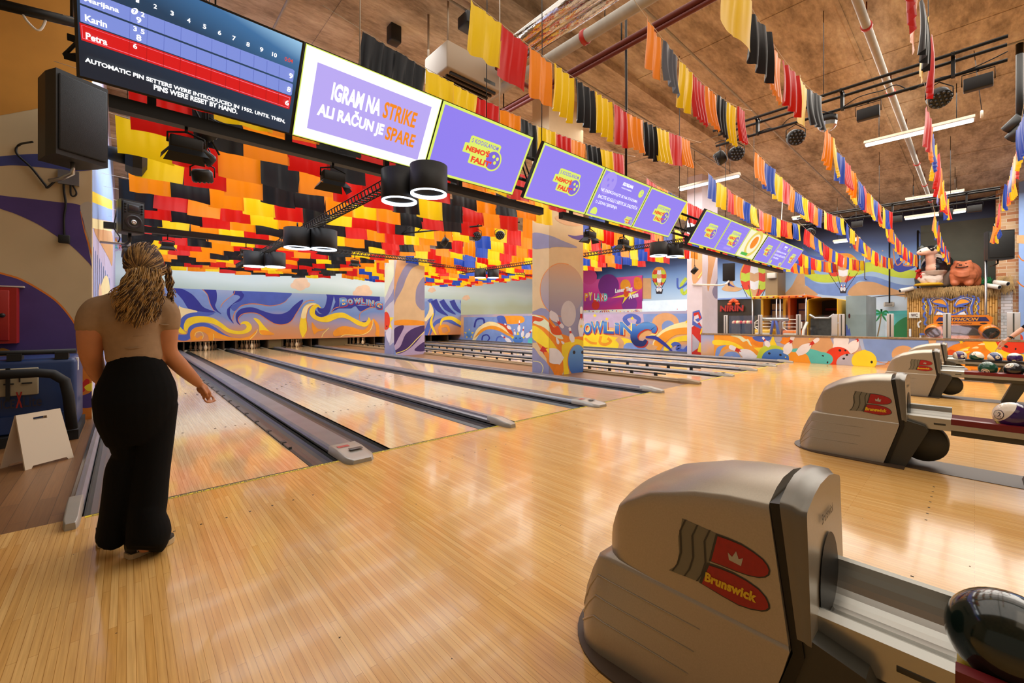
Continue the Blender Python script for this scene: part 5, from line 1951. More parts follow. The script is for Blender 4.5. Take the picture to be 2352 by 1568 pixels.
b.lathe([(.02, .12), (.14, .1), (.14, 0), (.1, 0)], (A.x, y, 4.58), 'black_plastic', 16)
b.tube([(A.x, y, 4.68), (A.x, y, 4.74)], .015, 'black_metal', 6)
b.build('dome_base', rt)
A, B = light_bar((1880, 545), (2310, 395), 4.55, 'distant lighting bar with grey lamps over the arcade', 0)
for t, lb in ((.35, 'first grey wash lamp on the distant lighting bar'), (.55, 'second grey wash lamp on the distant lighting bar'), (.78, 'third grey wash lamp on the distant lighting bar'), (.9, 'last grey wash lamp on the distant lighting bar')):
    dark_box_lamp(A.x, A.y + (B.y - A.y) * t, 4.54, lb)
spot(A.x, A.y + (B.y - A.y) * .08, 4.54, 'round led spot at the left end of the distant lighting bar', -2.2, .5, 1.2)
# small stage lamps among the flags over the lanes
for x, y, z, az, el, lb in ((.75, 6.3, 3.75, 1.0, .6, 'grey stage lamp hanging among the yellow flags over the first lane'), (.7, 6.32, 3.45, -1.0, .9, 'lower grey stage lamp over the first lane'), (.68, 6.3, 3.2, .5, 1.2, 'small lamp at the foot of the stage lamp cluster over the first lane'),
                            (6.4, 8.3, 3.55, -2.0, .4, 'black stage spot left of the dark blue flag'), (6.9, 8.0, 3.6, -2.2, .3, 'black stage spot touching the dark blue flag'), (5.8, 8.8, 3.4, 2.0, .5, 'black stage spot over the walkway by the farther pillar'),
                            (12.9, 5.8, 3.0, 2.6, .7, 'black stage spot hanging from the rail in front of the white pillar')):
    spot(x, y, z, lb, az, el, .95, 'stage lamps over the lanes')
b = MB()
b.tube([(.72, 6.3, 4.6), (.74, 6.3, 3.7), (.7, 6.3, 3.15)], .012, 'black_metal', 6)
b.tube([(.55, 6.3, 3.9), (.85, 6.3, 3.3)], .012, 'black_metal', 6)
b.tube([(.9, 6.3, 3.9), (.6, 6.3, 3.35)], .012, 'black_metal', 6)
b.tube([(.72, 6.3, 4.6), (.72, 6.3, CEIL)], .006, 'black_metal', 6)
b.build('lamp_drop_frame', label='black drop frame carrying the stage lamp cluster over the first lane', cat='frame')
b = MB()
for dz in (0, .25):
    b.tube([(4.9, 9.3, 3.35 + dz), (7.2, 7.6, 3.7 + dz)], .02, 'black_metal', 6)
for i in range(8):
    t = i / 8
    b.tube([(4.9 + 2.3 * t, 9.3 - 1.7 * t, 3.35 + .35 * t), (4.9 + 2.3 * (t + .1), 9.3 - 1.7 * (t + .1), 3.6 + .35 * t)], .01, 'black_metal', 5)
b.build('lamp_truss', label='slanted black lamp truss over the walkway left of the blue flags', cat='truss')


def wall_speaker(name, c, w, d, h, yaw, label, front='speaker_black', two_way=False):
    """pa speaker: local x = width, local -y = front"""
    rt = empty(name, c, label, 'speaker', None, yaw)
    b = MB()
    tp = .72
    pr = [(-w / 2, -d / 2), (w / 2, -d / 2), (w / 2, -d * .1), (w * tp / 2, d / 2), (-w * tp / 2, d / 2), (-w / 2, -d * .1)]
    b.prism(pr, 'Z', 0, h, 'black_plastic')
    o = b.build('cabinet', None)
    o.parent = rt
    b = MB()
    b.rbox(-w * .46, w * .46, -d / 2 - .02, -d / 2, h * .06, h * .95, front, .012)
    o = b.build('grille', None)
    o.parent = rt
    if two_way:
        b = MB()
        b.lathe([(.001, .03), (w * .12, .02), (w * .3, -.01), (w * .38, 0)], (0, -d / 2 - .024, h * .33), 'led_dark', 24, 'Y')
        b.lathe([(.001, 0), (w * .07, -.012), (w * .12, 0)], (0, -d / 2 - .03, h * .33), 'steel', 16, 'Y')
        o = b.build('woofer', None)
        o.parent = rt
        b = MB()
        b.rbox(-w * .25, w * .25, -d / 2 - .03, -d / 2 - .015, h * .62, h * .86, 'led_dark', .01)
        for k in range(4):
            for sx in (-1, 1):
                b.ball((sx * w * .36, -d / 2 - .024, h * (.62 + .08 * k)), .016, 'pit_black', 8, 5)
        o = b.build('horn', None)
        o.parent = rt
    b = MB()
    b.tube([(0, -d * .1, 0), (0, -d * .1, -.12), (0, d * .35, -.16), (0, d * .8, -.16)], .022, 'steel' if 'left wall' in label else 'black_metal', 8)
    o = b.build('mount', None)
    o.parent = rt
    return rt


# big speaker on the left wall
S = P(160, 372, 'Y', 6.9)
sp = wall_speaker('wall_speaker', (S.x, 6.95, S.z), .46, .46, .92, R(30), 'large black speaker on a bracket on the left wall with a dangling cable')
b = MB()
b.box(.14, .2, -.232, -.231, .17, .19, 'chrome')
o = b.build('badge', None)
o.parent = sp
b = MB()
q = lambda x, y: P(x, y, 'Y', 7.58)
pts = [P(74, 326, 'Y', 7.2), q(45, 332), q(38, 352), q(72, 385), q(104, 425), q(110, 430), q(142, 405), q(147, 440), q(151, 470), q(147, 500), q(148, 545)]
b.tube(spline(pts, False, 5), .012, 'cable', 6)
b.tube(spline([q(160, 415), q(175, 440), q(172, 450), q(163, 447), q(162, 420)], False, 5), .009, 'cable', 6)
p0 = q(148, 548)
b.rbox(p0.x - .05, p0.x + .05, p0.y - .06, p0.y, p0.z - .06, p0.z + .04, 'rubber', .01)
b.build('loose_cable', label='loose black cable with a plug hanging below the large speaker on the left wall', cat='cable')
p0, p1 = q(133, 388), q(182, 428)
b = MB()
b.box(p0.x, p1.x, 7.56, 7.6, p1.z, p0.z, 'cap_grey')
b.build('junction_box', label='grey wall plate behind the speaker bracket', cat='wall plate')
# second speaker behind it, and two-way speaker over the first lane gutter
S = P(283, 388, 'Y', 8.3) + Vector((.12, 0, 0))
rt = root('horn_lamp', (S.x, 8.3, S.z), 'black octagonal lamp head sticking out right of the large wall speaker', 'lamp')
b = MB()
c = Vector((S.x, 8.2, S.z + .15))
b.tube([c + Vector((-.42, .1, .06)), c + Vector((-.05, 0, 0))], [.09, .11], 'black_metal', 10)
b.build('arm', rt)
b = MB()
b.lathe([(.001, -.1), (.2, -.1), (.24, -.02), (.24, .08), (.12, .14)], c, 'black_plastic', 8, 'X', smooth=False)
b.build('lamp_head', rt)
S = P(300, 540, 'Y', 9.2)
wall_speaker('two_way_speaker', (S.x - .02, 9.2, S.z + .02), .30, .26, .52, R(22), 'dark two-way speaker with round woofer beside the flags, over the first lane', 'black_plastic', True)
b = MB()
b.tube([Vector((XL + .01, 9.45, S.z - .12)), Vector((S.x, 9.45, S.z - .12)), Vector((S.x - .02, 9.3, S.z - .1))], .02, 'steel', 8)
b.build('speaker_bracket', label='steel wall bracket holding the two-way speaker', cat='bracket')
b = MB()
pts = [P(272, 470, 'Y', 9.6), P(262, 520, 'Y', 9.6), P(275, 545, 'Y', 9.6), P(268, 560, 'Y', 9.6)]
b.tube(spline(pts, False, 5), .01, 'cable', 5)
b.build('speaker_cable', label='thin dark cable behind the two-way speaker', cat='cable')
S = P(278, 590, 'Y', 12)
spot(S.x + .1, 12, S.z + .3, 'small dark spot under the two-way speaker at the left wall', 1.5, .1, 1.0, 'stage lamps over the lanes')
# speakers at the right
S = P(2290, 597, 'X', 21.5)
wall_speaker('hanging_speaker', (21.5, S.y, S.z), .62, .5, .95, R(-70), 'black speaker on a pole in front of the brick pier')
b = MB()
b.tube([(21.5, S.y + .25, S.z), (21.5, S.y + .25, 0)], .03, 'steel', 8)
b.build('speaker_pole', label='thin pole under the black speaker by the brick pier', cat='pole')
S = P(1674, 645, 'X', 17.2)
wall_speaker('hanging_speaker', (17.2, S.y, S.z), .42, .36, .66, R(-70), 'black speaker on an arm right of the white pillar')
b = MB()
q = lambda x, y: P(x, y, 'X', 15.12)
b.tube([q(1590, 653), q(1655, 655)], .03, 'white_paint', 8)
b.tube([P(1655, 655, 'X', 15.12), P(1668, 652, 'X', 16.0), P(1674, 645, 'X', 17)], .03, 'white_paint', 8)
b.build('wall_pipe', label='white pipe arm across the white pillar', cat='pipe')

# objects under the ceiling
mat('pipe_red', '#6a2418', 0.5)
mat('pipe_white', '#a8a298', 0.5, var=.1, vscale=6)
mat('clamp_red', '#b02418', 0.4)
mat('duct_foil', '#c8c4c0', 0.12, 1.0, bump=.6, bscale=5, vstretch=(4, 1, 4))
mat('unit_beige', '#a8947c', 0.5)
glow('tube_light', '#f6faff', 2.2)


def ypipe(px, z, r, m, name, label, y0=-6, y1=23, cat='pipe'):
    x = P(px[0], px[1], 'Z', z).x
    b = MB()
    b.tube([(x, y0, z), (x, y1, z)], r, m, 12)
    for y in range(int(y0) + 1, int(y1), 3):
        b.tube([(x, y, z + r), (x, y, CEIL)], .008, 'black_metal', 5)
    o = b.build(name, label=label, cat=cat, group='ceiling pipes')
    return o, x


ypipe((1350, 145), 5.9, .055, 'pipe_red', 'sprinkler_pipe', 'dark red sprinkler pipe along the ceiling beyond the foil duct')
ypipe((1325, 170), 5.8, .035, 'pipe_red', 'sprinkler_pipe', 'thin dark red pipe just below the larger red ceiling pipe')
o, x = ypipe((1400, 50), 6.0, .1, 'pipe_white', 'drain_pipe', 'thick pale pipe with red clamps along the ceiling')
for y in (1.6, 4.4, 7.2):
    b = MB()
    b.lathe([(.1, -.04), (.118, -.04), (.118, .04), (.1, .04)], (x, y, 6.0), 'clamp_red', 16, 'Y')
    b.build('pipe_clamp', o)
b = MB()
yy = P(2100, 330, 'Z', 6.1).y
b.tube([(-2, P(2060, 250, 'Z', 6.1).y, 6.1), (27, P(2060, 250, 'Z', 6.1).y, 6.1)], .06, 'pipe_white', 10)
ybx = P(2060, 250, 'Z', 6.1).y
for x in range(0, 27, 3):
    b.lathe([(.06, -.03), (.08, -.03), (.08, .03), (.06, .03)], (x, ybx, 6.1), 'clamp_red', 12, 'X')
    b.tube([(x, ybx, 6.16), (x, ybx, CEIL)], .01, 'pipe_red', 5)
b.build('drain_pipe', label='thin grey pipe with small red clamps crossing behind the long lighting bar', cat='pipe')
b = MB()
yy = P(1260, 250, 'Z', 6.2).y
b.tube([(P(1140, 155, 'Z', 5.6).x, P(1140, 155, 'Z', 5.6).y, 5.6), (P(1245, 218, 'Z', 5.6).x, P(1245, 218, 'Z', 5.6).y, 5.6), (P(1248, 205, 'Z', 6.3).x, P(1245, 218, 'Z', 5.6).y, 6.3)], .04, 'pipe_red', 8)
b.build('unit_pipe', label='red pipe stub running from the ceiling unit', cat='pipe')
rnd = random.Random(9)
for i, (px, lb) in enumerate((((1500, 290), 'thin conduit along the ceiling above the middle screens'), ((1700, 300), 'thin conduit along the ceiling crossing behind the lighting bar'), ((1900, 420), 'thin conduit along the ceiling near the arcade'), ((650, 30), 'thin conduit on the ceiling above the score table screen'))):
    x = P(*px, 'Z', 6.3).x
    b = MB()
    if i % 2:
        b.tube([(x, -6, 6.35), (x, 23, 6.35)], .02, 'pipe_white', 6)
    else:
        y = P(*px, 'Z', 6.3).y
        b.tube([(-3, y, 6.35), (26, y, 6.35)], .02, 'pipe_white', 6)
    b.build('conduit', label=lb, cat='conduit', group='ceiling conduits')
# foil duct
A, B = P(1140, 128, 'Z', 5.75), P(1330, -30, 'Z', 5.75)
b = MB()
dx = .3
for i in range(3):
    b.tube([(A.x + .17 * i, A.y, 5.75 + .02 * i), (A.x + .17 * i, A.y - 1.5, 5.77), (A.x + .17 * i, -2, 5.75)], .1, 'duct_foil', 10)
b.build('foil_duct', label='crumpled silver foil duct under the ceiling behind the yellow flag', cat='duct')
# beige ceiling unit
A = P(1000, 175, 'Z', 5.3)
rt = root('ceiling_unit', (A.x + .5, A.y, 5.3), 'beige slatted air unit hung under the ceiling above the black flag', 'air unit')
b = MB()
b.rbox(A.x, A.x + 1.15, A.y - .35, A.y + .35, 5.3, 5.75, 'unit_beige', .03)
b.build('unit_case', rt)
b = MB()
for k in range(5):
    b.box(A.x + .1, A.x + 1.05, A.y - .3 + k * .11, A.y - .26 + k * .11, 5.26, 5.3, 'black_metal')
b.build('louver', rt)
b = MB()
b.box(A.x + .75, A.x + 1.0, A.y - .352, A.y - .35, 5.36, 5.42, 'gutter_grey')
b.build('nameplate', rt)
b = MB()
for sx in (.05, 1.1):
    for sy in (-.3, .3):
        b.tube([(A.x + sx, A.y + sy, 5.75), (A.x + sx, A.y + sy, CEIL)], .02, 'unit_beige', 6)
b.build('hanger', rt)
b = MB()
A = P(905, 100, 'Z', 6.2)
b.rbox(A.x - .1, A.x + .1, A.y - .1, A.y + .1, 6.2, 6.5, 'black_plastic', .02)
b.build('ceiling_box', label='small dark box on the ceiling above the black satin flag', cat='box')
b = MB()
A = P(1082, 70, 'Z', 6.1)
b.rbox(A.x - .18, A.x + .18, A.y - .14, A.y + .14, 6.1, 6.3, 'black_plastic', .02)
b.tube([(A.x, A.y, 6.3), (A.x, A.y, 6.5)], .02, 'black_metal', 6)
b.build('ceiling_sensor', label='dark square sensor box near the ceiling left of the foil duct', cat='sensor')


def tube_lamp(px0, px1, z, label):
    A, B = (P(*px0, 'Z', z), P(*px1, 'Z', z)) if px0[0] > 50 else (Vector(px0), Vector(px1))
    x = (A.x + B.x) / 2
    y0, y1 = sorted((A.y, B.y))
    rt = root('tube_lamp', (x, (y0 + y1) / 2, z), label, 'tube lamp', 'ceiling tube lamps')
    b = MB()
    b.prism([(x - .12, z + .03), (x - .05, z + .11), (x + .05, z + .11), (x + .12, z + .03)], 'Y', y0, y1, 'unit_beige')
    b.build('lamp_housing', rt)
    b = MB()
    b.rbox(x - .06, x + .06, y0 + .02, y1 - .02, z - .03, z + .035, 'tube_light', .02)
    b.build('light_tube', rt)
    b = MB()
    for t in (.15, .85):
        b.tube([(x, y0 + (y1 - y0) * t, z + .1), (x, y0 + (y1 - y0) * t, CEIL)], .008, 'black_metal', 5)
    b.build('hanger', rt)


tube_lamp((1985, 335), (2240, 275), 5.6, 'long lit tube lamp below the long lighting bar')
tube_lamp((1562, 437), (1698, 403), 5.6, 'lit tube lamp above the middle screen group')
tube_lamp((2078, 505), (2220, 483), 5.2, 'lit tube lamp above the cow statue')
tube_lamp((2080, 463), (2215, 440), 5.6, 'lit tube lamp behind the grey wash lamps')
tube_lamp((1822, 505), (1852, 497), 5.6, 'small lit tube lamp end between flag strings')
tube_lamp((1915, 558), (1975, 550), 4.6, 'lit tube lamp half hidden by flags above the balloon')
tube_lamp((.75, 8.6, 4.5), (.75, 10.0, 4.5), 4.5, 'lit tube lamp over the first lane, glowing through the flags')
tube_lamp((3.0, 10.5, 4.4), (3.0, 11.9, 4.4), 4.4, 'lit tube lamp over the second lane, glowing through the flags')
tube_lamp((9.2, 13.2, 4.4), (9.2, 14.8, 4.4), 4.4, 'lit tube lamp over the fifth lane, glowing through the flags')
b = MB()
q = P(2255, 262, 'Z', 5.2)
b.lathe([(.06, -.02), (.08, 0), (.06, .02), (.04, 0), (.06, -.02)], q, 'white_wire', 16, 'Y')
b.tube([q + Vector((0, 0, .07)), q + Vector((.1, .1, 1.3))], .006, 'cable', 5)
b.build('cord_loop', label='white coil of cord hanging at the right end of the long tube lamp', cat='cord')
b = MB()
q = lambda x, y: P(x, y, 'Y', 5.2)
b.tube(spline([q(1794, 440), q(1797, 460), q(1795, 500), q(1793, 528)], False, 5), .014, 'white_wire', 6)
b.ball(q(1793, 530), .03, 'white_wire', 8, 6)
b.build('dangling_cord', label='white dangling cord with a socket end before the red and orange flags', cat='cord')
b = MB()
q = lambda x, y: P(x, y, 'Y', 5.6)
b.tube([q(-40, 0), q(172, 52)], .045, 'black_metal', 8)
b.tube([q(165, 50), Vector((q(165, 50).x, 5.6, CEIL))], .012, 'black_metal', 6)
b.tube([q(-30, 2), Vector((q(-30, 2).x, 5.6, CEIL))], .012, 'black_metal', 6)
b.build('corner_rail', label='black rail in the upper left corner beside the score table screen', cat='rail')
b = MB()
b.tube(spline([q(48, 24), q(62, 48), q(85, 69), q(98, 62), q(108, 36)], False, 5), .009, 'white_wire', 6)
b.build('cord_swag', label='pale cord drooping from the black rail in the upper left corner', cat='cord')
# ---------------------------------------------------------------- left side: red cabinet, blue game cabinet, folding sign
mat('cabinet_red', '#a01c10', 0.45)
mat('arcade_blue', '#1c3566', 0.4, var=.12, vscale=4)
mat('panel_ivory', '#a89c80', 0.5)
q = lambda x, y: P(x, y, 'Y', 7.42)
rt = root('hose_cabinet', (q(-10, 725).x, 7.5, 1), 'red hose cabinet on the purple painted left wall', 'hose cabinet')
b = MB()
b.box(q(-60, 725).x, q(38, 725).x, 7.42, 7.6, q(0, 789).z, q(0, 659).z, 'cabinet_red')
b.build('cabinet_body', rt)
b = MB()
b.rbox(q(-55, 725).x, q(22, 725).x, 7.40, 7.425, q(0, 782).z, q(0, 666).z, 'cabinet_red', .008)
d = b.build('door', rt)
b = MB()
b.lathe([(.001, -.03), (.02, -.03), (.025, 0)], q(6, 724) + Vector((0, -.02, 0)), 'black_plastic', 12, 'Y')
b.build('handle', d)
b = MB()
p = P(30, 660, 'Y', 7.5)
b.box(p.x - .3, p.x + .08, 7.5, 7.6, p.z + .005, p.z + .02, 'white_wire')
b.build('white_ledge', label='thin white strip resting on top of the red hose cabinet', cat='strip')

Y = 6.5
q = lambda x, y: P(x, y, 'Y', Y)
rt = root('game_cabinet', (q(60, 1020).x, 6.8, 0), 'dark blue arcade game cabinet with a black pipe frame by the left wall', 'arcade cabinet')
b = MB()
x0, x1 = q(-160, 900).x, q(176, 900).x
zt = q(90, 825).z
b.rbox(x0, x1, Y + .04, 7.4, .08, zt, 'arcade_blue', .05, 3)
b.box(x0, x1, Y, Y + .06, .12, q(0, 960).z, 'arcade_blue')
b.build('cabinet_body', rt)
b = MB()
b.rbox(q(-90, 880).x, q(88, 880).x, Y, Y + .05, q(0, 912).z, q(0, 848).z, 'panel_ivory', .01)
pb = b.build('control_panel', rt)
b = MB()
for x in (20, 62):
    b.box(q(x - 12, 880).x, q(x + 12, 880).x, Y - .01, Y, q(0, 885).z, q(0, 882).z, 'black_plastic')
b.box(q(14, 880).x, q(24, 880).x, Y - .03, Y - .003, q(0, 920).z, q(0, 846).z, 'black_plastic')
b.box(q(44, 880).x, q(47, 880).x, Y - .01, Y, q(0, 880).z, q(0, 860).z, 'black_plastic')
b.build('slot', pb)
b = MB()
z = q(0, 858).z
b.tube([(x0, Y - .14, z), (q(90, 858).x, Y - .14, z), (q(125, 862).x, Y - .14, z - .02), (q(152, 880).x, Y - .14, z - .1), (q(160, 905).x, Y - .14, z - .25), (q(168, 1000).x, Y - .12, .12)], .045, 'rubber', 10)
b.build('pipe_frame', rt)
b = MB()
b.tube([(x0, Y + .1, zt + .07), (x1 - .01, Y + .1, zt + .07)], .025, 'rubber', 8)
for x in (q(30, 820).x, q(140, 820).x):
    b.box(x - .05, x + .05, Y + .05, Y + .2, zt - .01, zt + .06, 'rubber')
b.build('top_rail', rt)
b = MB()
o = q(2, 940)
text(b, 'ICE', 'ink_dark', (o.x, Y - .004, o.z), (q(34, 940).x - o.x, 0, 0), (0, 0, .09), .02)
text(b, 'X', 'cabinet_red', (q(36, 940).x, Y - .006, o.z), (q(52, 940).x - q(36, 940).x, 0, 0), (0, 0, .16), .04)
text(b, 'Lite', 'ink_dark', (q(53, 940).x, Y - .004, o.z), (q(96, 940).x - q(53, 940).x, 0, 0), (0, 0, .11), .01)
b.build('lettering', rt)
b = MB()
b.box(q(176, 850).x - .012, q(176, 850).x + .004, Y + .12, Y + .2, q(0, 862).z, q(0, 830).z, 'white_paint')
b.build('sticker', rt, label='white warning sticker')
b = MB()
b.box(x0, x1 + .02, Y - .1, 7.4, .0, .1, 'rubber')
b.build('plinth', rt)
b = MB()
p = P(200, 985, 'Y', 6.6)
b.box(XL + .02, XL + .1, 7.0, 7.3, .3, .34, 'black_metal')
b.build('wall_bracket', label='small black bracket low on the wall end beside the blue cabinet', cat='bracket')

# folding white sign
mat('sign_white', '#d9c8b0', 0.55)
rt = empty('folding_sign', (P(100, 1060, 'Z', 0).x, P(100, 1060, 'Z', 0).y, 0), 'blank white folding sign standing on the dark wood before the blue cabinet', 'folding sign')
f0, f1 = P(58, 1080, 'Z', 0), P(170, 1050, 'Z', 0)
t0, t1 = P(32, 952, 'Y', f0.y + .1), P(152, 938, 'Y', f1.y + .1)
rt['_o'] = tuple(rt.location)
u = (f1 - f0)
W = u.length
u.normalize()
n = Vector((0, 0, 1)).cross(u).normalized()
if n.y < 0:
    n = -n
H = (t0.z + t1.z) / 2


def board(sgn):
    b = MB()
    lean = n * .13
    base = f0 + (n * .26 if sgn > 0 else Vector((0, 0, 0)))
    up = Vector((0, 0, H)) + (lean if sgn < 0 else -lean)
    th = n * .012

    def pt(a, c, k):
        return base + u * (W * a) + up * c + th * k
    L, Tp = .02, 1
    out = [(0, 0), (.12, 0), (.16, .045), (.84, .045), (.88, 0), (1, 0), (.95, 1), (.05, 1)]
    hole = [(.36, .86), (.36, .91), (.64, .91), (.64, .86)]
    for k in (0, 1):
        w3 = [pt(a, c, k) for a, c in out]
        h3 = [pt(a, c, k) for a, c in hole]
        tr = geometry.tessellate_polygon([w3, h3])
        b.add(w3 + h3, [t for t in tr], 'sign_white')
    for poly in (out, hole):
        m_ = len(poly)
        a3 = [pt(a, c, 0) for a, c in poly] + [pt(a, c, 1) for a, c in poly]
        b.add(a3, [(i, (i + 1) % m_, m_ + (i + 1) % m_, m_ + i) for i in range(m_)], 'sign_white')
    return b


board(-1).build('front_board', rt)
board(1).build('back_board', rt)
# ---------------------------------------------------------------- ball returns and bowling balls
mat('hood_beige', '#b0a694', 0.32, 0.35, var=.05, vscale=200)
mat('hood_collar', '#77736a', 0.3, 0.3)
mat('hood_dark', '#3a382f', 0.5)
mat('hood_black', '#0c0c0b', 0.5)
mat('decal_red', '#a51c1c', 0.4, var=.1, vscale=60)
mat('decal_grey', '#787462', 0.45)
mat('decal_yellow', '#e8c022', 0.4)
mat('decal_silver', '#b4b2a8', 0.35, 0.3)
mat('rail_silver', '#b2b2ac', 0.22, 0.7)
mat('rail_red', '#6e1218', 0.4)
mat('rail_yellow', '#ecc81a', 0.45)
mat('dark_brown', '#4a3a2a', 0.5)
NY = [.385, .5, .6, .76, .85, .885, .905, .925, .945, .962]
NT = [.735, .727, .71, .66, .605, .575, .53, .48, .43, .38]
NWd = [.222, .222, .222, .221, .216, .21, .198, .182, .155, .10]
LY = [.385, .6, .8, .92, .97, 1.0, 1.03, 1.055, 1.072, 1.08]
LT = [.372, .374, .376, .378, .374, .30, .22, .15, .08, .03]
LW = [1, 1, 1, 1, .98, .95, .88, .78, .62, .42]


def yf(z):
    return .39 - (.735 - z) / .385 * .055 if z > .35 else .335 + (.35 - z) / .35 * .105


def ball_return(xc, dy, label, mats_rail, upper=False):
    rt = empty('ball_return', (xc, dy, 0), label, 'ball return', 'ball returns')
    def kid(b, name, parent=None, lab=None, fix=False):
        o = b.build(name, None, fix=fix)
        o.parent = parent or rt
        if lab:
            o['label'] = lab
        return o
    b = MB()
    n = len(NY)
    sec = [(-1, 0), (-1, .33), (-1, .66), (-1, .86), (-1, .955), (-.993, .978), (-.975, .994), (-.945, 1.004), (-.6, 1.04), (-.25, 1.06), (.25, 1.06), (.6, 1.04), (.945, 1.004), (.975, .994), (.993, .978), (1, .955), (1, .86), (1, .66), (1, .33), (1, 0)]

    def up(u, v):
        k = int(round(v * (n - 1)))
        a, t = sec[int(round(u * (len(sec) - 1)))]
        w, zt = NWd[k], NT[k]
        zb = .36
        z = zb + (zt - zb) * min(t, 1) + max(0, t - 1) * (.6 if k < 8 else .2)
        y = NY[k] + (yf(z) - .385) * (1 - v) ** 2
        lean = 1 - .05 * (z - .36) / .36
        return Vector((a * w * lean, y, z))
    b.grid(up, len(sec) - 1, n - 1, 'hood_beige')
    lo = [(-1.075, 0), (-1.075, .34), (-1.055, .36), (-1.055, .55), (-1.035, .57), (-1.035, .76), (-1.015, .78), (-1.015, .96), (-.985, 1.0), (.985, 1.0), (1.015, .96), (1.015, .78), (1.035, .76), (1.035, .57), (1.055, .55), (1.055, .36), (1.075, .34), (1.075, 0)]

    def low(u, v):
        k = int(round(v * (n - 1)))
        a, t = lo[int(round(u * (len(lo) - 1)))]
        z = LT[k] * t
        y = LY[k] + (yf(z) - .385) * (1 - v) ** 2
        fade = 1 if k > 2 else (.9, .93, .97)[k]
        aa = (1.0 + (abs(a) - 1.0) * (fade if k > 2 else k / 3)) * (1 if a > 0 else -1)
        return Vector((aa * .223 * LW[k], y, z))
    b.grid(low, len(lo) - 1, n - 1, 'hood_beige')
    f = [up(i / (len(sec) - 1), 0) for i in range(len(sec))]
    b.add(f, [tuple(range(len(f)))], 'hood_beige')
    f = [low(i / (len(lo) - 1), 0) for i in range(len(lo))]
    b.add(f, [tuple(range(len(f)))], 'hood_beige')
    hood = kid(b, 'hood')
    for zf in (.355, .565, .775):
        for sx in (-1, 1):
            b = MB()
            pts = []
            for k in range(1, 9):
                i = min(range(len(lo)), key=lambda j: abs(lo[j][1] - zf) + (0 if lo[j][0] * sx > 0 else 9))
                q_ = low(i / (len(lo) - 1), k / (len(lo) and n - 1))
                pts.append(Vector((q_.x + sx * .002, q_.y, .376 * zf if k < 5 else q_.z)))
            b.tube(pts, [.0008 + .0007 * k for k in range(len(pts))], 'hood_beige', 6)
            kid(b, 'molded_ridge', hood)
    # black gap, collar with the ball outlet, dark foot
    b = MB()
    b.prism([(yf(.74) - .003, .74), (yf(.74) - .03, .745), (yf(.35) - .03, .35), (yf(0) - .03, 0.0), (yf(0) - .003, 0.0), (yf(.35) - .003, .35)], 'X', -.208, .208, 'hood_black')
    kid(b, 'gap_seal')
    b = MB()
    yA, yB = .36, .30

    def colr(u, v):
        a, t = sec[int(round(u * (len(sec) - 1)))]
        zt, zb = .752, .40
        z = zb + (zt - zb) * min(t, 1) + max(0, t - 1) * .6
        y = (yA - (.735 - z) * .12) + ((yB - (.735 - z) * .03) - (yA - (.735 - z) * .12)) * v
        w = .217 if v < .7 else .205
        return Vector((a * w, y, z + (.0 if v < .7 else -.012)))
    b.grid(colr, len(sec) - 1, 4, 'hood_collar')
    f = [colr(i / (len(sec) - 1), 1) for i in range(len(sec))]
    b.add(f, [tuple(range(len(f)))], 'hood_beige')
    co = kid(b, 'collar')
    b = MB()
    ring = [Vector((.115 * math.cos(t), yB - (.735 - (.475 + .145 * math.sin(t))) * .03 - .004, .475 + .145 * math.sin(t))) for t in [2 * math.pi * k / 32 for k in range(32)]]
    b.add(ring, [tuple(range(32))], 'hood_black')
    kid(b, 'ball_outlet', co)
    b = MB()
    text(b, 'Brunswick', 'hood_dark', (-.07, yB - .006, .665), (.14, 0, 0), (0, 0, .03), .02)
    kid(b, 'collar_lettering', co)
    b = MB()
    b.prism([(.325, .41), (.18, .37), (.16, .33), (.30, 0), (.41, 0), (.315, .35)], 'X', -.2, .2, 'hood_dark')
    b.lathe([(.001, -.07), (.15, -.07), (.16, -.05), (.16, .05), (.15, .07), (.001, .07)], (0, .20, .205), 'hood_dark', 28, 'X')
    kid(b, 'foot')
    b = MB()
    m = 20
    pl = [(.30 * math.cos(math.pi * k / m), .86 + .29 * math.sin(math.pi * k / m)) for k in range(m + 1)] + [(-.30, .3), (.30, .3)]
    b.prism(pl, 'Z', 0.0, .008, 'dark_brown')
    b.box(-.2, .2, -1.7, .3, 0.0, .004, 'dark_brown')  # flat dark brown strip on the floor below the rack
    kid(b, 'floor_plate_and_strip')
    # side emblem
    LX = -.222 * .985
    em = lambda px, py, lift: (lambda w: Vector((LX - .004 - lift + (w.z - .36) * .03, w.y, w.z)))(P(1300 + px * .44728, 1020 + py * .44728, 'X', 1.31))
    b = MB()

    def shape(pts, m_, lift, sm=True):
        q = [Vector((p[0], p[1], 0)) for p in pts]
        if sm:
            q = spline(q, True, 4)
        w = [em(p.x, p.y, lift) for p in q]
        b.add(w, [t for t in geometry.tessellate_polygon([w])], m_)
    shape([(585, 388), (770, 470), (700, 722), (520, 652), (560, 630), (572, 560), (566, 480), (580, 430)], 'decal_grey', 0, False)
    for dx in (0, 62, 125):
        for w0, m_, lf in ((10, 'hood_dark', .001),):
            c = [(598 + dx, 395 + dx * .43), (572 + dx, 450 + dx * .43), (578 + dx, 560 + dx * .43), (560 + dx, 620 + dx * .43), (535 + dx, 655 + dx * .43)]
            shape(c + [(p[0] + w0, p[1]) for p in reversed(c)], m_, lf, False)
    UPL = [(770, 479), (830, 500), (895, 528), (950, 562), (1000, 600), (1024, 630), (1034, 655), (1030, 675), (1012, 686), (980, 688), (930, 678), (870, 658), (800, 630), (738, 606)]
    LOL = [(728, 628), (790, 648), (855, 675), (920, 710), (980, 752), (1015, 790), (1032, 825), (1034, 845), (1020, 856), (995, 858), (940, 848), (880, 828), (800, 784), (692, 720)]
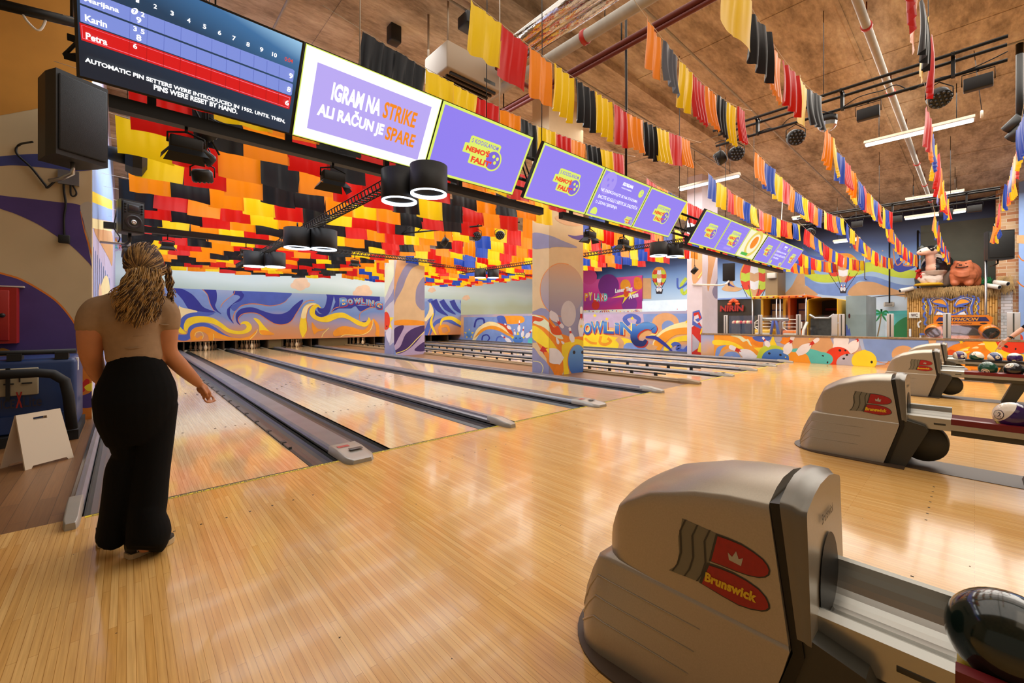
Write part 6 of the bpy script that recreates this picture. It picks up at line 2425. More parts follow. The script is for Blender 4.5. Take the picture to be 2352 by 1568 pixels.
    for L_ in (UPL, LOL):
        cx_, cy_ = sum(p[0] for p in L_) / len(L_), sum(p[1] for p in L_) / len(L_)
        shape([(cx_ + (x - cx_) * 1.07, cy_ + (y - cy_) * 1.1) for x, y in L_], 'hood_dark', .001, False)
        shape(L_, 'decal_red', .002, False)
    shape([(830, 600), (824, 562), (846, 585), (866, 556), (880, 596), (902, 592), (892, 632)], 'decal_silver', .003, False)
    o = em(706, 706, .0035)
    text(b, 'Brunswick', 'decal_yellow', o, em(972, 822, .0035) - o, em(712, 660, .0035) - o, .05, 1.05)
    kid(b, 'emblem', hood, 'red and grey emblem with a crown')
    # rack
    rs, ry = mats_rail
    zt = .43
    b = MB()
    arc = [(.118 * math.cos(t), .515 + .118 * math.sin(t)) for t in [-.12 - (math.pi - .75) * k / 14 for k in range(15)]]
    b.prism([(-.135, .345), (.135, .345), (.135, .50), (.128, .508)] + arc + [(-.112, .452), (-.135, .44)], 'Y', .03, .30, 'rail_silver')
    b.rbox(-.137, -.134, .06, .13, .385, .40, 'hood_dark', .001)
    kid(b, 'outlet_chute')
    b = MB()
    for sx in (-1, 1):
        prf = [(sx * .13, .40), (sx * .13, .445), (sx * .10, .45), (sx * .05, .415), (sx * .05, .39)]
        b.prism(prf if sx > 0 else prf[::-1], 'Y', -1.7, .03, rs)
    kid(b, 'ball_rail')
    b = MB()
    b.box(-.045, .045, -1.7, .03, .385, .405, ry)
    kid(b, 'center_strip')
    b = MB()
    b.prism([(-.13, .40), (-.12, .31), (.12, .31), (.13, .40)], 'Y', -1.7, .03, 'hood_dark')
    b.box(-.134, -.12, -1.7, .03, .355, .40, 'rail_silver')
    kid(b, 'rail_base')
    for y in (-.55, -1.5):
        b = MB()
        b.prism([(y - .08, .32), (y + .08, .32), (y + .2, .0), (y + .06, .0)], 'X', -.1, .1, 'hood_dark')
        kid(b, 'leg')
    return rt


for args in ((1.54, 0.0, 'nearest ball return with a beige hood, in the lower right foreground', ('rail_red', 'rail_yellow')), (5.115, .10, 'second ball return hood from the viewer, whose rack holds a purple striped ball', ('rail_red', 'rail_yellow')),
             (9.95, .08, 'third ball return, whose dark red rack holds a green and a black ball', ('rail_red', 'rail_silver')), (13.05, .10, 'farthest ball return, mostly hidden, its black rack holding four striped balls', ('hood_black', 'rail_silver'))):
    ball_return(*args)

mat('ball_cream', '#e6dcc8', 0.15, coat=.5)
for n_, h_ in (('purple', '#35195c'), ('green', '#0d4a38'), ('black', '#1b1a20'), ('red', '#a01818'), ('navy', '#1d3a6e'), ('orange', '#d8801c'), ('night', '#10201c'), ('maroon', '#4a0f1c')):
    mat('ball_' + n_ + '_gloss', h_, 0.14, coat=.5, var=.15, vscale=12)
BR = .1085


def bowling_ball(loc, m, stripe, num_dir, num, label, axis=(0, 1, .2)):
    rt = empty('bowling_ball', loc, label, 'bowling ball', 'bowling balls on the racks')
    nu, nv = 36, 24
    ax = Vector(axis).normalized()
    b = MB()
    vs_ = []
    fs = {m: [], 'ball_cream': []}
    for j in range(nv + 1):
        for i in range(nu):
            t, p = math.pi * j / nv, 2 * math.pi * i / nu
            vs_.append(Vector((0, 0, 1)) * math.cos(t) + Vector((math.sin(t) * math.cos(p), math.sin(t) * math.sin(p), 0)))
    rotm = Vector((0, 0, 1)).rotation_difference(ax).to_matrix()
    for j in range(nv):
        for i in range(nu):
            i2 = (i + 1) % nu
            t = math.pi * (j + .5) / nv
            band = abs(math.cos(t)) < .48
            fs[m if (band or not stripe) else 'ball_cream'].append((j * nu + i, (j + 1) * nu + i, (j + 1) * nu + i2, j * nu + i2))
    for k, f in fs.items():
        if f:
            b.add([rotm @ v * BR for v in vs_], f, k, True)
    o = b.build('shell', None)
    o.parent = rt
    d = Vector(num_dir).normalized()
    u = Vector((0, 0, 1)).cross(d)
    u = u.normalized() if u.length > .1 else Vector((1, 0, 0))
    v = d.cross(u)
    b = MB()

    def on(a, c, k):
        q = d + u * a + v * c
        return q.normalized() * (BR * k)
    for rr, mm, k in ((.5, 'ball_cream', 1.004), (.36, 'ink_dark', 1.006), (.31, 'ball_cream', 1.008)):
        if rr == .5 and stripe:
            continue
        ps = [on(0, 0, k)] + [on(rr * r_ * math.cos(t), rr * r_ * math.sin(t), k) for r_ in (.5, 1) for t in [2 * math.pi * i / 24 for i in range(24)]]
        f = [(0, 1 + i, 1 + (i + 1) % 24) for i in range(24)] + [(1 + i, 25 + i, 25 + (i + 1) % 24, 1 + (i + 1) % 24) for i in range(24)]
        b.add(ps, f, mm, True)
    vs2, f2, asp = text_mesh(num, .02)
    h = .34
    b.add([on((x - .5) * h * asp, (y - .5) * h, 1.011) for x, y in vs2], f2, 'ink_dark')
    o = b.build('number_spot', None)
    o.parent = rt


ZB = .505
bowling_ball((1.54, -.055, ZB - .01), 'ball_night_gloss', False, (-.35, -.9, .05), '8', 'dark green-black bowling ball with a cream spot on the nearest rack')
bowling_ball((5.115, -.20, ZB), 'ball_purple_gloss', True, (-.6, .6, .1), '12', 'purple and cream striped bowling ball on the second rack', (-.3, .75, .55))
bowling_ball((5.16, -.42, ZB + .01), 'ball_red_gloss', True, (-.8, .3, .5), '7', 'red striped bowling ball half hidden behind the purple striped one', (.2, .9, .2))
bowling_ball((9.95, -.14, ZB), 'ball_green_gloss', False, (-.8, .25, -.4), '6', 'plain green bowling ball on the third rack')
bowling_ball((9.95, -.40, ZB), 'ball_black_gloss', False, (-.5, .4, .6), '8', 'plain black bowling ball next to the green one on the third rack')
bowling_ball((9.95, -.63, ZB), 'ball_green_gloss', False, (-.5, -.4, .6), '6', 'teal green bowling ball at the picture edge after the black one')
bowling_ball((13.05, .21, ZB), 'ball_purple_gloss', True, (-.8, -.35, .0), '12', 'purple and white striped bowling ball, first of the four on the farthest rack', (-.2, .9, -.15))
bowling_ball((13.05, -.03, ZB), 'ball_green_gloss', True, (-.6, .4, .5), '14', 'green and white striped bowling ball, second of the four on the farthest rack', (-.4, -.5, .7))
bowling_ball((13.05, -.28, ZB), 'ball_navy_gloss', True, (-.85, -.3, .1), '10', 'blue and white striped bowling ball, third of the four on the farthest rack', (-.3, .8, -.4))
bowling_ball((13.05, -.54, ZB), 'ball_purple_gloss', True, (-.8, .1, -.5), '4', 'purple and red topped striped bowling ball, last of the four on the farthest rack', (.1, .1, 1))
bowling_ball((9.6, -.75, .115), 'ball_maroon_gloss', False, (.5, -.4, .6), '3', 'maroon bowling ball low behind the slanted leg of the third rack')
# ---------------------------------------------------------------- people
mat('skin', '#c08058', 0.5, var=.05, vscale=20)
mat('skin_pale', '#d8a088', 0.5)
mat('shirt_beige', '#9a7c5c', 0.85, var=.06, vscale=40)
mat('trousers_black', '#070707', 0.95, spec=.2)
mat('hair_brown', '#4a3018', 0.55, var=.4, vscale=30)
mat('hair_light', '#a8824a', 0.45, var=.3, vscale=30)
mat('shoe_black', '#1a1a18', 0.5)
mat('sole_cream', '#c8b088', 0.6)
mat('clip_white', '#e8dcc8', 0.3)
Y0 = 3.05
J = lambda x, y, dy=0.0: P(x, y, 'Y', Y0 + dy)


def limb(b, pts, rad, m, up=(1, 0, 0), n=14):
    pts = [Vector(p) for p in pts]
    rr = [r if isinstance(r, tuple) else (r, r) for r in rad]
    q = spline(pts, False, 5)
    R2 = []
    for i in range(len(q)):
        t = i / 5
        j = min(int(t), len(rr) - 2)
        f = t - j
        R2.append((rr[j][0] + (rr[j + 1][0] - rr[j][0]) * f, rr[j][1] + (rr[j + 1][1] - rr[j][1]) * f))
    b.tube(q, R2, m, n, up=up)
    for p, r in ((pts[0], rr[0]), (pts[-1], rr[-1])):
        b.ball(p, 1, m, 12, 8, scale=(r[0], r[1], min(r) * .8))


def hand(b, wrist, knuck, side, tips, m):
    """palm plus five separate bent fingers"""
    w, k = Vector(wrist), Vector(knuck)
    b.tube([w, w.lerp(k, .5), k], [(.024, .016), (.036, .016), (.036, .014)], m, 12, up=side)
    b.ball(w.lerp(k, .5), 1, m, 12, 8, scale=(.032, .026, .032))
    for pts, r in tips:
        q = spline(pts, False, 4)
        b.tube(q, [r * (1.08 - .3 * i / (len(q) - 1)) for i in range(len(q))], m, 8)
        b.ball(q[-1], r * .8, m, 8, 6)


wm = root('person', (J(310, 1260).x, Y0, 0), 'woman seen from behind in beige t-shirt and wide black trousers, just released a ball', 'person')
b = MB()
S = 'skin'
limb(b, [J(314, 960), J(314, 905), J(312, 860), J(311, 817), J(305, 775), J(300, 735), J(300, 700), J(306, 684)],
     [(.14, .12), (.16, .135), (.13, .115), (.105, .09), (.11, .10), (.135, .11), (.13, .085), (.07, .06)], S)
limb(b, [J(308, 692), J(318, 660), J(328, 632)], [.058, .054, .06], S)
hc = J(333, 613, .01)
b.ball(hc, 1, S, 20, 14, scale=(.073, .095, .108))
b.ball(hc + Vector((.015, .07, -.045)), 1, S, 14, 10, scale=(.05, .045, .06))       # jaw, turned away toward the lanes
b.ball(hc + Vector((.02, .105, -.01)), 1, S, 8, 6, scale=(.012, .02, .02))            # nose
for sx in (-1, 1):
    b.ball(hc + Vector((sx * .072, .0, -.01)), 1, S, 8, 6, scale=(.014, .02, .03))   # ears
limb(b, [J(340, 700), J(368, 702), J(380, 722), J(384, 760), J(386, 806, .02), J(412, 838, .07), J(440, 865, .13), J(458, 882, .17)],
     [.05, .056, .058, .052, .045, .043, .034, .024], S)
limb(b, [J(258, 702), J(228, 708), J(214, 730), J(208, 765), J(208, 806, .02), J(217, 842, .07), J(229, 872, .13)],
     [.05, .054, .056, .055, .048, .042, .028], S)
hand(b, J(458, 882, .17), J(472, 902, .2), (0, 1, 0),
     [([J(470, 889, .19), J(479, 896, .2), J(484, 906, .2), J(481, 915, .2)], .0088), ([J(473, 899, .21), J(484, 908, .23), J(492, 916, .24), J(489, 921, .24)], .009),
      ([J(470, 905, .2), J(478, 917, .21), J(488, 922, .22), J(495, 919, .22)], .009), ([J(464, 904, .18), J(470, 919, .18), J(481, 925, .19), J(490, 922, .2)], .0082),
      ([J(462, 886, .16), J(468, 895, .14), J(474, 904, .15), J(477, 910, .17)], .0098)], S)
hand(b, J(229, 872, .13), J(240, 898, .17), (0, 1, 0),
     [([J(235, 896, .18), J(240, 912, .2), J(247, 920, .2)], .009), ([J(240, 898, .17), J(246, 914, .18), J(253, 922, .19)], .009), ([J(244, 897, .17), J(250, 911, .17), J(256, 918, .18)], .009),
      ([J(248, 894, .16), J(254, 906, .16), J(258, 912, .17)], .008), ([J(232, 880, .15), J(242, 888, .2), J(248, 898, .22)], .01)], S)
for c0, f0 in (((295, 960, .03), (258, 1232, .13)), ((345, 960, -.02), (335, 1255, -.1))):
    limb(b, [J(*c0), J((c0[0] + f0[0]) / 2 + 12, 1080, (c0[2] + f0[2]) / 2), J(*f0)], [.07, .045, .035], S)
body = b.build('body', wm)
remesh(body, .0075, 5)
# beige t-shirt
b = MB()
limb(b, [J(311, 822), J(308, 800), J(304, 770), J(300, 735), J(300, 703), J(308, 684)], [(.118, .102), (.118, .104), (.122, .11), (.147, .12), (.14, .096), (.075, .07)], 'shirt_beige', n=24)
limb(b, [J(338, 702), J(367, 703), J(381, 722), J(383, 748)], [.06, .066, .067, .062], 'shirt_beige')
limb(b, [J(260, 704), J(229, 708), J(214, 728), J(209, 750)], [.06, .064, .065, .063], 'shirt_beige')
sh = b.build('t_shirt', wm)
remesh(sh, .009, 6)
b = MB()
for x, y, w, k in ((378, 741, 34, 0), ):
    b.tube(spline([J(350, 742, -.05), J(378, 746, -.068), J(404, 744, -.03)], False, 5), .003, 'shirt_beige', 5)
for y, x0, x1 in ((796, 258, 340), (768, 266, 345)):
    b.tube(spline([J(x0, y, -.06), J((x0 + x1) / 2, y + 4, -.108), J(x1, y - 1, -.09)], False, 6), .002, 'shirt_beige', 5)
b.build('shirt_seam', sh)
# wide trousers
b = MB()


def ring_leg(rows, m, dys, ry):
    pts = [J((a + c) / 2, y, d) for (y, a, c), d in zip(rows, dys)]
    rad = []
    for (y, a, c), d, r in zip(rows, dys, ry):
        w = (J(c, y, d).x - J(a, y, d).x) / 2
        rad.append((w, r))
    q = spline(pts, False, 4)
    R2 = []
    for i in range(len(q)):
        t = i / 4
        j = min(int(t), len(rad) - 2)
        f = t - j
        R2.append((rad[j][0] + (rad[j + 1][0] - rad[j][0]) * f, rad[j][1] + (rad[j + 1][1] - rad[j][1]) * f))
    b.tube(q, R2, m, 24, up=(1, 0, 0))


T = 'trousers_black'
ring_leg([(815, 251, 366), (830, 245, 374), (858, 232, 394), (885, 220, 408), (915, 215, 414), (950, 219, 410), (985, 234, 405), (1010, 245, 398)], T, [0] * 8, [.105, .112, .13, .15, .165, .16, .14, .12])
ring_leg([(930, 219, 330), (985, 236, 328), (1020, 251, 326), (1040, 257, 325), (1071, 242, 325), (1090, 238, 324), (1155, 230, 316), (1200, 223, 308), (1233, 217, 298)], T, [0, .01, .02, .03, .04, .05, .07, .09, .1], [.12, .12, .115, .11, .12, .125, .135, .14, .145])
ring_leg([(930, 300, 412), (985, 302, 405), (1034, 301, 399), (1090, 298, 392), (1155, 293, 387), (1185, 291, 383), (1210, 289, 392), (1228, 288, 396), (1250, 287, 388), (1264, 287, 376)], T, [0, 0, -.01, -.02, -.04, -.06, -.07, -.08, -.09, -.1], [.12, .12, .12, .125, .13, .135, .14, .14, .13, .09])
tr = b.build('trousers', wm)
remesh(tr, .008, 2)

# shoes
def shoe(heel, toe, label=None, writing=None):
    h, t = Vector(heel), Vector(toe)
    d = (t - h)
    L = d.length
    d.normalize()
    s_ = Vector((0, 0, 1)).cross(d).normalized()
    b = MB()
    pr = [(0, .6), (.06, .85), (.2, .95), (.4, .85), (.6, .95), (.8, 1), (.93, .8), (1, .35)]
    out = [h + d * (L * a) + s_ * (.046 * w) for a, w in pr] + [h + d * (L * a) - s_ * (.046 * w) for a, w in reversed(pr)]
    for k, (z0, z1, m_) in enumerate(((.002, .028, 'sole_cream'),)):
        A = [p + Vector((0, 0, z0)) for p in out]
        B = [p + Vector((0, 0, z1)) for p in out]
        n = len(out)
        b.add(A + B, [(i, (i + 1) % n, n + (i + 1) % n, n + i) for i in range(n)] + [tuple(range(n)), tuple(range(2 * n - 1, n - 1, -1))], m_)
    up = [(0.02, .036, .10), (.15, .042, .105), (.3, .042, .1), (.45, .04, .085), (.65, .042, .065), (.85, .04, .05), (.97, .02, .035)]
    b2 = MB()
    b2.tube([h + d * (L * a) + Vector((0, 0, .02 + (z - .02) * .45)) for a, w, z in up], [(z * .52, w) for a, w, z in up], 'shoe_black', 14, up=(0, 0, 1))
    o = b2.build('shoe', wm)
    s2 = b.build('sole', o)
    if writing:
        b3 = MB()
        c = h + d * (L * .12) - s_ * .0465 + Vector((0, 0, .035))
        text(b3, writing, 'clip_white', c, d * (L * .42) - s_ * .002, Vector((0, 0, .028)) + s_ * .004, .02)
        b3.build('shoe_lettering', o, 'white lettering')


sh_h = P(290, 1284, 'Z', .0)
shoe(sh_h, P(398, 1240, 'Z', 0), None, 'RENTAL')
shoe(P(222, 1256, 'Z', 0), P(305, 1240, 'Z', 0) + Vector((0, .06, 0)))
# hair: half-up curls
rnd = random.Random(7)
b = MB()
b.ball(hc + Vector((0, -.012, .012)), 1, 'hair_brown', 22, 16, scale=(.083, .1, .114))
limb(b, [J(331, 618, -.05), J(328, 645, -.06), J(324, 672, -.075), J(318, 700, -.1), J(314, 720, -.11)], [(.07, .045), (.07, .045), (.07, .035), (.06, .024), (.04, .014)], 'hair_brown')
hm = b.build('hair', wm)
remesh(hm, .009, 3)
b = MB()
for i in range(560):
    f = rnd.random()
    sx = rnd.uniform(-1, 1)
    long = rnd.random()
    x0, y0 = 331 + sx * 40, 618 + abs(sx) * 6 + rnd.uniform(-8, 14)
    yb = 690 + 66 * long - abs(sx) * 16
    xb = 320 + sx * (68 - 24 * long) - 5
    n = 20
    ph, fr, am = math.floor(sx * 6) * 1.9 + rnd.uniform(-.8, .8), rnd.uniform(1.5, 2.3), rnd.uniform(3, 6)
    pts = []
    dj = .016 * rnd.random()
    for k in range(n + 1):
        t = k / n
        x = x0 + (xb - x0) * t ** 1.2 + am * math.sin(ph + fr * 2 * math.pi * t) * min(1, t * 2)
        y = y0 + (yb - y0) * t
        dep = -.098 - .055 * math.sin(min(1, t * 1.25) * 1.5) * (1 - .3 * sx * sx) - dj + .04 * max(0, abs(sx) - .5) + .009 * math.cos(ph + fr * 6.28 * t) + rnd.uniform(-.004, .004)
        pts.append(J(x, y, dep))
    m_ = 'hair_light' if rnd.random() < .62 else 'hair_brown'
    b.tube(pts, [.003 * (1 - .5 * k / n) for k in range(n + 1)], m_, 5)
cl = J(318, 621, -.1)
for i in range(230):
    # swept-back crown strands gathered at the clip
    a, f = rnd.uniform(-.35, math.pi + .35), rnd.uniform(.12, 1)
    d0 = Vector((math.cos(a) * f, -math.sqrt(max(0, 1 - f * f)) + (.35 if f > .85 else 0), math.sin(a) * f))
    pt = lambda d_: hc + Vector((d_.x * .089, -.012 + d_.y * .108, .012 + d_.z * .121))
    dc = Vector(((cl.x - hc.x) / .089, (cl.y - hc.y + .012) / .108, (cl.z - hc.z - .012) / .121)).normalized()
    d0.normalize()
    pts = [pt(d0.lerp(dc, t).normalized()) for t in (0, .25, .5, .75, 1)]
    b.tube(spline(pts, False, 4), .0032, 'hair_light' if rnd.random() < .45 else 'hair_brown', 5)
for i in range(26):
    x0, y0 = rnd.uniform(378, 392), rnd.uniform(608, 640)
    yb = y0 + rnd.uniform(40, 75)
    ph = rnd.uniform(0, 6)
    pts = [J(x0 + 9 * t + 5 * math.sin(ph + 13 * t) * t, y0 + (yb - y0) * t, .0 - .03 * t + .012 * math.cos(ph + 13 * t)) for t in [k / 10 for k in range(11)]]
    b.tube(pts, [.005 * (1 - .5 * k / 10) for k in range(11)], 'hair_light' if i % 2 else 'hair_brown', 5)
b.build('curls', hm)
b = MB()
c = J(318, 621, -.112)
b.tube([c + Vector((-.014, 0, .004)), c + Vector((.016, 0, -.006))], [(.010, .004), (.010, .004)], 'clip_white', 8)
b.lathe([(.004, -.003), (.009, 0), (.004, .003)], c + Vector((-.002, -.006, 0)), 'clip_white', 12, 'Y')
b.build('hair_clip', hm, 'white hair clip')
b = MB()
w = J(454, 878, .165)
b.lathe([(.026, -.003), (.029, 0), (.026, .003)], w, 'clip_white', 16)
b.build('bracelet', wm)

# person cut by the right picture edge
XP = 12.1
K = lambda x, y, dx=0.0: P(x, y, 'X', XP + dx)
yb = K(2400, 790).y
mp = root('person', (XP, yb, 0), 'person in dark clothes cut by the right edge, watch on the wrist', 'person')
b = MB()
Q = lambda dx, dy, z: Vector((XP + dx, yb + dy, z))
limb(b, [Q(0, 0, .9), Q(0, 0, 1.1), Q(0, .02, 1.3), Q(0, .02, 1.42)], [(.15, .11), (.14, .11), (.18, .12), (.12, .08)], 'skin_pale', up=(0, 1, 0))
limb(b, [Q(0, .02, 1.4), Q(0, .03, 1.52)], [.055, .055], 'skin_pale')
b.ball(Q(0, .05, 1.62), 1, 'skin_pale', 18, 12, scale=(.075, .09, .115))
b.ball(Q(-.04, .13, 1.6), 1, 'skin_pale', 8, 6, scale=(.015, .018, .022))
elbow, wr = K(2350, 755, -.25), K(2316, 778, -.35)
limb(b, [Q(-.16, .02, 1.38), Q(-.24, .08, 1.24), elbow, wr.lerp(elbow, .45), wr], [.055, .05, .042, .038, .027], 'skin_pale')
kn = K(2300, 790, -.38)
hand(b, wr, kn, (0, .6, .8), [([kn + Vector((0, .02, .02)), K(2291, 797, -.4), K(2285, 805, -.4)], .009), ([kn, K(2289, 801, -.4), K(2286, 810, -.4)], .009), ([kn + Vector((0, -.02, -.01)), K(2294, 803, -.4), K(2290, 812, -.4)], .009),
                              ([kn + Vector((0, -.035, -.02)), K(2299, 803, -.4), K(2297, 811, -.4)], .008), ([wr.lerp(kn, .4), K(2297, 782, -.42), K(2288, 788, -.42)], .01)], 'skin_pale')
limb(b, [Q(.16, .02, 1.38), Q(.24, 0, 1.15), Q(.24, .08, .95)], [.055, .045, .03], 'skin_pale')
hand(b, Q(.24, .08, .95), Q(.24, .1, .86), (0, 1, 0), [([Q(.24 + i * .008, .07 + i * .022, .86), Q(.23, .08 + i * .022, .82), Q(.21, .08 + i * .02, .79)], .009) for i in range(4)] + [([Q(.23, .12, .92), Q(.2, .15, .88), Q(.19, .15, .85)], .01)], 'skin_pale')
for sx in (-.09, .09):
    limb(b, [Q(sx, 0, .85), Q(sx, .02, .48), Q(sx, 0, .08)], [.085, .06, .045], 'skin_pale')
o = b.build('body', mp)
remesh(o, .012, 4)
b = MB()
limb(b, [Q(0, 0, .9), Q(0, 0, 1.1), Q(0, .02, 1.3), Q(0, .02, 1.44)], [(.175, .135), (.165, .135), (.2, .14), (.11, .085)], 'trousers_black', up=(0, 1, 0))
limb(b, [Q(-.15, .02, 1.39), Q(-.24, .08, 1.24), elbow.lerp(Q(-.24, .08, 1.24), .2)], [.07, .068, .062], 'trousers_black')
limb(b, [Q(.15, .02, 1.39), Q(.24, 0, 1.18)], [.07, .066], 'trousers_black')
o = b.build('dark_shirt', mp)
remesh(o, .014, 4)
b = MB()
for sx in (-.09, .09):
    limb(b, [Q(sx * .9, 0, .95), Q(sx, .02, .5), Q(sx, 0, .06)], [.11, .085, .075], 'trousers_black')
o = b.build('dark_trousers', mp)
remesh(o, .014, 4)
b = MB()
b.ball(Q(0, .035, 1.65), 1, 'hair_brown', 16, 10, scale=(.083, .09, .108))
b.build('hair', mp)
b = MB()
for sx in (-.09, .09):
    b.rbox(XP + sx - .05, XP + sx + .05, yb - .08, yb + .2, 0.001, .09, 'shoe_black', .03)
b.build('shoe', mp)
b = MB()
d = (elbow - wr).normalized()
b.tube([wr + d * .02, wr + d * .055], .031, 'led_dark', 16)
b.ball(wr + d * .037 + Vector((-.03, 0, .01)), .018, 'black_plastic', 10, 6)
b.build('wristwatch', mp, 'dark wristwatch')
# ---------------------------------------------------------------- beyond the low wall: railing, games, hut, statues
mat('post_alu', '#c2c4c8', 0.4, 0.3)
glass('rail_glass', alpha=.07)
mat('cab_yellow', '#e0b020', .4)
mat('cab_orange', '#e87818', .35)
mat('cab_navy', '#1c2c50', .5)
mat('cab_wood', '#8a4a18', .5)
mat('board_white', '#c8c2b8', .5)
mat('net_dark', '#2a2c2e', .6, var=.5, vscale=9)
mat('cab_slate', '#8aa0a8', .6, var=.15, vscale=1.2)
mat('shop_dark', '#2c2418', .5, var=.9, vscale=1.1)
mat('bamboo', '#c8964a', .45, var=.25, vscale=3, vstretch=(1, 1, .3))
mat('bamboo_node', '#94682c', .5)
mat('thatch', '#a88a5a', .8, var=.35, vscale=6)
mat('statue_white', '#e0d0c4', .5, var=.06, vscale=4)
mat('statue_pink', '#e0b098', .5, var=.05, vscale=4)
mat('statue_black', '#17191c', .4)
mat('pig_pink', '#cc7650', .5, var=.15, vscale=5)
mat('typhoon_orange', '#f08408', .2, coat=.5)
mat('marquee', '#2a2460', .3, var=.5, vscale=3)
glass('dome_clear', '#e8d8f0', alpha=.1, rough=.15)

XG = 15.05
posts = [1667, 1746, 1834, 1933, 2045, 2175, 2328]
pp = [P(x, 740, 'X', XG) for x in posts]
zt = P(1834, 722, 'X', XG).z
for i, p in enumerate(pp):
    lb = ['rail post nearest the white pillar', 'rail post in front of the yellow hoop game', 'rail post in front of the orange hoop game', 'double rail post before the arched yellow cabinet',
          'rail post left of the hut, before the painted palms', 'rail post crossing the orange game marquee', 'wide rail post before the white bricks'][i]
    w = .06 if i < 3 else (.07 if i < 6 else .1)
    rt = root('rail_post', (XG, p.y, .815), 'pale metal ' + lb, 'post', 'glass rail posts')
    b = MB()
    b.rbox(XG - .03, XG + .03, p.y - w, p.y + w, .815, zt, 'post_alu', .01)
    if i == 3:
        b.rbox(XG - .03, XG + .03, p.y + w + .02, p.y + w + .16, .815, zt, 'post_alu', .01)
    b.build('post', rt)
    b = MB()
    b.box(XG - .034, XG - .03, p.y - .012, p.y + .012, .83, zt - .02, 'gutter_grey')
    b.build('groove', rt)
for i in range(6):
    y0, y1 = pp[i].y, pp[i + 1].y
    b = MB()
    b.box(XG - .006, XG + .006, y1 + .1, y0 - .1, .83, zt - .02, 'rail_glass')
    b.build('glass_panel', label='clear glass rail panel, number %s from the white pillar' % WORDS[i], cat='glass panel', group='glass rail panels')

kl = lambda x, y: (1640 + x * .14031, 640 + y * .14031)
kh = lambda x, y: (2052 + x * .12755, 640 + y * .12755)
ks = lambda x, y: (2090 + x * .11158, 540 + y * .11158)


def G(kf, X):
    return lambda x, y: P(*kf(x, y), 'X', X)


def hoop_game(X, xl, xr, ytop, colr, lb, bx):
    g = G(kl, X)
    yl, yr = g(xl, 500).y, g(xr, 500).y
    zt = g((xl + xr) / 2, ytop).z
    zb = g((xl + xr) / 2, ytop + 48).z
    rt = root('hoop_game', (X + 1.2, (yl + yr) / 2, 0), lb, 'arcade game', 'basketball hoop games')
    b = MB()
    b.rbox(X, X + .12, yr, yl, zb, zt, colr, .02)
    b.box(X + .12, X + 2.4, yr, yl, zt - .06, zt, colr)
    b.build('roof_sign', rt)
    b = MB()
    for k in range(4):
        y = yl + (yr - yl) * (k + .5) / 4
        b.ball((X - .01, y, (zt + zb) / 2), .035, 'cabinet_red', 8, 5)
    b.box(X - .012, X, yl + (yr - yl) * .34, yl + (yr - yl) * .56, zb + .06, zt - .06, 'board_white')
    b.box(X - .012, X, yl + (yr - yl) * .72, yl + (yr - yl) * .84, zb + .04, zt - .04, 'board_white')
    b.build('sign_bulb', rt)
    b = MB()
    b.box(X + 2.2, X + 2.4, yr, yl, 0, zt - .06, 'cab_navy')
    for y in (yl - .1, yr):
        b.box(X + 1.2, X + 2.3, y, y + .1, 0, zt - .06, colr)
    b.box(X + .4, X + 2.3, yr, yl, 0, .9, 'cab_wood' if colr == 'cab_orange' else colr)
    b.build('cabinet', rt)
    b = MB()
    zc = zb - .75
    b.box(X + 2.05, X + 2.15, yr + .25, yl - .2, zc - .55, zc + .6, 'board_white')
    ym = (yl + yr) / 2
    for (a, c, d, e) in ((-.32, .32, .28, .33), (-.32, .32, -.2, -.15), (-.32, -.27, -.2, .33), (.27, .32, -.2, .33)):
        b.box(X + 2.03, X + 2.05, ym + a, ym + c, zc + d, zc + e, 'blue_deep')
    bb = b.build('backboard', rt)
    b = MB()
    b.lathe([(.21, -.012), (.225, 0), (.21, .012), (.195, 0), (.21, -.012)], (X + 1.8, ym, zc - .22), 'cab_orange', 20)
    b.build('hoop', bb)
    b = MB()
    for y in (yl - .03, yr + .03):
        b.tube([(X + .05, y, 0), (X + .05, y, zb)], .03, 'steel', 8)
    b.build('post', rt)
    b = MB()
    z0, z1 = .85, 1.3
    oc = [(yl - .15, z0 + .12), (yl - .15, z1 - .12), (yl - .3, z1), (yr + .3, z1), (yr + .15, z1 - .12), (yr + .15, z0 + .12), (yr + .3, z0), (yl - .3, z0), (yl - .15, z0 + .12)]
    b.tube([(X - .05, y, z) for y, z in oc], .022, 'white_paint', 6)
    for z in (1.0, 1.15):
        b.tube([(X - .05, yl - .15, z), (X - .05, yr + .15, z)], .016, 'white_paint', 6)
    b.build('guard_rail', rt)
    b = MB()
    b.rbox(X - .12, X + .35, yr + .15, yl - .15, .35, .86, colr, .05)
    b.rbox(X - .14, X - .1, ym - .3, ym + .3, .55, .75, 'board_white', .02)
    b.build('control_box', rt)


hoop_game(20.0, 612, 1030, 280, 'cab_yellow', 'yellow basketball hoop game behind the glass rail', 0)
hoop_game(20.0, 1065, 1515, 268, 'cab_orange', 'orange basketball hoop game next to the yellow one', 0)
g = G(kl, 19.4)
b = MB()
b.tube([g(975, 640), g(930, 910)], .05, 'blue_mid', 8)
b.tube([g(1010, 650), g(1060, 910)], .05, 'blue_mid', 8)
b.tube([g(780, 660), g(1220, 665)], .07, 'steel', 8)
b.build('blue_stand', label='blue A-shaped stand with a silver cross bar before the hoop games', cat='stand')
# arched yellow cabinet
X = 20.0
g = G(kl, X)
yl, yr = g(1535, 600).y, g(2020, 600).y
zt, zs = g(1780, 310).z, g(1780, 345).z
rt = root('arched_game', (X + 1.2, (yl + yr) / 2, 0), 'arched yellow game cabinet with a dark tunnel and netted front', 'arcade game')
ym, hw = (yl + yr) / 2, (yl - yr) / 2


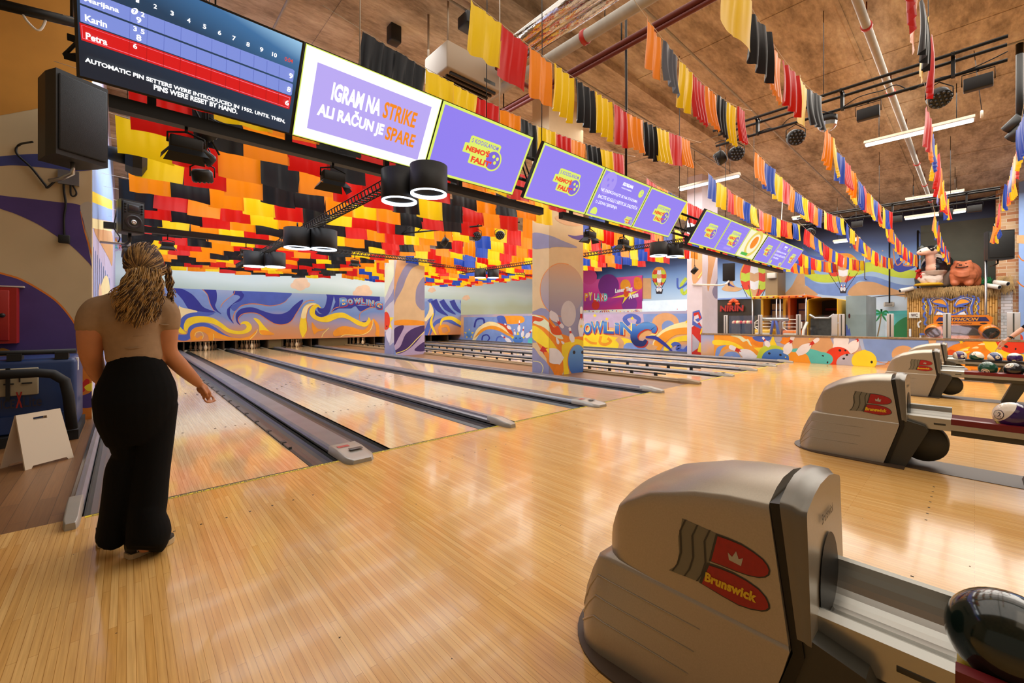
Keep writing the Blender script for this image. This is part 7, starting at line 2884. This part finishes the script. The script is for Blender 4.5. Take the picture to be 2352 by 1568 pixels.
def arch(s, k):
    return [(ym - hw * s, 0)] + [(ym - hw * s, zs)] + [(ym + hw * s * math.sin(t), zs + (zt - zs) * s * math.cos(t) * k) for t in [-math.pi / 2 + math.pi * i / 12 for i in range(1, 12)]] + [(ym + hw * s, zs)] + [(ym + hw * s, 0)]


b = MB()
o_, i_ = arch(1.04, 1), arch(.97, 1)
n = len(o_)
for x0, x1 in ((X, X + 2.3),):
    A = [Vector((x0, y, z)) for y, z in o_]
    B = [Vector((x1, y, z)) for y, z in o_]
    C = [Vector((x0, y, z)) for y, z in i_]
    Dd = [Vector((x1, y, z)) for y, z in i_]
    b.add(A + B, [(i, i + 1, n + i + 1, n + i) for i in range(n - 1)], 'cab_yellow')
    b.add(C + Dd, [(i, i + 1, n + i + 1, n + i) for i in range(n - 1)], 'cab_yellow')
    b.add(A + C, [(i, i + 1, n + i + 1, n + i) for i in range(n - 1)], 'cab_yellow')
b.build('arch_shell', rt)
b = MB()
b.add([Vector((X + 2.25, y, z)) for y, z in i_], [tuple(range(n))], 'pit_wood')
for a, c, z in ((-.7, .7, .82), (-.8, -.25, .68), (-.12, .12, .68), (.25, .8, .68)):
    b.box(X + 2.22, X + 2.24, ym + hw * a, ym + hw * c, zs * z, zs * z + .1, 'cabinet_red')
b.build('back_panel', rt)
b = MB()
b.box(X - .05, X + .05, yr + .1, yl - .1, .6, 1.35, 'net_dark')
b.build('front_net', rt)
b = MB()
b.tube([(X - .08, yl - .08, 1.5), (X - .08, yl - .25, 1.36), (X - .08, yr + .25, 1.36), (X - .08, yr + .08, 1.5)], .05, 'steel', 8)
for y in (yl, yr):
    b.tube([(X - .1, y, 1.2), (X - .25, y + .08, .9), (X - .35, y + .12, 0)], .05, 'white_paint', 8)
b.build('front_rail', rt)
# slate container right of it
g = G(kl, 20.6)
b = MB()
y0, y1 = yr - .16, g(2352, 600).y - .25
b.box(20.6, 23, y1, y0, 0, g(2150, 285).z, 'cab_slate')
a = Art(b, 'X', 20.6, -1, kl, clip=((0, 30), (y1, y0), (0, 4)))
a.dot(2215, 610, 18, 40, 'ball_maroon_gloss')
a.fill([(2150, 930), (2150, 740), (2180, 760), (2200, 840), (2220, 800), (2240, 930)], 'blue_mid', False)
a.fill([(2130, 760), (2148, 740), (2145, 900), (2130, 920)], 'cab_yellow', False)
b.build('slate_booth', label='plain slate grey booth wall right of the arched yellow cabinet', cat='booth')
# shop with red letters
g = G(kl, 21.0)
rt = root('game_shop', (21.5, g(350, 600).y, 0), 'dark cluttered game stall with red NIRIN letters', 'stall')
b = MB()
y0, y1 = g(-60, 600).y, g(605, 600).y
b.box(21.0, 23, y1, y0, 0, g(350, 335).z, 'shop_dark')
b.box(20.95, 23, y1, y0, g(350, 335).z, g(350, 310).z, 'blue_soft')
b.build('stall_body', rt)
b = MB()
for dx, m_, bo in ((.0, 'ink_dark', .12), (-.03, 'cabinet_red', .05)):
    o = G(kl, 20.9 + dx)(95, 535)
    text(b, 'NIRIN', m_, o, G(kl, 20.9 + dx)(480, 530) - o, G(kl, 20.9 + dx)(100, 440) - o, bo, 1.0)
for i in range(7):
    t = i / 6
    p = G(kl, 20.88)(255 + 130 * t, 415 - 60 * math.sin(t * 3.1) - (i % 2) * 10)
    b.ball(p, .1, 'flame_red', 6, 4, scale=(.4, 1.2, .7))
b.build('red_lettering', rt)
b = MB()
for x0, x1 in ((285, 430), (455, 600)):
    p, q_ = G(kl, 20.4)(x0, 735), G(kl, 20.4)(x1, 735)
    b.box(20.4, 20.9, q_.y, p.y, 0, p.z, 'net_dark')
    for i in range(5):
        t = (i + .5) / 5
        b.ball((20.6, p.y + (q_.y - p.y) * t, p.z + .05), .09, ('statue_pink', 'red_art', 'cream')[i % 3], 8, 6)
b.build('prize_counter', rt)

# ------------------------------------------------------------ tiki hut
X = 25.0
g = G(kh, X)
yl, yr = g(245, 600).y, g(1880, 600).y
ztop = g(1000, 150).z
zl = lambda y: g(260, 170).z + (g(1860, 110).z - g(260, 170).z) * (y - yl) / (yr - yl)
rt = root('bamboo_hut', (X + .8, (yl + yr) / 2, 0), 'bamboo hut with a thatched eave and a blue and yellow tiki face', 'hut')
b = MB()
b.box(X + .06, X + 1.5, yr, yl, 0, ztop - .05, 'cap_tan')
b.build('hut_body', rt)
npole = 36
w = (yl - yr) / npole
for i in range(npole):
    y = yl - w * (i + .5)
    b = MB()
    b.tube([(X + .03, y, 0), (X + .03, y, zl(y) - .05)], w * .47, 'bamboo', 10)
    for k in range(5):
        z = .3 + k * .5 + (i * 37 % 11) * .035
        b.lathe([(w * .47, -.02), (w * .52, 0), (w * .47, .02)], (X + .03, y, z), 'bamboo_node', 10)
    b.build('bamboo_pole', rt)
b = MB()
rnd = random.Random(5)
b.box(X - .1, X + 1.6, yr - .02, yl + .02, ztop - .12, ztop - .02, 'thatch')
for i in range(900):
    y = rnd.uniform(yr - .03, yl + .03)
    z = zl(y) + rnd.uniform(-.1, .0)
    L_ = rnd.uniform(.22, .5)
    x = X - rnd.uniform(.03, .14)
    dy = rnd.uniform(-.1, .1)
    ww = rnd.uniform(.006, .014)
    b.add([(x, y - ww, z), (x, y + ww, z), (x - .03, y + dy * .5 + ww, z - L_ * .5), (x - .03, y + dy * .5 - ww, z - L_ * .5), (x - .01, y + dy, z - L_)], [(0, 1, 2, 3), (3, 2, 4)], 'thatch')
o = b.build('thatch_eave', rt)
o['kind'] = 'stuff'
# painted face
b = MB()
a = Art(b, 'X', X - w * .5 - .005, -1, kh, step=.003)
BL, WH, GO = 'blue_mid', 'pin_white', 'orange_art'
for sx in (0, 1):
    mx = (lambda x: x) if sx == 0 else (lambda x: 2075 - x)
    m = lambda pts: [(mx(x), y) for x, y in pts]
    a.fill(m([(690, 410), (760, 370), (850, 360), (920, 400), (960, 490), (860, 490), (760, 460)]), GO)
    a.fill(m([(720, 430), (800, 440), (900, 460), (940, 490), (850, 480), (770, 455)]), BL)
    a.stroke(m([(690, 410), (760, 455), (860, 485), (960, 490), (920, 400), (850, 362), (760, 372), (690, 410)]), 14, BL)
    a.stroke(m([(640, 380), (700, 345), (800, 330), (900, 360), (960, 440), (985, 500)]), 30, BL)
    a.stroke(m([(670, 400), (740, 352), (830, 344), (920, 385), (965, 460)]), 8, WH)
    a.stroke(m([(600, 330), (680, 300), (780, 290), (900, 330), (1040, 385)]), 26, BL)
    a.stroke(m([(610, 345), (640, 430), (670, 520), (650, 650)]), 36, BL)
    a.stroke(m([(640, 345), (668, 440), (700, 520), (680, 640)]), 8, WH)
    a.stroke(m([(735, 510), (850, 500), (960, 510)]), 18, BL)
    a.stroke(m([(760, 540), (860, 590), (960, 640), (1040, 650)]), 30, BL)
    a.stroke(m([(740, 640), (780, 560), (840, 580)]), 20, BL)
    a.fill(m([(760, 650), (800, 590), (870, 610), (930, 650)]), WH, False)
    a.stroke(m([(560, 330), (530, 400), (575, 450), (540, 520), (580, 580), (545, 660), (590, 720), (560, 800), (600, 830)]), 34, BL)
    a.stroke(m([(590, 400), (560, 450), (600, 500), (570, 560), (610, 610)]), 12, 'yellow')
a.stroke([(960, 440), (985, 560), (985, 640)], 26, BL)
a.stroke([(1090, 600), (1100, 560), (1110, 600)], 24, BL)
a.stroke([(500, 760), (445, 800), (455, 860), (475, 870)], 30, WH)
a.stroke([(300, 900), (300, 1040)], 40, WH)
b.build('tiki_face_paint', rt)
b = MB()
p0, p1 = G(kh, X - .14)(280, 605), G(kh, X - .14)(475, 705)
b.box(X - .14, X - .12, p1.y, p0.y, p1.z, p0.z, 'white_paint')
o = Vector((X - .145, p0.y - .06, p1.z + .05))
text(b, 'WC', 'ball_maroon_gloss', o, (0, p1.y - p0.y + .12, 0), (0, 0, p0.z - p1.z - .1), .03)
b.build('wc_sign', label='white WC sign hung on the bamboo hut', cat='sign')
for x, y, lb in ((1800, 135, 'white cylinder spot lamp on the right end of the thatched eave'), (1950, 75, 'white cylinder spot lamp over the brick pier'), (225, 195, 'white cylinder spot lamp at the left end of the thatched eave')):
    p = G(kh, X - .3)(x, y)
    b = MB()
    d = Vector((-.2, -.25 if x > 1000 else .3, -.08))
    b.tube([p - d * .7, p + d * .6], .085, 'white_paint', 14)
    b.tube([p + d * .601, p + d * .62], .065, 'pit_black', 14)
    b.tube([p, p + Vector((.35, 0, -.05))], .02, 'white_paint', 6)
    b.build('cylinder_spot', label=lb, cat='spot lamp', group='white cylinder spots')
b = MB()
p0, p1, p2 = G(kh, 25.1)(1880, 40), G(kh, 25.1)(2150, 10), G(kh, 25.1)(2100, 200)
for i in range(160):
    y = rnd.uniform(p1.y, p0.y)
    z = p0.z + .1 + rnd.uniform(-.2, .1)
    L_ = rnd.uniform(.25, .5)
    dy = rnd.uniform(-.12, .12)
    b.add([(25.05, y - .01, z), (25.05, y + .01, z), (25.0, y + dy + .006, z - L_), (25.0, y + dy - .006, z - L_)], [(0, 1, 2, 3)], 'thatch')
b.build('thatch_tuft', label='loose thatch tuft across the brick pier above the white bricks', cat='thatch', kind='stuff')

# ------------------------------------------------------------ statues on the hut roof
zr = ztop


def paint(o, fn):
    for p in o.data.polygons:
        p.material_index = fn(p.center, p.normal)


def statue_mats(o, ms):
    o.data.materials.clear()
    for m in ms:
        o.data.materials.append(MATS[m])


c = lambda x, y, dx=0.0: P(*ks(x, y), 'X', 25.35 + dx)
base = c(480, 1040)
rt = root('cow_statue', (25.7, base.y, base.z), 'black and white cow statue standing on the hut roof, head raised to the left', 'statue')
b = MB()
W_ = 'statue_white'
up = (0, 0, 1)
limb(b, [c(490, 700, -.1), c(520, 620, .3), c(600, 600, .8), c(700, 610, 1.15)], [(.46, .40), (.50, .44), (.48, .42), (.40, .34)], W_, up=up, n=20)
limb(b, [c(450, 690, -.2), c(430, 560, -.35), c(395, 430, -.45)], [(.26, .24), (.17, .16), (.16, .15)], W_)
limb(b, [c(430, 345, -.35), c(330, 335, -.6), c(240, 355, -.72)], [(.20, .24), (.19, .2), (.15, .17)], W_, up=up)
b.ball(c(430, 300, -.35), 1, W_, 14, 10, scale=(.22, .22, .18))
b.ball(c(225, 340, -.76), 1, W_, 12, 8, scale=(.09, .10, .10))
for x, dx, yy in ((345, -.2, 1020), (600, -.1, 1020), (640, 1.0, 1030), (750, .95, 1030)):
    limb(b, [c(x, 700, dx), c(x, 860, dx), c(x, yy - 25, dx)], [.19, .12, .11], W_)
o = b.build('cow_body', rt)
remesh(o, .03, 4)
ofs = Vector(rt['_o'])


def cow_paint(p, nrm):
    q = p + ofs
    u, v = (q.x, q.z)
    h = (q.z - base.z)
    if h > 1.25 and q.x < 25.35:
        e = (q - c(430, 290, -.5)).length
        if (q.z > c(400, 290).z and q.x > 24.75) or (q - c(420, 285, -.62)).length < .13:
            return 2
        return 1 if q.z < c(300, 370).z else 0
    if q.x < 25.2 and h > .62:
        return 1 if abs(q.y - c(440, 500).y) < .15 else 2
    if h < .62:
        return 0
    n_ = noise.noise(Vector((q.x * 1.6, q.y * 1.6, q.z * 1.3)))
    return 2 if n_ > -.12 else 0


statue_mats(o, ['statue_white', 'statue_pink', 'statue_black'])
paint(o, cow_paint)
for (x0, y0), (x1, y1) in (((320, 270), (165, 275)), ((490, 255), (610, 255))):
    b = MB()
    b.tube([c(x0, y0, -.4), c((x0 + x1) / 2, min(y0, y1) - 25, -.5), c(x1, y1, -.45)], [(.06, .05), (.13, .05), (.03, .02)], 'gutter_grey', 10, up=(0, 0, 1))
    b.build('ear', rt)
b = MB()
b.ball(c(425, 285, -.60), 1, 'statue_black', 12, 8, scale=(.08, .13, .075))
b.ball(c(425, 280, -.68), 1, 'statue_white', 8, 6, scale=(.02, .05, .02))
b.ball(c(215, 330, -.85), 1, 'statue_black', 8, 5, scale=(.02, .03, .025))
b.ball(c(320, 318, -.78), 1, 'statue_black', 8, 5, scale=(.02, .03, .02))
b.build('cow_eye', rt)
b = MB()
d0 = c(380, 1040, -.35)
b.lathe([(.001, 0), (.42, 0), (.46, .05), (.40, .1), (.001, .1)], d0, 'cab_yellow', 24)
b.build('yellow_base', label='yellow round base under the hen statue', cat='base')
hen = c(400, 930, -.35)
rt = root('hen_statue', tuple(d0 + Vector((0, 0, .1))), 'white hen statue with a red comb on the yellow base below the cow', 'statue')
b = MB()
z_ = d0.z + .1
limb(b, [c(230, 900, -.4), c(360, 930, -.4), c(520, 920, -.35), c(640, 850, -.3)], [(.13, .12), (.22, .24), (.2, .2), (.10, .05)], W_, up=up)
limb(b, [c(270, 900, -.42), c(275, 830, -.45), c(270, 800, -.48)], [(.12, .12), (.08, .08), (.075, .075)], W_)
for k in range(4):
    limb(b, [c(330 + k * 20, 890 + k * 20, -.62), c(440 + k * 15, 905 + k * 22, -.63), c(540, 930 + k * 10, -.56)], [.05, .05, .025], W_)
    limb(b, [c(540, 880, -.3), c(600 + k * 20, 830 + k * 10, -.3)], [.05, .03], W_)
o = b.build('hen_body', rt)
remesh(o, .018, 2)
b = MB()
for k in range(4):
    b.ball(c(225 + k * 18, 790 - (k % 2) * 6, -.5), 1, 'red_art', 8, 6, scale=(.03, .035, .045))
b.ball(c(225, 850, -.55), 1, 'red_art', 8, 6, scale=(.03, .04, .07))
b.build('red_comb', rt)
b = MB()
limb(b, [c(170, 880, .1), c(175, 800, .05), c(190, 730, .0)], [.1, .07, .09], 'red_art')
b.ball(c(160, 740, -.1), 1, 'red_art', 10, 7, scale=(.09, .09, .07))
b.tube([c(140, 750, -.1), c(135, 775, -.15)], [.03, .012], 'statue_pink', 6)
limb(b, [c(190, 900, .2), c(200, 1000, .2)], [.16, .15], 'gutter_grey')
b.build('turkey_statue', label='red-headed turkey statue peeking out left of the hen', cat='statue')

c = lambda x, y, dx=0.0: P(*ks(x, y), 'X', 25.4 + dx)
base = c(1110, 1030)
rt = root('pig_statue', (25.7, base.y, base.z), 'pink pig statue with a broad grin sitting on the hut roof', 'statue')
b = MB()
M_ = 'pig_pink'
limb(b, [c(1100, 830, -.1), c(1160, 780, .3), c(1220, 790, .7)], [(.45, .42), (.48, .44), (.38, .36)], M_, up=up, n=20)
b.ball(c(1075, 670, -.25), 1, M_, 18, 12, scale=(.28, .34, .26))
b.ball(c(1060, 745, -.3), 1, M_, 18, 12, scale=(.26, .34, .2))
for k, y in enumerate((745, 785, 820)):
    b.tube(spline([c(900, y - 60, -.2), c(960, y, -.5), c(1070, y + 25, -.6), c(1190, y, -.5), c(1250, y - 60, -.2)], False, 5), .06, M_, 8)
b.tube([c(1040, 640, -.45), c(1035, 640, -.6)], [(.12, .13), (.09, .10)], M_, 12)
for x, dx in ((930, -.25), (1210, -.25)):
    limb(b, [c(x, 830, dx), c(x, 930, dx), c(x, 990, dx - .05)], [.18, .15, .14], M_)
limb(b, [c(1330, 900, .4), c(1340, 985, .4)], [.2, .18], M_)
o = b.build('pig_body', rt)
remesh(o, .026, 2)
for (x0, y0), (x1, y1) in (((990, 595), (925, 530)), ((1185, 585), (1255, 515))):
    b = MB()
    b.tube([c(x0, y0 + 15, -.25), c(x0 * .6 + x1 * .4, y0 * .6 + y1 * .4, -.32), c(x1, y1, -.3)], [(.17, .08), (.13, .05), (.02, .02)], 'pig_pink', 10, up=(0, 1, 0))
    b.build('ear', rt)
b = MB()
b.tube(spline([c(930, 655, -.52), c(1000, 668, -.60), c(1060, 665, -.62), c(1130, 655, -.60), c(1195, 638, -.50)], False, 5), .017, 'statue_black', 6)
for x in (1022, 1058):
    b.ball(c(x, 602 + 8, -.62), 1, 'statue_black', 8, 5, scale=(.02, .03, .025))
for x in (985, 1150):
    b.tube([c(x - 22, 590, -.46), c(x, 580, -.50), c(x + 22, 590, -.46)], .01, 'statue_black', 5)
b.build('pig_face_lines', rt)
b = MB()
for i in range(26):
    p = c(1420 + (i * 53) % 330, 1000, .4)
    b.tube([p, p + Vector((0, rnd.uniform(-.15, .15), rnd.uniform(.05, .3)))], .012, 'green_sign', 4)
b.build('dry_greenery', label='dark green sprigs on the hut roof right of the pig', cat='greenery', kind='stuff')

# ------------------------------------------------------------ orange game with loudspeaker pods
X = 20.5
g = G(kh, X)
rt = root('typhoon_game', (X + .8, g(1250, 900).y, 0), 'orange ride game with round loudspeaker pods in front of the hut', 'arcade game')


def yz(x, y):
    p = g(x, y)
    return (p.y, p.z)


b = MB()
b.prism([yz(*p) for p in ((722, 690), (760, 660), (1690, 650), (1785, 690), (1785, 770), (1750, 835), (730, 838), (722, 800))], 'X', X, X + .7, 'typhoon_orange')
b.prism([yz(*p) for p in ((730, 830), (1750, 830), (1760, 1090), (720, 1090))], 'X', X + .12, X + .7, 'typhoon_orange')
p0, p1 = g(700, 1080), g(1780, 1080)
b.box(X + .1, X + 1.4, p1.y, p0.y, 0, p0.z, 'typhoon_orange')
b.build('game_body', rt)
b = MB()
b.add([Vector((X - .004, *yz(*p))) for p in ((765, 765), (815, 692), (1670, 688), (1735, 765))], [(0, 1, 2, 3)], 'marquee')
mq = b.build('marquee', rt)
b = MB()
o = Vector((X - .01, *yz(950, 758)))
text(b, 'TYPHOON', 'orange_art', o, Vector((X - .01, *yz(1510, 755))) - o, Vector((X - .01, *yz(980, 702))) - o, .04)
b.build('marquee_lettering', mq)
b = MB()
b.add([Vector((X + .11, *yz(*p))) for p in ((860, 842), (1592, 842), (1592, 1022), (860, 1022))], [(0, 1, 2, 3)], 'shop_dark')
b.build('dark_screen', rt)
b = MB()
for x in (860, 1625):
    b.add([Vector((X - .004, *yz(x + 70 * math.cos(t), 805 + 15 * math.sin(t)))) for t in [2 * math.pi * k / 20 for k in range(20)]], [tuple(range(20))], 'pit_black')
o = Vector((X - .006, *yz(1010, 820)))
text(b, 'TYPHOON', 'ball_maroon_gloss', o, Vector((X - .006, *yz(1400, 820))) - o, Vector((X - .006, *yz(1020, 795))) - o, .02)
b.build('trim_panel', rt)
for x, y in ((715, 965), (1755, 980)):
    d = Vector((-.75, .1 if x < 1000 else -.3, -.4)).normalized()
    ctr = g(x, y) + Vector((-.12, 0, 0))
    r = .225
    b = MB()
    b.tube([ctr - d * .36, ctr - d * .22, ctr - d * .02, ctr], [r * .75, r * .97, r * 1.03, r], 'typhoon_orange', 28)
    sp_ = b.build('speaker_pod', rt)
    b = MB()
    b.tube([ctr + d * .001, ctr + d * .012], [r * .88, r * .86], 'pit_black', 28)
    b.tube([ctr + d * .013, ctr + d * .03], [r * .3, r * .2], 'led_dark', 20)
    b.build('speaker_cone', sp_)
b = MB()
pd = G(kh, X - .9)(1080, 1075)
b.ball(pd + Vector((0, 0, -.35)), .85, 'dome_clear', 28, 16, scale=(.8, 1, 1))
b.build('canopy_bubble', rt)
# small blue-edged table at the foot of the hut
g = G(kh, 23)
b = MB()
p0, p1 = g(470, 985), g(660, 985)
b.box(23, 23.5, p1.y, p0.y, p0.z - .06, p0.z, 'blue_mid')
for y in (p0.y - .04, p1.y):
    b.box(23.02, 23.06, y, y + .04, 0, p0.z - .06, 'white_paint')
    b.box(23.44, 23.48, y, y + .04, 0, p0.z - .06, 'white_paint')
b.build('small_table', label='small blue topped table left of the orange game', cat='table')

# thin poles, exit lamp, track heads
for (x, y0, y1, X_, lb, r) in ((2043, 545, 695, 26.4, 'thin dark pole down the painted wall right of the balloon', .03), (2108, 530, 660, 26.3, 'thin dark pole just left of the cow statue', .035), (1798, 600, 685, 26.6, 'thin grey pipe on the far wall above the hoop games', .05), (1986, 560, 640, 26.5, 'thin pale pole passing the painted balloon', .02)):
    p, q_ = P(x, y0, 'X', X_), P(x, y1, 'X', X_)
    b = MB()
    b.tube([p, q_ - Vector((0, 0, .0))], r, 'black_metal' if 'dark' in lb else 'steel', 8)
    b.tube([q_, q_ + Vector((.5, 0, 0))], r, 'black_metal', 6)
    b.tube([p, p + Vector((.5, 0, 0))], r, 'black_metal', 6)
    b.build('wall_pole', label=lb, cat='pole', group='thin poles on the far wall')
p0, p1 = P(2030, 694, 'X', 26.5), P(2054, 704, 'X', 26.5)
b = MB()
b.rbox(26.4, 26.6, p1.y, p0.y, p1.z, p0.z, 'board_white', .03)
for k in range(4):
    b.box(26.39, 26.4, p1.y + .05, p0.y - .05, p1.z + .05 + k * .05, p1.z + .07 + k * .05, 'gutter_grey')
b.box(26.5, 26.9, (p0.y + p1.y) / 2 - .05, (p0.y + p1.y) / 2 + .05, p1.z + .05, p0.z - .05, 'board_white')
b.build('wall_heater', label='white slatted wall unit at the foot of the thin dark pole', cat='wall unit')
p0 = P(1755, 640, 'X', 25.5)
b = MB()
b.box(25.5, 26.9, P(1786, 640, 'X', 25.5).y, P(1758, 640, 'X', 25.5).y, 0, CEIL, 'cap_tan')
b.build('trim_4', kind='structure')
p0, p1 = P(1762, 640, 'X', 25.3), P(1782, 634, 'X', 25.3)
b = MB()
b.rbox(25.2, 25.5, p1.y, p0.y, p0.z, p0.z + .3, 'board_white', .04)
b.build('wall_speaker_box', label='small pale box speaker on the brown pier above the hoop games', cat='box speaker')
b = MB()
for x, y in ((2330, 285), (2338, 305)):
    p = P(x, y, 'X', 12.5)
    b.tube([p + Vector((.05, .1, -.08)), p + Vector((-.06, -.1, .08))], [.10, .12], 'black_plastic', 12)
    b.tube([p, p + Vector((0, -.1, .5))], .015, 'black_metal', 6)
p = P(2342, 230, 'X', 12.5)
b.tube([Vector((12.5, p.y, CEIL)), Vector((12.5, p.y, P(2342, 300, 'X', 12.5).z))], .05, 'black_metal', 8)
b.build('track_spot_cluster', label='cluster of black track spots on a post at the right picture edge', cat='spot lamp')

for o in list(bpy.data.objects):
    if '_o' in o:
        del o['_o']
